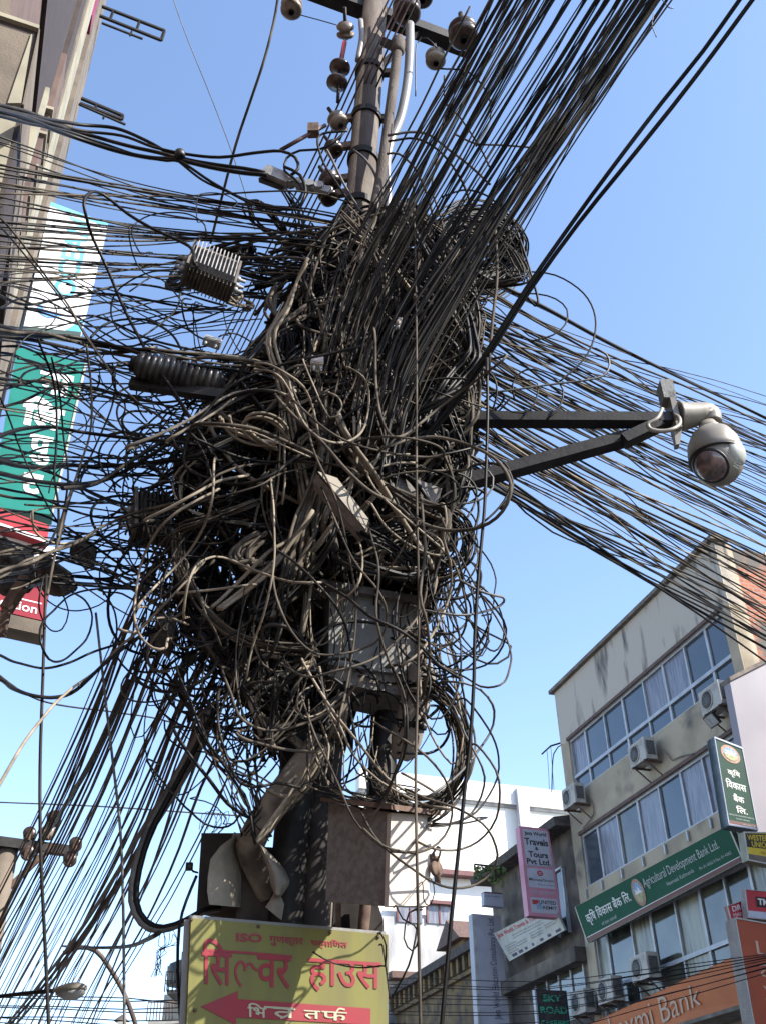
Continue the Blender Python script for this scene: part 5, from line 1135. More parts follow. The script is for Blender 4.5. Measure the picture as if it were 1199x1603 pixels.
# traced individual cables and loops (px in the photo)
TR = [
 ([(303, 415), (293, 383), (233, 353), (200, 333), (167, 307), (146, 299), (133, 314), (136, 340), (146, 375), (173, 433), (205, 505), (235, 560), (270, 610), (307, 668), (328, 705), (334, 728), (332, 755)], 3.45, 5.5, 'cab_black', 'thick black cable with a hairpin bend at its top, plunging past the amplifier'),
 ([(-40, 305), (0, 342), (30, 375), (75, 435), (110, 480), (135, 525), (165, 570), (190, 605), (240, 650)], 3.5, 3.2, 'cab_brown', 'brownish cable slanting down across the white sign'),
 ([(-40, 318), (0, 352), (33, 392), (80, 450), (118, 500), (145, 540), (178, 590)], 3.52, 2.6, 'cab_dark', 'thin dark cable slanting beside the brownish one across the white sign'),
 ([(-10, 449), (20, 450), (55, 458), (78, 472), (88, 488), (82, 505), (62, 520), (40, 532), (20, 560), (10, 590)], 3.5, 2.2, 'cab_dark', 'thin loop drawn over the foot of the white sign'),
 ([(220, 395), (208, 370), (212, 350), (235, 335), (265, 330), (300, 335), (322, 352), (322, 375), (312, 372)], 3.5, 2.4, 'cab_black', 'thin round loop above the finned amplifier'),
 ([(310, 345), (310, 310), (322, 302), (350, 303), (372, 315), (362, 325), (330, 325)], 3.5, 1.8, 'cab_black', 'small thin loop in the sheaf left of the pole'),
 ([(205, 355), (207, 390), (220, 420), (245, 435), (275, 438)], 3.5, 2.2, 'cab_black', 'thin cable curving into the left side of the finned amplifier'),
 ([(275, 425), (240, 426), (205, 440), (182, 460), (176, 490), (185, 515), (205, 530), (225, 528), (255, 505), (278, 480), (283, 455)], 3.45, 3, 'cab_black', 'open round loop hanging left below the finned amplifier'),
 ([(145, 530), (165, 508), (190, 500), (225, 500), (250, 510), (272, 525), (285, 545)], 3.5, 4, 'cab_black', 'dark arch rising over the heavy left bundle'),
 ([(285, 470), (288, 500), (300, 520), (322, 532)], 3.55, 3, 'cab_black', 'cable from the amplifier down to the silvery splitter'),
 ([(300, 475), (306, 505), (316, 550)], 3.6, 2, 'cab_black', 'thin straight drop below the amplifier'),
 ([(304, 475), (303, 510), (308, 548)], 3.62, 2, 'cab_black', 'second thin drop below the amplifier, nearly vertical'),
 ([(345, 525), (365, 520), (385, 528), (410, 545), (440, 552)], 3.6, 2.6, 'cab_black', 'cable leaving the splitter to the right'),
 ([(350, 475), (355, 510), (375, 548)], 3.62, 1.8, 'cab_black', 'thin drop under the right corner of the amplifier'),
 # heavy band, left middle
 ([(-50, 500), (0, 512), (60, 522), (120, 534), (180, 545), (240, 550), (300, 556), (360, 566), (430, 572), (480, 590)], 3.6, 7, 'cab_black', 'topmost thick cable of the heavy black band crossing to the left edge'),
 ([(-50, 508), (0, 520), (60, 527), (110, 528), (170, 540), (230, 556), (300, 570), (370, 578), (440, 596), (470, 620)], 3.55, 7, 'cab_black', 'second thick cable of the heavy black band crossing to the left edge'),
 ([(-50, 515), (0, 527), (50, 533), (100, 543), (160, 552), (230, 548), (300, 552), (370, 556), (430, 560)], 3.65, 6, 'cab_dark', 'lowest thick cable of the heavy black band crossing to the left edge'),
 ([(-50, 505), (10, 518), (80, 524), (150, 546), (220, 562), (290, 560), (350, 560), (420, 570), (455, 590), (470, 625)], 3.5, 5, 'cab_brown', 'dusty cable riding on the heavy black band above the ribbed closure'),
 ([(230, 545), (290, 552), (340, 556), (400, 566), (440, 583), (462, 610)], 3.4, 4, 'cab_tan', 'tan cable arching over the ribbed closure into the tangle'),
 ([(240, 552), (300, 562), (360, 570), (410, 573), (440, 590)], 3.42, 3.6, 'cab_tan', 'lower tan cable arching over the ribbed closure'),
 # left crossing lines
 ([(-50, 720), (0, 722), (67, 731), (150, 731), (233, 724), (300, 716), (360, 700)], 3.6, 7, 'cab_black', 'thick black cable crossing level over the teal sign'),
 ([(-40, 700), (0, 684), (33, 672), (80, 668), (133, 677), (200, 687), (270, 692), (330, 700)], 3.55, 6, 'cab_black', 'thick black cable humped over the middle of the teal sign'),
 ([(-40, 590), (0, 592), (60, 598), (130, 608), (200, 620), (280, 640)], 3.62, 3.5, 'cab_dark', 'dark cable crossing level over the top of the teal sign'),
 ([(-40, 598), (0, 599), (70, 606), (140, 618), (210, 630), (290, 655)], 3.6, 3, 'cab_dark', 'dark cable just under the one over the top of the teal sign'),
 ([(-40, 735), (0, 742), (50, 752), (110, 758), (160, 752), (200, 735), (250, 705), (300, 668), (340, 640), (380, 622)], 3.45, 7, 'cab_black', 'thick black cable sweeping up from the teal sign foot into the tangle'),
 ([(100, 765), (150, 757), (200, 724), (250, 694), (300, 664), (350, 630), (400, 612), (445, 616)], 3.4, 6, 'cab_dark', 'thick dark cable parallel to the one sweeping up into the tangle'),
 ([(200, 700), (250, 680), (300, 655), (350, 622), (378, 612), (420, 610), (448, 618)], 3.3, 5, 'cab_tan', 'broad tan strand brushing up over the left shoulder of the tangle'),
 ([(262, 692), (300, 668), (340, 642), (372, 620), (400, 612)], 3.32, 4.5, 'cab_tan', 'second tan strand on the left shoulder of the tangle'),
 ([(-40, 760), (0, 765), (60, 775), (120, 800), (170, 810), (220, 800)], 3.6, 4, 'cab_black', 'black cable sagging under the teal sign'),
 ([(-40, 560), (0, 625), (30, 700), (60, 760), (95, 820), (130, 850)], 3.7, 3, 'cab_black', 'dark cable slanting steeply down over the teal sign'),
 ([(60, 530), (83, 600), (88, 680), (86, 740), (95, 790), (92, 840)], 3.5, 4, 'cab_black', 'dark cable hanging down through the middle of the teal sign'),
 ([(80, 560), (95, 620), (102, 690), (108, 740), (100, 800), (80, 850)], 3.5, 3.4, 'cab_black', 'dark cable hanging down at the right part of the teal sign'),
 ([(135, 540), (142, 610), (140, 680), (122, 740), (100, 800), (85, 880), (75, 930)], 3.45, 4, 'cab_brown', 'striped brown cable falling along the right side of the teal sign'),
 ([(150, 560), (180, 590), (176, 640), (140, 720), (110, 780), (95, 850)], 3.5, 3, 'cab_dark', 'dark cable bending down right of the teal sign'),
 ([(185, 570), (176, 590), (182, 612), (200, 622), (230, 640), (262, 665), (280, 700)], 3.45, 3.4, 'cab_brown', 'brown cable hooking round below the ribbed closure end'),
 ([(175, 545), (180, 560), (205, 575), (225, 600), (262, 640), (300, 680), (325, 720), (336, 760)], 3.4, 3, 'cab_dark', 'dark cable crossing under the ribbed closure'),
 ([(60, 830), (48, 815), (52, 800), (75, 795), (105, 800)], 3.4, 3, 'cab_brown', 'small brownish hook over the red strip sign'),
 ([(50, 800), (52, 830), (75, 848), (110, 850), (150, 840)], 3.4, 3.4, 'cab_tan', 'pale loop in front of the black and white sign'),
 # left lower loops
 ([(-60, 1040), (0, 1062), (20, 1078), (50, 1090), (85, 1092), (117, 1080), (160, 1042), (200, 1010), (230, 990), (270, 975)], 3.5, 6, 'cab_black', 'thick black cable sagging lowest in the big curve at the left edge'),
 ([(-60, 1005), (0, 1025), (30, 1040), (70, 1050), (110, 1040), (150, 1022), (217, 1002), (250, 990)], 3.55, 4, 'cab_black', 'upper black cable of the big sagging curve at the left edge'),
 ([(110, 924), (133, 941), (144, 967), (136, 1000), (110, 1024), (84, 1034), (70, 1017), (65, 991), (74, 960), (107, 934), (150, 922), (200, 921), (255, 927)], 3.5, 4, 'cab_black', 'full round black loop hanging at the left over open sky'),
 ([(148, 905), (165, 930), (180, 960), (182, 1000), (168, 1034), (143, 1058), (120, 1075)], 3.5, 3, 'cab_black', 'dark curve right of the full round loop at the left'),
 ([(100, 930), (108, 960), (98, 985), (80, 988), (66, 968), (62, 940), (70, 900)], 3.5, 2.6, 'cab_black', 'small narrow loop hanging below the crumpled wrap'),
 ([(-60, 1330), (20, 1190), (75, 1115), (108, 1080), (150, 1050), (183, 1017), (217, 990), (260, 947), (287, 917), (320, 880)], 3.3, 4, 'cab_tan', 'pale tan cable sweeping up from the lower left to the dark core'),
 ([(187, 984), (207, 990), (227, 980), (240, 971), (267, 969), (290, 976)], 3.3, 4, 'cab_tan', 'short tan hook at the left edge of the core'),
 ([(-40, 918), (0, 901), (83, 861), (133, 844), (200, 814), (283, 794), (333, 781), (400, 761), (440, 740), (500, 731)], 3.4, 3, 'cab_brown', 'long brown cable crossing the whole left half just below the middle'),
 ([(-40, 915), (20, 888), (100, 856), (160, 825), (205, 805), (250, 793), (287, 783), (325, 753), (355, 737), (390, 727), (425, 725), (462, 722), (500, 725), (545, 731), (560, 741)], 3.35, 4.5, 'cab_brown', 'thickest dusty cable humping over the tangle centre to the far left'),
 ([(230, 815), (270, 795), (310, 772), (345, 752), (385, 744)], 3.15, 5, 'cab_tan', 'tan strand just under the thickest dusty cable on the left flank'),
 ([(300, 668), (312, 662), (350, 665), (400, 673), (450, 693), (487, 710), (500, 722)], 3.1, 6, 'cab_brown', 'heavy glossy cable arching across the upper left of the core'),
 ([(312, 664), (350, 668), (400, 677), (447, 698), (484, 714)], 3.12, 3, 'cab_tan', 'thin tan cable tucked under the heavy glossy arch'),
 ([(335, 768), (295, 790), (262, 815), (237, 847), (220, 885), (212, 935), (211, 967), (220, 1000), (240, 1017), (258, 1015), (262, 1000)], 3.2, 4.2, 'cab_tan', 'tan cable bowing widely out of the left flank and hooking below'),
 ([(336, 722), (334, 760), (330, 790), (318, 825), (298, 860), (270, 892), (240, 920), (215, 950)], 3.2, 4, 'cab_tan', 'tan cable falling in a bow toward lower left across the core'),
 ([(287, 965), (290, 930), (297, 905), (312, 882), (337, 871), (362, 876), (387, 887), (425, 902), (462, 912), (500, 912)], 3.15, 4, 'cab_tan', 'tan cable arching like a handle over the lower left core'),
 ([(280, 929), (337, 923), (395, 915)], 3.2, 4.2, 'cab_tan', 'short straight tan cable lying level under the handle shaped arch'),
 ([(300, 905), (312, 935), (325, 965), (340, 990), (350, 1015)], 3.2, 4, 'cab_brown', 'brown cable slanting down right below the handle shaped arch'),
 ([(425, 754), (430, 798), (430, 860), (423, 910), (410, 965), (395, 1010), (385, 1060)], 3.05, 3.6, 'cab_tan', 'slim tan cable hanging from a sharp kink at the core centre'),
 ([(430, 860), (460, 880), (500, 915), (530, 950), (548, 990), (552, 1040), (548, 1090), (560, 1160)], 3.1, 4.2, 'cab_dark', 'dark cable curving down across the grey junction box'),
 ([(460, 611), (480, 660), (500, 721), (527, 787), (545, 867), (556, 934), (556, 994), (545, 1068), (530, 1130)], 3.05, 4, 'cab_brown', 'long brown cable falling through the core and over the grey box left half'),
 ([(500, 760), (530, 820), (555, 880), (590, 925), (605, 960), (600, 1000), (570, 1020), (530, 1027), (490, 1020), (455, 985), (432, 930), (428, 880)], 3.05, 3.6, 'cab_brown', 'brown cable looping across the face of the grey junction box'),
 ([(430, 620), (460, 652), (500, 690), (540, 735), (580, 770), (620, 790), (650, 812), (700, 827), (750, 824), (783, 801), (797, 761), (777, 721), (733, 697), (683, 684), (640, 688), (600, 704)], 3.0, 6, 'cab_brown', 'very large dark loop bulging right of the pole just under the strut'),
 ([(587, 520), (588, 600), (597, 651), (613, 681), (633, 681), (660, 661), (683, 641), (717, 614), (750, 590), (790, 560)], 3.05, 4.4, 'cab_brown', 'brown cable dipping in a V and rising to the right above the camera arm'),
 ([(453, 600), (467, 644), (487, 677), (513, 692), (543, 692), (567, 677), (577, 647), (577, 614), (567, 590), (545, 575)], 3.05, 4, 'cab_tan', 'tan round bottomed loop in the centre above the tan case'),
 ([(477, 567), (490, 600), (516, 655), (533, 641), (530, 624), (517, 617)], 3.05, 3, 'cab_tan', 'small tan hook inside the round bottomed loop'),
 ([(400, 569), (420, 570), (450, 585), (475, 605), (490, 640), (500, 690)], 3.1, 4, 'cab_tan', 'tan cable entering the core from left at the level of the ribbed closure'),
 ([(400, 578), (425, 582), (445, 596), (460, 625), (470, 660)], 3.1, 3.6, 'cab_tan', 'second tan cable entering the core from the left'),
 ([(530, 705), (560, 690), (600, 685), (650, 690), (685, 700), (693, 712), (670, 716), (620, 712), (560, 700), (510, 675), (460, 630)], 3.05, 3.6, 'cab_brown', 'flat elliptical loop under the camera beam'),
 ([(600, 745), (640, 735), (690, 740), (715, 755), (720, 775), (705, 788), (670, 792), (640, 780), (610, 760)], 3.05, 3, 'cab_dark', 'dark flat loop around the strut root'),
 ([(575, 745), (590, 770), (620, 800), (655, 830), (690, 860), (694, 868), (680, 871), (640, 855), (600, 825), (578, 790)], 3.1, 3.4, 'cab_tan', 'narrow hanging tan loop right of the tan case'),
 ([(590, 805), (640, 810), (660, 815), (640, 840), (610, 890), (590, 905)], 3.1, 3, 'cab_brown', 'brown cable bending back on itself above the grey box'),
 ([(560, 850), (565, 880), (560, 910), (545, 930), (520, 945)], 3.1, 3.6, 'cab_tan', 'short tan curve over the upper edge of the grey box'),
 ([(577, 820), (590, 870), (592, 910), (588, 960), (600, 1010), (620, 1060), (640, 1110)], 3.05, 4, 'cab_brown', 'brown cable running down the middle of the grey box'),
 ([(505, 910), (545, 935), (580, 965), (625, 985), (660, 1010), (690, 1040), (720, 1060)], 3.05, 5, 'cab_dark', 'dark cable crossing the grey box diagonally to the lower right'),
 ([(440, 1040), (480, 1060), (520, 1050), (580, 1030), (620, 1000), (655, 960), (668, 920)], 3.1, 4, 'cab_brown', 'brown cable rising along the right edge of the grey box'),
 ([(660, 780), (662, 850), (655, 930), (668, 980), (672, 1040), (660, 1090)], 3.1, 5, 'cab_brown', 'stout brown cable standing along the right edge of the grey box'),
]
def tuck(pts, d=.45):
    """let both ends run back into the tangle"""
    (x0, y0, Y0), (x1, y1, Y1) = pts[0], pts[-1]
    return [(x0 + (520 - x0) * .06, y0, Y0 + d)] + pts + [(x1 + (520 - x1) * .06, y1, Y1 + d)]
for pts, Y, w_, mt, lb in TR:
    q_ = [(x, y, Y + .12 * math.sin(i * .9 + Y * 7)) for i, (x, y) in enumerate(pts)]
    if min(pts[0][0], pts[-1][0]) > 180: q_ = tuck(q_)
    cable_obj(q_, w_, mt, 'cable', lb, group='single cables of the tangle', step=.03, wander=.004)
# right side loops, traced from an enlargement
def ZR(p): return [(620 + x / 5.725, 780 + y / 5.725) for x, y in p]
def ZS(p): return [(600 + x / 4.455, 1040 + y / 4.455) for x, y in p]
def ZU(p): return [(300 + x / 3, 1068 + y / 3) for x, y in p]
TR2 = [
 (ZR([(600, 250), (700, 400), (760, 470), (850, 600), (895, 740), (880, 860), (860, 1000), (780, 1250), (600, 1440), (380, 1530), (250, 1500)]), 3.5, 2.6, 'cab_black', 'thin black loop bowing furthest right beside the grey box'),
 (ZR([(400, 150), (480, 300), (600, 520), (720, 780), (850, 1000), (960, 1200), (1030, 1400), (1020, 1550), (975, 1645), (880, 1680), (750, 1670), (600, 1580), (400, 1500), (300, 1430)]), 3.3, 3.4, 'cab_brown', 'long loop drooping to the lower right of the grey box'),
 (ZR([(560, 740), (720, 830), (850, 870), (930, 890), (940, 930), (880, 980), (750, 1020), (600, 1045), (450, 1035), (250, 1000), (150, 960)]), 3.4, 4, 'cab_grey', 'flat pointed loop level with the top of the grey box'),
 (ZR([(700, 760), (860, 900), (940, 1040), (970, 1200), (940, 1320), (880, 1375), (800, 1330), (740, 1230), (705, 1080), (690, 900), (640, 700)]), 3.5, 3, 'cab_dark', 'upright oval loop beside the grey box'),
 (ZR([(430, 60), (440, 210), (410, 350), (470, 560), (480, 750), (460, 900), (400, 1080), (290, 1280), (200, 1400), (60, 1500)]), 3.3, 4, 'cab_tan', 'tan cable waving down along the right edge of the grey box'),
 (ZR([(500, 450), (580, 700), (600, 850), (650, 950), (660, 1050), (600, 1150), (500, 1210), (350, 1210), (200, 1170)]), 3.4, 3.6, 'cab_dark', 'round bottomed dark loop at mid height of the grey box'),
 (ZR([(520, 560), (600, 800), (635, 1050), (600, 1200), (520, 1290), (400, 1315), (250, 1280), (120, 1200)]), 3.42, 3.6, 'cab_brown', 'round bottomed brown loop just under the similar dark one'),
 (ZR([(800, 900), (960, 1100), (975, 1250), (900, 1400), (780, 1500), (600, 1540), (430, 1530), (330, 1470), (230, 1370)]), 3.5, 3.4, 'cab_black', 'wide black loop below the upright oval one'),
 (ZR([(300, 500), (400, 520), (430, 480), (410, 400), (330, 330), (250, 300)]), 3.3, 3.4, 'cab_tan', 'small tan loop end right above the grey box lid'),
 (ZR([(850, 1050), (820, 1150), (720, 1330), (600, 1430), (420, 1530), (330, 1560)]), 3.5, 3, 'cab_black', 'black cable cutting diagonally inside the wide black loop'),
 (ZS([(440, 120), (560, 130), (680, 180), (760, 280), (772, 370), (740, 480), (620, 640), (520, 760), (420, 850), (300, 930)]), 3.3, 4, 'cab_grey', 'grey cable crossing over the lower ring of coiled cable'),
 (ZS([(560, 240), (640, 330), (750, 500), (795, 650), (785, 800), (700, 960), (600, 1060), (440, 1110), (340, 1115)]), 3.4, 3.2, 'cab_dark', 'wide dark loop outside the lower ring of coiled cable'),
 (ZS([(640, 570), (770, 740), (802, 900), (780, 1080), (700, 1200), (600, 1270), (480, 1300), (340, 1285), (240, 1240)]), 3.3, 3.6, 'cab_brown', 'brown loop hanging right of the pale cabinet top'),
 (ZS([(-60, 400), (20, 450), (150, 520), (300, 630), (420, 780), (475, 950), (460, 1120), (380, 1240), (250, 1305), (130, 1305), (0, 1265), (-120, 1160)]), 3.1, 4, 'cab_brown', 'big round loop drawn over the bright side of the lower cabinet'),
 (ZS([(180, 880), (300, 940), (450, 985), (600, 1050), (740, 1160), (800, 1330), (750, 1450), (650, 1530), (500, 1560), (350, 1525), (200, 1430), (40, 1310), (-80, 1180), (-150, 1050)]), 3.1, 4, 'cab_brown', 'lowest and widest loop, hanging right of the pale cabinet'),
 (ZS([(500, 300), (570, 480), (690, 720), (705, 850), (650, 1000), (560, 1090), (420, 1135), (340, 1135)]), 3.4, 3.6, 'cab_grey', 'grey loop inside the wide dark one beside the coil ring'),
 (ZS([(120, 620), (220, 622), (310, 622), (390, 590), (440, 530), (460, 470), (445, 420), (425, 350), (380, 290)]), 3.6, 4.5, 'cab_black', 'thick black arc closing the coil ring at the bottom inside'),
 (ZS([(60, 0), (130, 180), (155, 360), (150, 560), (110, 700), (40, 850), (-20, 960)]), 3.1, 4, 'cab_dark', 'dark cable bowing in front of the dusty drum'),
 (ZS([(290, 0), (330, 120), (310, 230), (250, 330), (180, 450), (120, 560)]), 3.2, 3.6, 'cab_dark', 'dark cable hugging the dusty drum'),
 (ZU([(150, -60), (190, 60), (220, 150), (280, 200), (370, 230), (480, 215), (600, 170), (700, 100), (800, -20)]), 3.15, 4.6, 'cab_brown', 'round bottomed thick loop under the left end of the grey box'),
 (ZU([(520, -100), (580, 0), (680, 150), (800, 300), (920, 450), (1050, 530), (1150, 530), (1120, 500), (1000, 430)]), 3.15, 4.4, 'cab_tan', 'tan cable slanting down right to the top of the lower cabinet'),
 (ZU([(230, 225), (205, 240), (240, 265), (300, 285), (450, 320), (590, 330), (615, 310), (600, 290)]), 3.15, 5, 'cab_brown', 'cable with hooked ends lying across the fat conduit'),
 (ZU([(560, 20), (510, 50), (492, 90), (505, 140), (545, 165), (620, 140), (680, 90)]), 3.2, 3, 'cab_tan', 'small open tan loop in front of the pole below the grey box'),
 (ZU([(940, -80), (990, 60), (1005, 150), (1000, 300), (950, 450), (900, 580), (820, 655)]), 3.1, 4.4, 'cab_brown', 'brown cable bowing down to the front of the lower cabinet'),
 (ZU([(-60, -60), (0, 90), (60, 250), (180, 430), (260, 570), (290, 740)]), 3.3, 5, 'cab_black', 'thick black cable running down to the torn box, left one'),
 (ZU([(-80, 220), (0, 350), (80, 450), (170, 570), (262, 632)]), 3.3, 6, 'cab_black', 'thick black cable with a pale end plug reaching the torn box'),
 (ZU([(520, 80), (580, 250), (640, 370), (690, 480), (760, 640), (850, 740), (950, 800), (1060, 798)]), 3.05, 4, 'cab_brown', 'long cable falling past the fat conduit and over the lower cabinet'),
 (ZU([(130, 40), (130, 200), (170, 350), (230, 470), (330, 490), (400, 470), (500, 490)]), 3.2, 5, 'cab_dark', 'dark cable drooping left of the fat conduit'),
 (ZU([(600, -60), (640, 120), (700, 200), (760, 330), (850, 430), (930, 490), (1080, 570), (1199, 590)]), 3.2, 4, 'cab_tan', 'tan cable curving into the sheaf above the lower cabinet'),
 (ZU([(320, 130), (230, 290), (225, 350), (270, 400), (330, 400)]), 3.4, 2.4, 'cab_black', 'thin hoop seen against the sky left of the conduit'),
 (ZU([(-10, 548), (60, 560), (120, 590), (160, 640), (150, 665)]), 3.5, 2, 'cab_dark', 'thin arch over the top of the torn box'),
 (ZU([(-200, 380), (-60, 560), (-10, 610), (60, 670), (140, 686), (200, 660), (240, 600)]), 3.5, 3.4, 'cab_black', 'black cable sagging over the sky to the corner of the torn box'),
 ([(668, 1290), (720, 1290), (760, 1280)], 3.6, 3, 'cab_dark', 'short straight cable tail right of the pale cabinet top'),
 ([(620, 1420), (630, 1440), (648, 1450), (655, 1470), (645, 1490), (632, 1470), (640, 1430), (660, 1425)], 3.2, 2.6, 'cab_dark', 'small loop under the pale cabinet'),
 ([(655, 1425), (650, 1470), (640, 1510), (622, 1545), (612, 1560), (606, 1520), (600, 1480)], 3.2, 3.2, 'cab_dark', 'cable falling from the pale cabinet along the sign edge'),
 ([(675, 1378), (680, 1400), (672, 1420), (664, 1410), (663, 1385)], 3.2, 2, 'cab_dark', 'thin loop under the rusty hasp'),
 ([(598, 1462), (606, 1480), (604, 1510), (597, 1512), (560, 1515), (520, 1508), (490, 1492)], 3.3, 2.6, 'cab_dark', 'thin cable arc lying over the top right part of the yellow sign'),
]
for pts, Y, w_, mt, lb in TR2:
    cable_obj(tuck([(x, y, Y + .10 * math.sin(i * .8 + Y * 5)) for i, (x, y) in enumerate(pts)], .3), w_, mt, 'cable_loop', lb, group='hanging cable loops', step=.03, wander=.003)
# ring of coiled cable, right
GR = 'turns of the lower cable ring'
for i in range(26):
    rx = rw_.uniform(58, 86); ry = rw_.uniform(86, 118); cx = 654 + rw_.gauss(0, 4); cy = 1172 + rw_.gauss(0, 7); a0_ = rw_.uniform(-1.9, -1.3); a1_ = rw_.uniform(3.4, 4.6)
    pts = [(cx + rx * math.cos(a0_ + a1_ * j / 12), cy + ry * math.sin(a0_ + a1_ * j / 12), 3.5 + .1 * math.sin(j + i) + .004 * i) for j in range(13)]
    cable_obj(pts, rw_.choice([2.8, 3.4, 4]), rw_.choice(['cab_dark', 'cab_brown', 'cab_brown', 'cab_black']), 'cable_loop', 'turn of the thick ring of coiled cable right of the drum', GR, step=.04, wander=.003)
for i in range(20):     # sheaf of arcs between core and sky, right side
    cx = 672 + rw_.gauss(0, 6); cy = 850 + rw_.gauss(0, 14); rx = rw_.uniform(42, 80); ry = rw_.uniform(40, 66); a0_ = -1.3 + rw_.gauss(0, .2)
    pts = [(cx + rx * math.cos(a0_ + 3.4 * j / 10), cy + ry * math.sin(a0_ + 3.4 * j / 10), 3.55 + rw_.uniform(-.04, .04)) for j in range(11)]
    cable_obj(pts, rw_.choice([2.6, 3, 3.6]), rw_.choice(['cab_black', 'cab_dark', 'cab_dark', 'cab_brown']), 'cable_loop', 'dark arc in the bunched loops right above the grey box', 'bunched arcs above the grey box', step=.04, wander=.005)

# --- D: the fan down to the right
GD = 'cables spanning to the right edge'; LD = 'cable in the loose sheaf descending to the right edge'
for i in range(54):
    u = (i + rw_.random()) / 54; sy = 430 + 300 * u + rw_.gauss(0, 22); ey = 640 + 370 * u + rw_.gauss(0, 22)
    sx = 735 + rw_.gauss(0, 18) - 20 * u; Ye = 7.2 + rw_.uniform(-.6, .6)
    ym = sy + (ey - sy) * .5 + 14 + rw_.gauss(0, 5)
    L = [(sx - 90, sy - 70 + rw_.gauss(0, 30), 3.8), (sx, sy, 3.85 + rw_.uniform(-.15, .15)), (970, ym, 5.1), (1199, ey, Ye), (1420, ey + (ey - ym) * 1.02, Ye * 1.55)]
    cable_obj(L, rw_.choice([2.4, 2.8, 3.2, 3.8]), rw_.choice(['cab_black', 'cab_dark', 'cab_dark', 'cab_brown', 'cab_tan'] if u > .45 else ['cab_black', 'cab_dark', 'cab_dark', 'cab_brown']), 'cable', LD.replace('loose sheaf', ['uppermost', 'middle', 'lowest'][min(2, int(u * 3))] + ' part of the sheaf'), GD, step=.18, wander=.010, rr=rw_.choice([.0042, .005, .006, .0075]))
for pts, lb, w_ in (([(740, 425, 3.8), (850, 480, 4.3), (960, 540, 5), (1080, 598, 6), (1199, 655, 7.2), (1400, 760, 9)], 'highest thick black cable descending over the dome camera to the right edge', .013),
    ([(700, 730, 3.8), (800, 780, 4.2), (900, 842, 5), (1040, 925, 6.3), (1199, 1015, 8), (1400, 1130, 11)], 'lowest cable of the right fan, crossing the office parapet', .011),
    ([(690, 700, 3.8), (800, 782, 4.2), (880, 820, 4.8), (980, 872, 5.8), (1080, 925, 7), (1199, 1002, 8.4), (1400, 1130, 11)], 'second lowest cable of the right fan, parting from the lowest in midair', .009)):
    cable_obj(pts, 1, 'cab_black', 'cable', lb, rr=w_, step=.15, wander=.003)
mb = MB(); mb2 = MB()
for i in range(44):     # finer strands spraying out at mid height
    sx = 720 + rw_.gauss(0, 20); sy = rw_.uniform(450, 700); ey = 560 + (sy - 450) * 1.5 + rw_.gauss(60, 26); Ye = 7.2
    L = [(sx - 70, sy - 40 + rw_.gauss(0, 40), 3.8), (sx, sy, 3.85 + rw_.uniform(-.2, .2)), (900 + rw_.gauss(0, 30), sy + (ey - sy) * .38 + rw_.gauss(4, 10), 4.6), (1050, sy + (ey - sy) * .68 + 6, 5.7), (1199, ey, Ye), (1420, ey + (ey - sy) * .5, Ye * 1.5)]
    cable_obj(L, 2, '', mb=mb if i % 2 else mb2, step=.18, wander=.014, rr=rw_.choice([.003, .004, .005]))
tag(mb.build('cable_tangle', M['cab_brown']), 'finer brownish strands spraying right from the tangle', 'cable tangle', kind='stuff')
tag(mb2.build('cable_tangle', M['cab_dark']), 'finer dark strands spraying right from the tangle', 'cable tangle', kind='stuff')
# loops of the right fan near the tangle
for pts, w_, mt, lb in (
    ([(790, 425), (830, 425), (870, 430), (905, 450), (925, 475), (932, 505), (925, 540), (905, 570), (870, 600)], 3, 'cab_dark', 'large open hoop rising right above the camera beam'),
    ([(800, 460), (840, 460), (870, 468), (888, 485), (885, 508), (865, 525), (830, 535)], 2.8, 'cab_dark', 'smaller hoop inside the large one above the camera beam'),
    ([(800, 330), (815, 380), (830, 430), (842, 470), (838, 480), (820, 460)], 4, 'cab_black', 'black cable dropping straight from the fan edge into the right sheaf'),
    ([(690, 618), (780, 614), (860, 604), (920, 596), (945, 588), (953, 572), (948, 555), (930, 545)], 3.6, 'cab_grey', 'pale grey cable running level then hooking up above the camera beam'),
    ([(805, 625), (802, 600), (815, 582), (835, 578), (865, 590), (882, 612), (875, 640), (855, 660)], 3, 'cab_black', 'black curl hanging just above the beam'),
    ([(760, 560), (800, 590), (840, 600), (830, 640), (800, 645), (770, 620)], 2.6, 'cab_dark', 'small dark curl between pole and beam'),
    ([(690, 700), (740, 720), (770, 745), (760, 775), (720, 790), (690, 780)], 3.4, 'cab_grey', 'grey coil end under the strut')):
    cable_obj([(x, y, 3.7) for x, y in pts], w_, mt, 'cable_loop', lb, group='loops of the right sheaf', step=.04)

# --- E: the fan going down the street at lower left
GE = 'cables running down the street at lower left'; LE = 'thin cable in the steep sheaf running to the lower left corner'
for i in range(54):
    u = (i + rw_.random()) / 54; sx = 185 + 150 * u + rw_.gauss(0, 14); sy = 960 + 230 * u + rw_.gauss(0, 30); ex = -110 + 250 * u ** 1.3 + rw_.gauss(0, 10); ey = 1640 
    Ye = 10 + rw_.uniform(-1, 1.5)
    t_ = .45; mx = sx + (ex - sx) * t_ + 12; my = sy + (ey - sy) * t_
    L = [(sx + 60, sy - 120, 3.9), (sx, sy, 4.0), (mx, my, 5.6), (ex, ey, Ye), (ex - (mx - ex) * .35, ey + 150, Ye * 1.7)]
    cable_obj(L, 3, rw_.choice(['cab_grey', 'cab_brown', 'cab_red', 'cab_brown', 'cab_red']), 'cable', LE.replace('steep sheaf', ['leftmost', 'middle', 'rightmost'][min(2, int(u * 3))] + ' part of the steep sheaf'), GE, step=.3, wander=.012, rr=rw_.choice([.003, .0038, .0045, .006]))
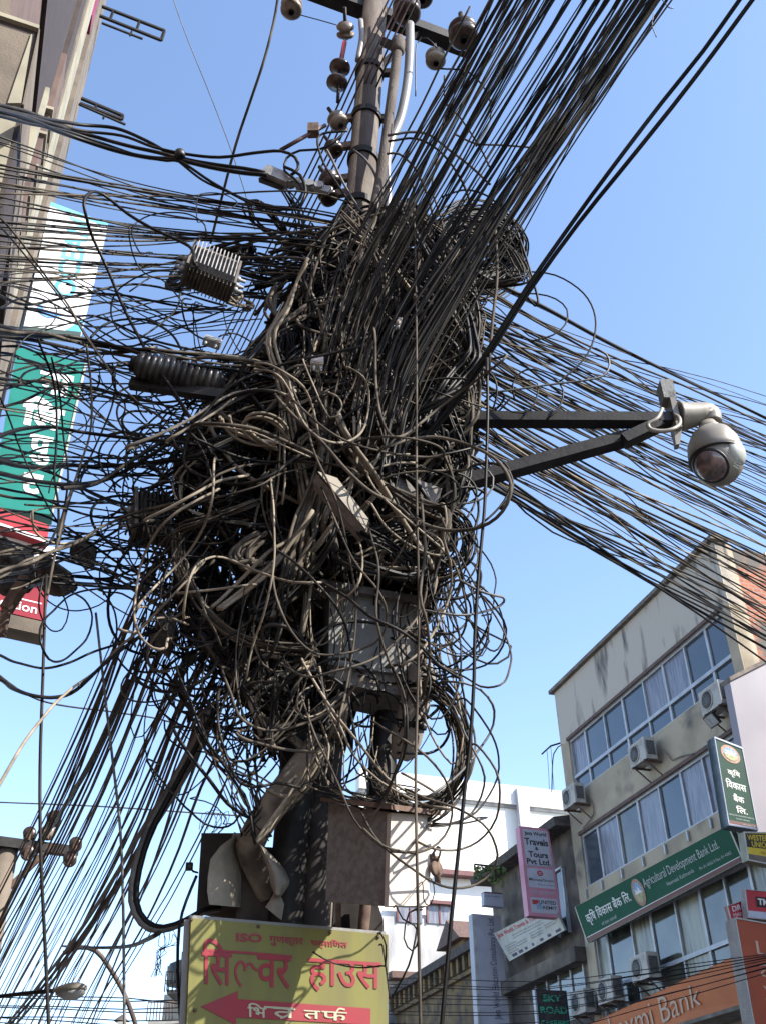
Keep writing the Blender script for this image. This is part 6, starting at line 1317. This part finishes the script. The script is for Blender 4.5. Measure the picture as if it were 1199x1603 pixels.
for k in range(3):
    cable_obj([(335 - 4 * k, 1110, 3.8), (300 - 8 * k, 1200, 4.1), (240 - 8 * k, 1300, 4.8), (180 - 8 * k, 1400, 5.8), (110 - 7 * k, 1500, 7.4), (30 - 8 * k, 1600, 9.5), (-40 - 10 * k, 1680, 12)], 4, ['cab_grey', 'cab_brown', 'cab_grey'][k], 'cable', ['outermost', 'middle', 'innermost'][k] + ' strand of the thick bundle running to the lower left corner', step=.2, rr=.011, wander=.006)
cable_obj([(200, 1068, 3.8), (150, 1180, 4.6), (110, 1250, 5.8), (70, 1310, 8), (48, 1345, 10), (0, 1440, 12.5), (-30, 1520, 15)], 4, 'cab_dark', 'cable', 'dark cable led over the left far insulators', step=.2, rr=.014)
# fat bent conduit pair
for k, (mt, lb) in enumerate((('cab_grey', 'front one of two fat black hoses making the U bend left of the torn box'), ('cab_black', 'rear one of two fat black hoses making the U bend left of the torn box'))):
    o_ = k * 7
    cable_obj([(330 + o_, 1110, 3.7), (300 + o_, 1170, 3.8), (262 + o_, 1240, 3.85), (230 + o_, 1300, 3.85), (211 + o_, 1360, 3.85), (206 + o_, 1410, 3.85), (222 + o_, 1445 - k * 3, 3.85), (250 + o_, 1456 - k * 4, 3.85), (285 + o_, 1445 - k * 4, 3.85), (320, 1426, 3.85), (345, 1420, 3.9)], 10, mt, 'hose', lb, cat='hose', step=.05, wander=.002, sides=12)
cable_obj([(100, 1481, 9), (150, 1484, 7), (200, 1482, 5.5), (232, 1470, 4.2), (250, 1460, 3.8)], 3, 'cab_dark', 'cable', 'thin dark cable joining the U bend to the far lamp arm', step=.2, rr=.009)
mb = MB()
for k in range(7):
    x0 = 252 + k * 4; cable_obj([(x0, 1460, 3.8), (x0 + rw_.uniform(-8, 10), 1478, 3.8), (254 + rw_.uniform(-8, 8), 1490, 3.8), (250 + rw_.uniform(-8, 8), 1505, 3.8), (244 + rw_.uniform(-6, 18), 1528, 3.8)], 1.2, '', mb=mb, step=.02, wander=.004)
tag(mb.build('tie_wire', M['dark_steel']), 'scraggly thin tie wires dangling under the U bend', 'wire')
mb = MB()
for k in range(5): cable_obj([(312 + 6 * k, 1300, 3.7), (318 + 7 * k, 1276 + rw_.uniform(-6, 6), 3.7), (335 + 5 * k, 1272, 3.7), (342 + 4 * k, 1290, 3.7), (330 + 4 * k, 1305, 3.7)], 1.1, '', mb=mb, step=.02, wander=.005)
tag(mb.build('tie_wire', M['dark_steel']), 'scribble of thin wire sprouting on top of the torn box', 'wire')
m = MB(); m.box(P(297, 1357, 3.8), Vector((1, 0, 0)), Vector((0, 1, 0)), UP, -.012, .012, -.01, .01, -.012, .014); m.tube([P(298, 1358, 3.8), P(303, 1364, 3.8), P(310, 1366, 3.85)], .004, 5); tag(m.build('loose_plug', M['black']), 'tiny black plug sticking out left of the torn box', 'plug')

# --- F: long vertical drops and single sky lines
for pts, r_, mt, lb in (
    ([(762, 560, 3.0), (763, 640, 3.0), (760, 740, 3.0), (757, 800, 3.0), (748, 900, 3.0), (742, 1000, 3.0), (741, 1060, 3.0), (735, 1160, 3.0), (726, 1240, 3.0), (717, 1330, 3.0), (706, 1440, 3.0), (691, 1610, 3.0), (685, 1700, 3.0)], .006, 'cab_black', 'long black cable dropping in front of everything right of the cabinets'),
    ([(646, 270, 3.3), (650, 400, 3.2), (652, 540, 3.1), (652, 700, 3.05), (653, 800, 3.0), (656, 950, 3.0), (654, 1080, 3.0), (651, 1200, 3.0), (652, 1300, 3.0), (655, 1450, 3.0), (658, 1610, 3.0), (660, 1700, 3.0)], .0045, 'cab_brown', 'long thin brown cable dropping straight over the pale cabinet to the bottom'),
    ([(74, 900, 3.6), (68, 1060, 3.6), (63, 1200, 3.6), (64, 1330, 3.6), (70, 1450, 3.6), (78, 1610, 3.6), (82, 1700, 3.6)], .006, 'cab_dark', 'thin dark drop wire hanging at the far left down to the bottom edge'),
    ([(150, 960, 3.6), (163, 1075, 3.6), (178, 1200, 3.6), (189, 1300, 3.6), (194, 1420, 3.6), (197, 1610, 3.6), (198, 1700, 3.6)], .0055, 'cab_grey', 'thin grey drop wire hanging left of the U bend'),
    ([(308, 1370, 3.7), (292, 1410, 3.7), (282, 1450, 3.7), (279, 1520, 3.7), (284, 1610, 3.7), (286, 1700, 3.7)], .006, 'cab_black', 'black drop wire hugging the left side of the yellow sign'),
    ([(775, 360, 3.2), (777, 430, 3.2), (770, 500, 3.2), (765, 580, 3.2)], .007, 'cab_brown', 'brown drop cable in front of the springy coil turns'),
    ([(690, 230, 3.3), (676, 290, 3.3), (690, 340, 3.3), (700, 400, 3.3)], .005, 'cab_brown', 'short brown wire slanting across the start of the fan'),
    ([(440, -40, 3.6), (432, 20, 3.7), (415, 90, 3.8), (390, 165, 4.0), (370, 225, 4.2), (350, 300, 4.5), (330, 380, 4.9)], .010, 'cab_brown', 'twisted brown cable slanting down from the top edge left of the pole'),
    ([(262, -30, 5), (290, 50, 5.2), (330, 150, 5.6), (362, 235, 6), (385, 305, 6.4), (400, 360, 6.7)], .004, 'cab_grey', 'hair thin grey wire alone in the blue sky left of the pole'),
    ([(735, 10, 3.6), (700, 80, 3.8), (660, 165, 4.1), (620, 240, 4.4), (590, 300, 4.7)], .007, 'cab_brown', 'brown line passing behind the pole top from the right'),
    ([(650, 150, 3.6), (652, 70, 3.6), (668, 60, 3.6), (683, 75, 3.6)], .004, 'black', 'thin jumper wire at the crossarm'),
    ([(463, 22, 3.95), (500, 32, 3.95), (530, 40, 3.95)], .004, 'black', 'thin jumper wire between the two insulators left of the pole top'),
    ([(-30, 1034, 6), (60, 1095, 6.4), (180, 1115, 7), (250, 1126, 7.4), (330, 1150, 8)], .007, 'black', 'thin black line crossing nearly level under the big left curve'),
    ([(-60, 1253, 14), (0, 1256, 14), (150, 1262, 14), (300, 1272, 14), (420, 1280, 14)], .010, 'cab_grey', 'very thin far wire crossing level above the far insulators'),
    ([(880, 1165, 16), (866, 1180, 16), (863, 1240, 16)], .01, 'cab_dark', 'thin wire end by the far roof corner')):
    cable_obj(pts, 1, mt, 'cable', lb, rr=r_, step=.08, wander=.0015)
GP = 'power lines passing left of the pole'
for k in range(6):
    x0 = 575 + k * 9; cable_obj([(x0 + 60, -60, 3.5), (x0 + 22, 20, 3.65), (x0 - 25, 120, 3.9), (x0 - 75, 230, 4.3), (x0 - 130, 340, 4.8), (x0 - 190, 460, 5.6), (x0 - 250, 580, 6.8), (x0 - 330, 740, 9.5)], 1, rw_.choice(['cab_brown', 'cab_red', 'cab_dark']), 'power_line', 'thin brown power line slanting down left behind the insulators', GP, rr=.0065, step=.12, wander=.003)
for k, pts in enumerate(([(553, 235), (575, 255), (590, 290), (575, 340), (560, 400)], [(545, 205), (500, 212), (505, 250), (530, 290), (550, 320)], [(512, 235), (520, 250), (540, 290), (565, 330)])):
    cable_obj([(x, y, 3.75) for x, y in pts], 4, ['cab_grey', 'cab_dark', 'cab_grey'][k], 'cable_loop', ['grey lead curling down the face of the pole shaft', 'dark lead arching left of the pole shaft by the insulators', 'pale lead slanting from the insulators down the shaft'][k], group='leads on the pole shaft', step=.03)
# far lines crossing the street low on both sides
GL = 'far wires across the street at lower right'
for k in range(11):
    ya = 1520 + k * 9 + rw_.uniform(-4, 4); s_l = -.02 - .012 * k
    cable_obj([(600, ya + 8, 17), (700, ya + 10, 17), (850, ya + 14 - k * 1.0, 16), (1000, ya - 4 - k * 3, 15), (1199, ya - 30 - k * 6, 14), (1400, ya - 70 - k * 9, 13)], 1, 'cab_black', 'street_wire', 'thin black wire crossing in front of the shops low on the right', GL, rr=.0055, step=.8, wander=.006)
GM = 'far wires across the sky at lower left'
for k in range(7):
    ya = 1556 + k * 8 + rw_.uniform(-3, 3); cable_obj([(-60, ya + rw_.uniform(-10, 4), 26), (100, ya + 2, 26), (200, ya + 4 + k, 26), (330, ya + 4 + rw_.uniform(-10, 16), 26)], 1, 'cab_dark', 'street_wire', 'thin far wire crossing the sky low on the left', GM, rr=.014, step=1.5, wander=.006)

# --- G: the mass of the tangle itself
ENV = [(330, 545, 640), (380, 500, 720), (430, 470, 740), (500, 440, 750), (560, 390, 745), (620, 345, 740), (680, 295, 735), (740, 285, 730), (800, 282, 705), (860, 280, 690), (920, 285, 672), (980, 305, 655), (1040, 345, 560), (1100, 400, 540), (1170, 425, 530)]
def env(y):
    for (a, l0, r0), (b, l1, r1) in zip(ENV, ENV[1:]):
        if a <= y <= b: f2 = (y - a) / (b - a); return l0 + (l1 - l0) * f2, r0 + (r1 - r0) * f2
    return (ENV[0][1:] if y < ENV[0][0] else ENV[-1][1:])
def axx(y): return P(583 - (y - 60) * .076, y, 4)
rg = random.Random(23)
def wander_curve(x, y, Yd, n, stepm, heading, curl, keep=.85):
    """random walk in photo space kept inside the envelope"""
    pts = []; h = heading; cv = rg.gauss(0, curl); k = 1 / mpp(x, y, Yd)
    yd = Yd
    for i in range(n):
        pts.append((x, y, yd))
        cv = cv * .8 + rg.gauss(0, curl * .6); h += cv
        x += math.cos(h) * stepm * k; y += math.sin(h) * stepm * k; yd += rg.gauss(0, .035)
        l, r = env(y); c = (l + r) / 2
        if x < l + 8 or x > r - 8: h += .5 * (1 if math.sin(h) * (x - c) > 0 else -1); x = min(max(x, l), r)
        yd = min(max(yd, Yd - .12), Yd + .12)
        if y < 320 or y > 1180: break
    return pts
RT = RW.transposed()
def push(c):
    """keep the face of the grey box free: strands that would cross it run behind"""
    o = []
    for p in c:
        d = p - cam_pos; v = RT @ d; x = CX + F * v.x / -v.z; y = CY - F * v.y / -v.z
        if 500 < x < 668 and 905 < y < 1085 and p.y < 3.95: d = d * (3.95 / d.y)
        o.append(cam_pos + d)
    return o
mass = {k: MB() for k in ('cab_black', 'cab_dark', 'cab_brown', 'cab_tan')}
for i in range(680):
    y = rg.triangular(350, 1060, 640) if rg.random() < .6 else rg.uniform(350, 1080)
    l, r = env(y); x = rg.uniform(l + 10, r - 10)
    if rg.random() < .35: x = 500 + rg.gauss(0, 70)
    f2 = rg.random()                                   # 0 front .. 1 back
    cen = abs(x - (l + r) / 2) / ((r - l) / 2 + 1); dep = .62 * math.sqrt(max(.08, 1 - min(1, cen) ** 2))
    Yd = (3.9 if y > 640 else 4.0) + (f2 - .5) * 2 * dep * (1 if y > 640 else .8)
    mt = rg.choices(['cab_black', 'cab_dark', 'cab_brown', 'cab_tan'], [1.6, 2.2, 3.2, 1.8] if f2 < .35 else [5, 4, 1, .2])[0]  # sunlit front and shaded depth are put into the choice of cable colours
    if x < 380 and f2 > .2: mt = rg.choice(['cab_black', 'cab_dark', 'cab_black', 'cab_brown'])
    r_ = rg.choice([.0045, .0055, .0065, .008, .010]) * (1.0 if f2 < .5 else 1.25)
    if 505 < x < 665 and 900 < y < 1075: Yd = max(Yd, 3.85); x -= 40 * (x < 560)
    kind = rg.random()
    if kind < .66:
        hd_ = rg.choice([rg.gauss(1.57, .3), rg.gauss(1.75, .35), rg.gauss(-1.35, .35), rg.gauss(-1.2, .3), rg.gauss(.4, .6), rg.gauss(2.7, .6)])
        pts = wander_curve(x, y, Yd, rg.randint(7, 18), .09, hd_, .15)
        if len(pts) < 3: continue
        c = catmull([P(*p) for p in pts], .035)
    else:
        c0 = P(x, y, Yd); R0 = rg.uniform(.05, .22); R0 = min(R0, .05 + .3 * (1 - cen)) if cen > .5 else R0; nrm = Vector((rg.gauss(0, .5), -1, rg.gauss(0, .6))).normalized() if rg.random() < .65 else Vector((rg.gauss(0, 1), rg.gauss(0, 1), rg.gauss(0, 1))).normalized()
        u = nrm.orthogonal().normalized(); v = nrm.cross(u); a0_ = rg.uniform(0, 6.28); tot = rg.uniform(2.6, 9); e = rg.uniform(.4, 1); dr = Vector((rg.gauss(0, .03), rg.gauss(0, .03), rg.gauss(0, .04)))
        nn_ = int(8 + tot * 4); c = [c0 + (u * math.cos(a0_ + tot * j / nn_) + v * e * math.sin(a0_ + tot * j / nn_)) * R0 * (1 + .12 * math.sin(j * .37 + i)) + dr * (j / nn_ * 3) for j in range(nn_)]
    c = push(c)
    nb = rg.choice([1, 1, 1, 2, 3, 5, 7]) if f2 < .7 else rg.choice([1, 3, 5, 8])
    if mt == 'cab_tan': nb = min(nb, 3)
    for q_ in range(nb):
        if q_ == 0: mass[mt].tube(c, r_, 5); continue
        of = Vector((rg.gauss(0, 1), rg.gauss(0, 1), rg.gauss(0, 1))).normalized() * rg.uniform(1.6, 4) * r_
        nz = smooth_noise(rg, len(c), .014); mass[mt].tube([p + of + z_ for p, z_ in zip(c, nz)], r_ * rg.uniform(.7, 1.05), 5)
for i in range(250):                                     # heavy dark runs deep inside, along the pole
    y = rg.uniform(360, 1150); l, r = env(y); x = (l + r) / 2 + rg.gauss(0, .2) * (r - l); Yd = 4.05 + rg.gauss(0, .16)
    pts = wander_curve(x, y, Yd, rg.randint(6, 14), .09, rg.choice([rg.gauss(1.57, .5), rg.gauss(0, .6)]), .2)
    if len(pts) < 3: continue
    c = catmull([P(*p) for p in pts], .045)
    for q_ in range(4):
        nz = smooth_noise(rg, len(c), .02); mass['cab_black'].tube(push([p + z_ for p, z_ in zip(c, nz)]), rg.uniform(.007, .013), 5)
mb = MB(); mb2 = MB()
for i in range(34):
    cable_obj(fan_path(rw_.choice(CL)[0], 12), rg.choice([1.8, 2.4, 3]), '', mb=mb if i % 3 else mb2, step=.12, wander=.008)
tag(mb.build('cable_tangle', M['cab_black']), 'remaining black strands packed into the upper right fan', 'cable tangle', kind='stuff')
tag(mb2.build('cable_tangle', M['cab_brown']), 'remaining brownish strands packed into the upper right fan', 'cable tangle', kind='stuff')
print('mass verts', sum(len(m.v) for m in mass.values()))
for k, nm, lb in (('cab_black', 'cable_tangle', 'black inner mass of the cable tangle around the pole'), ('cab_dark', 'cable_tangle', 'dark dusty strands of the cable tangle around the pole'), ('cab_brown', 'cable_tangle', 'brown dusty strands of the cable tangle around the pole'), ('cab_tan', 'cable_tangle', 'pale dusty strands of the cable tangle around the pole, toned as sunlit')):
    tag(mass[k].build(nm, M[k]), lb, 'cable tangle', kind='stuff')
# messy strands of the left wing, as one further mass
lw = {k: MB() for k in ('cab_black', 'cab_dark', 'cab_brown')}
for i in range(92):
    yl = rg.uniform(430, 930); yr = yl + rg.gauss(20, 70); yr = min(max(yr, 480), 960); xr = rg.uniform(300, 420)
    x0 = rg.choice([-60, -60, rg.uniform(0, 200)])
    pts = [(x0, yl, 3.85 + rg.uniform(-.2, .2)), (x0 + (xr - x0) * .33, yl + (yr - yl) * .25 + rg.gauss(0, 18), 3.8 + rg.uniform(-.2, .2)), (x0 + (xr - x0) * .68, yl + (yr - yl) * .7 + rg.gauss(0, 18), 3.8 + rg.uniform(-.2, .2)), (xr, yr, 3.8 + rg.uniform(-.3, .3))]
    cable_obj(pts, rg.choice([2, 2.4, 3, 4]), '', mb=lw[rg.choices(['cab_black', 'cab_dark', 'cab_brown'], [4, 2, 1])[0]], step=.05, wander=.02)
for i in range(34):
    cx, cy = rg.uniform(60, 330), rg.uniform(560, 960); R0 = rg.uniform(22, 62); a0_ = rg.uniform(0, 6.28); tot = rg.uniform(2, 5.5)
    pts = [(cx + R0 * math.cos(a0_ + tot * j / 9) * 1.2, cy + R0 * math.sin(a0_ + tot * j / 9), 3.7 + .02 * j) for j in range(10)]
    cable_obj(pts, rg.choice([2, 2.6, 3.2]), '', mb=lw[rg.choice(['cab_black', 'cab_dark'])], step=.04, wander=.006)
for k, v in lw.items(): tag(v.build('cable_tangle', M[k]), {'cab_black': 'black criss-crossing strands of the left wing of the tangle', 'cab_dark': 'dark dusty criss-crossing strands of the left wing', 'cab_brown': 'brownish criss-crossing strands of the left wing'}[k], 'cable tangle', kind='stuff')
# thin open loops fringing the mass
fr_ = {k: MB() for k in ('cab_black', 'cab_dark', 'cab_brown')}
for i in range(160):
    y = rg.uniform(620, 1150); l, r = env(y); side = -1 if rg.random() < .68 else 1
    x = (l + rg.gauss(-12, 26)) if side < 0 else (r + rg.gauss(0, 16)); Yd = 3.75 + rg.gauss(0, .2); R0 = rg.uniform(.07, .27)
    c0 = P(x, y, Yd); nrm = Vector((rg.gauss(0, .5), -1, rg.gauss(0, .5))).normalized(); u = nrm.orthogonal().normalized(); v = nrm.cross(u); a0_ = rg.uniform(0, 6.28); tot = rg.uniform(1.8, 5.5); e = rg.uniform(.5, 1.2); nn_ = int(8 + tot * 5)
    dr = Vector((rg.gauss(0, .03), rg.gauss(0, .03), rg.gauss(0, .06)))
    c = [c0 + (u * math.cos(a0_ + tot * j / nn_) + v * e * math.sin(a0_ + tot * j / nn_)) * R0 * (1 + .15 * math.sin(j * .3 + i)) + dr * (j / nn_ * 2) for j in range(nn_)]
    fr_[rg.choice(['cab_black', 'cab_black', 'cab_dark', 'cab_brown'])].tube(c, rg.choice([.004, .005, .0065]), 5)
for k, v in fr_.items(): tag(v.build('cable_tangle', M[k]), {'cab_black': 'black open loops fringing the tangle', 'cab_dark': 'dark dusty open loops fringing the tangle', 'cab_brown': 'brownish open loops fringing the tangle'}[k], 'cable tangle', kind='stuff')
# slack loops hanging from the lower half, in front of and beside the boxes
hg = {k: MB() for k in ('cab_black', 'cab_dark', 'cab_brown', 'cab_tan')}
for i in range(120):
    left = rg.random() < .62; x1 = rg.uniform(235, 500) if left else rg.uniform(560, 700); y1 = rg.uniform(860, 1060); wd_ = rg.uniform(30, 170) * (1 if left else .75); h = rg.uniform(70, 230) * (1 if left else .85)
    if y1 + h > 1290: h = 1290 - y1
    Yh = rg.uniform(3.15, 3.9) if not left else rg.uniform(3.3, 4.2); lean = rg.gauss(-10 if left else 14, 22)
    pts = [(x1 + wd_ * .25, y1 - 60, Yh + .35), (x1, y1, Yh), (x1 - wd_ * .06 + lean * .5, y1 + h * .55, Yh - .03), (x1 + wd_ * .22 + lean, y1 + h * .93, Yh), (x1 + wd_ * .55 + lean, y1 + h, Yh + .03), (x1 + wd_ * .9 + lean * .6, y1 + h * .72, Yh + .04), (x1 + wd_ * 1.02, y1 + h * .3, Yh + .05), (x1 + wd_ * .9, y1 - 30, Yh + .3), (x1 + wd_ * .7, y1 - 80, Yh + .5)]
    if not left:
        if i % 3: continue
        pts = pts[:6] + [(min(x, 735), y, Y) for x, y, Y in pts[6:7]] + [(min(x, 700 - 12 * j), y - 20 * j, Y + .2) for j, (x, y, Y) in enumerate(pts[7:])]
    k_ = rg.choices(['cab_black', 'cab_dark', 'cab_brown', 'cab_tan'], [5, 3, 2, .3] if left else [2, 3, 3, 1])[0]
    cable_obj(pts, rg.choice([1.8, 2.2, 2.8, 3.4]), '', mb=hg[k_], step=.035, wander=.006)
for k, v in hg.items(): tag(v.build('cable_tangle', M[k]), {'cab_black': 'black slack loops hanging under the tangle', 'cab_dark': 'dark dusty slack loops hanging under the tangle', 'cab_brown': 'brown slack loops hanging under the tangle', 'cab_tan': 'pale slack loops hanging under the tangle'}[k], 'cable tangle', kind='stuff')
# strands around the foot of the tangle: onto the cabinets
ft = MB(); ft2 = MB()
for i in range(42):
    x0 = rg.uniform(480, 600); y0 = rg.uniform(1080, 1180)
    pts = [(x0, y0, 3.5), (x0 + rg.gauss(8, 14), y0 + 60, 3.45), (x0 + rg.gauss(20, 22), 1235, 3.45), (rg.uniform(560, 650), 1262, 3.42)] if i % 2 else [(rg.uniform(300, 420), rg.uniform(1080, 1150), 3.6), (rg.uniform(320, 440), 1180, 3.6), (rg.uniform(350, 440), 1240, 3.6), (rg.uniform(380, 420), 1310, 3.65)]
    cable_obj(pts, rg.choice([2, 2.6, 3.2]), '', mb=ft if i % 3 else ft2, step=.04, wander=.008)
tag(ft.build('cable_tangle', M['cab_dark']), 'dark strands trailing from the tangle to the two lower boxes', 'cable tangle', kind='stuff')
tag(ft2.build('cable_tangle', M['cab_tan']), 'pale strands trailing from the tangle to the two lower boxes', 'cable tangle', kind='stuff')
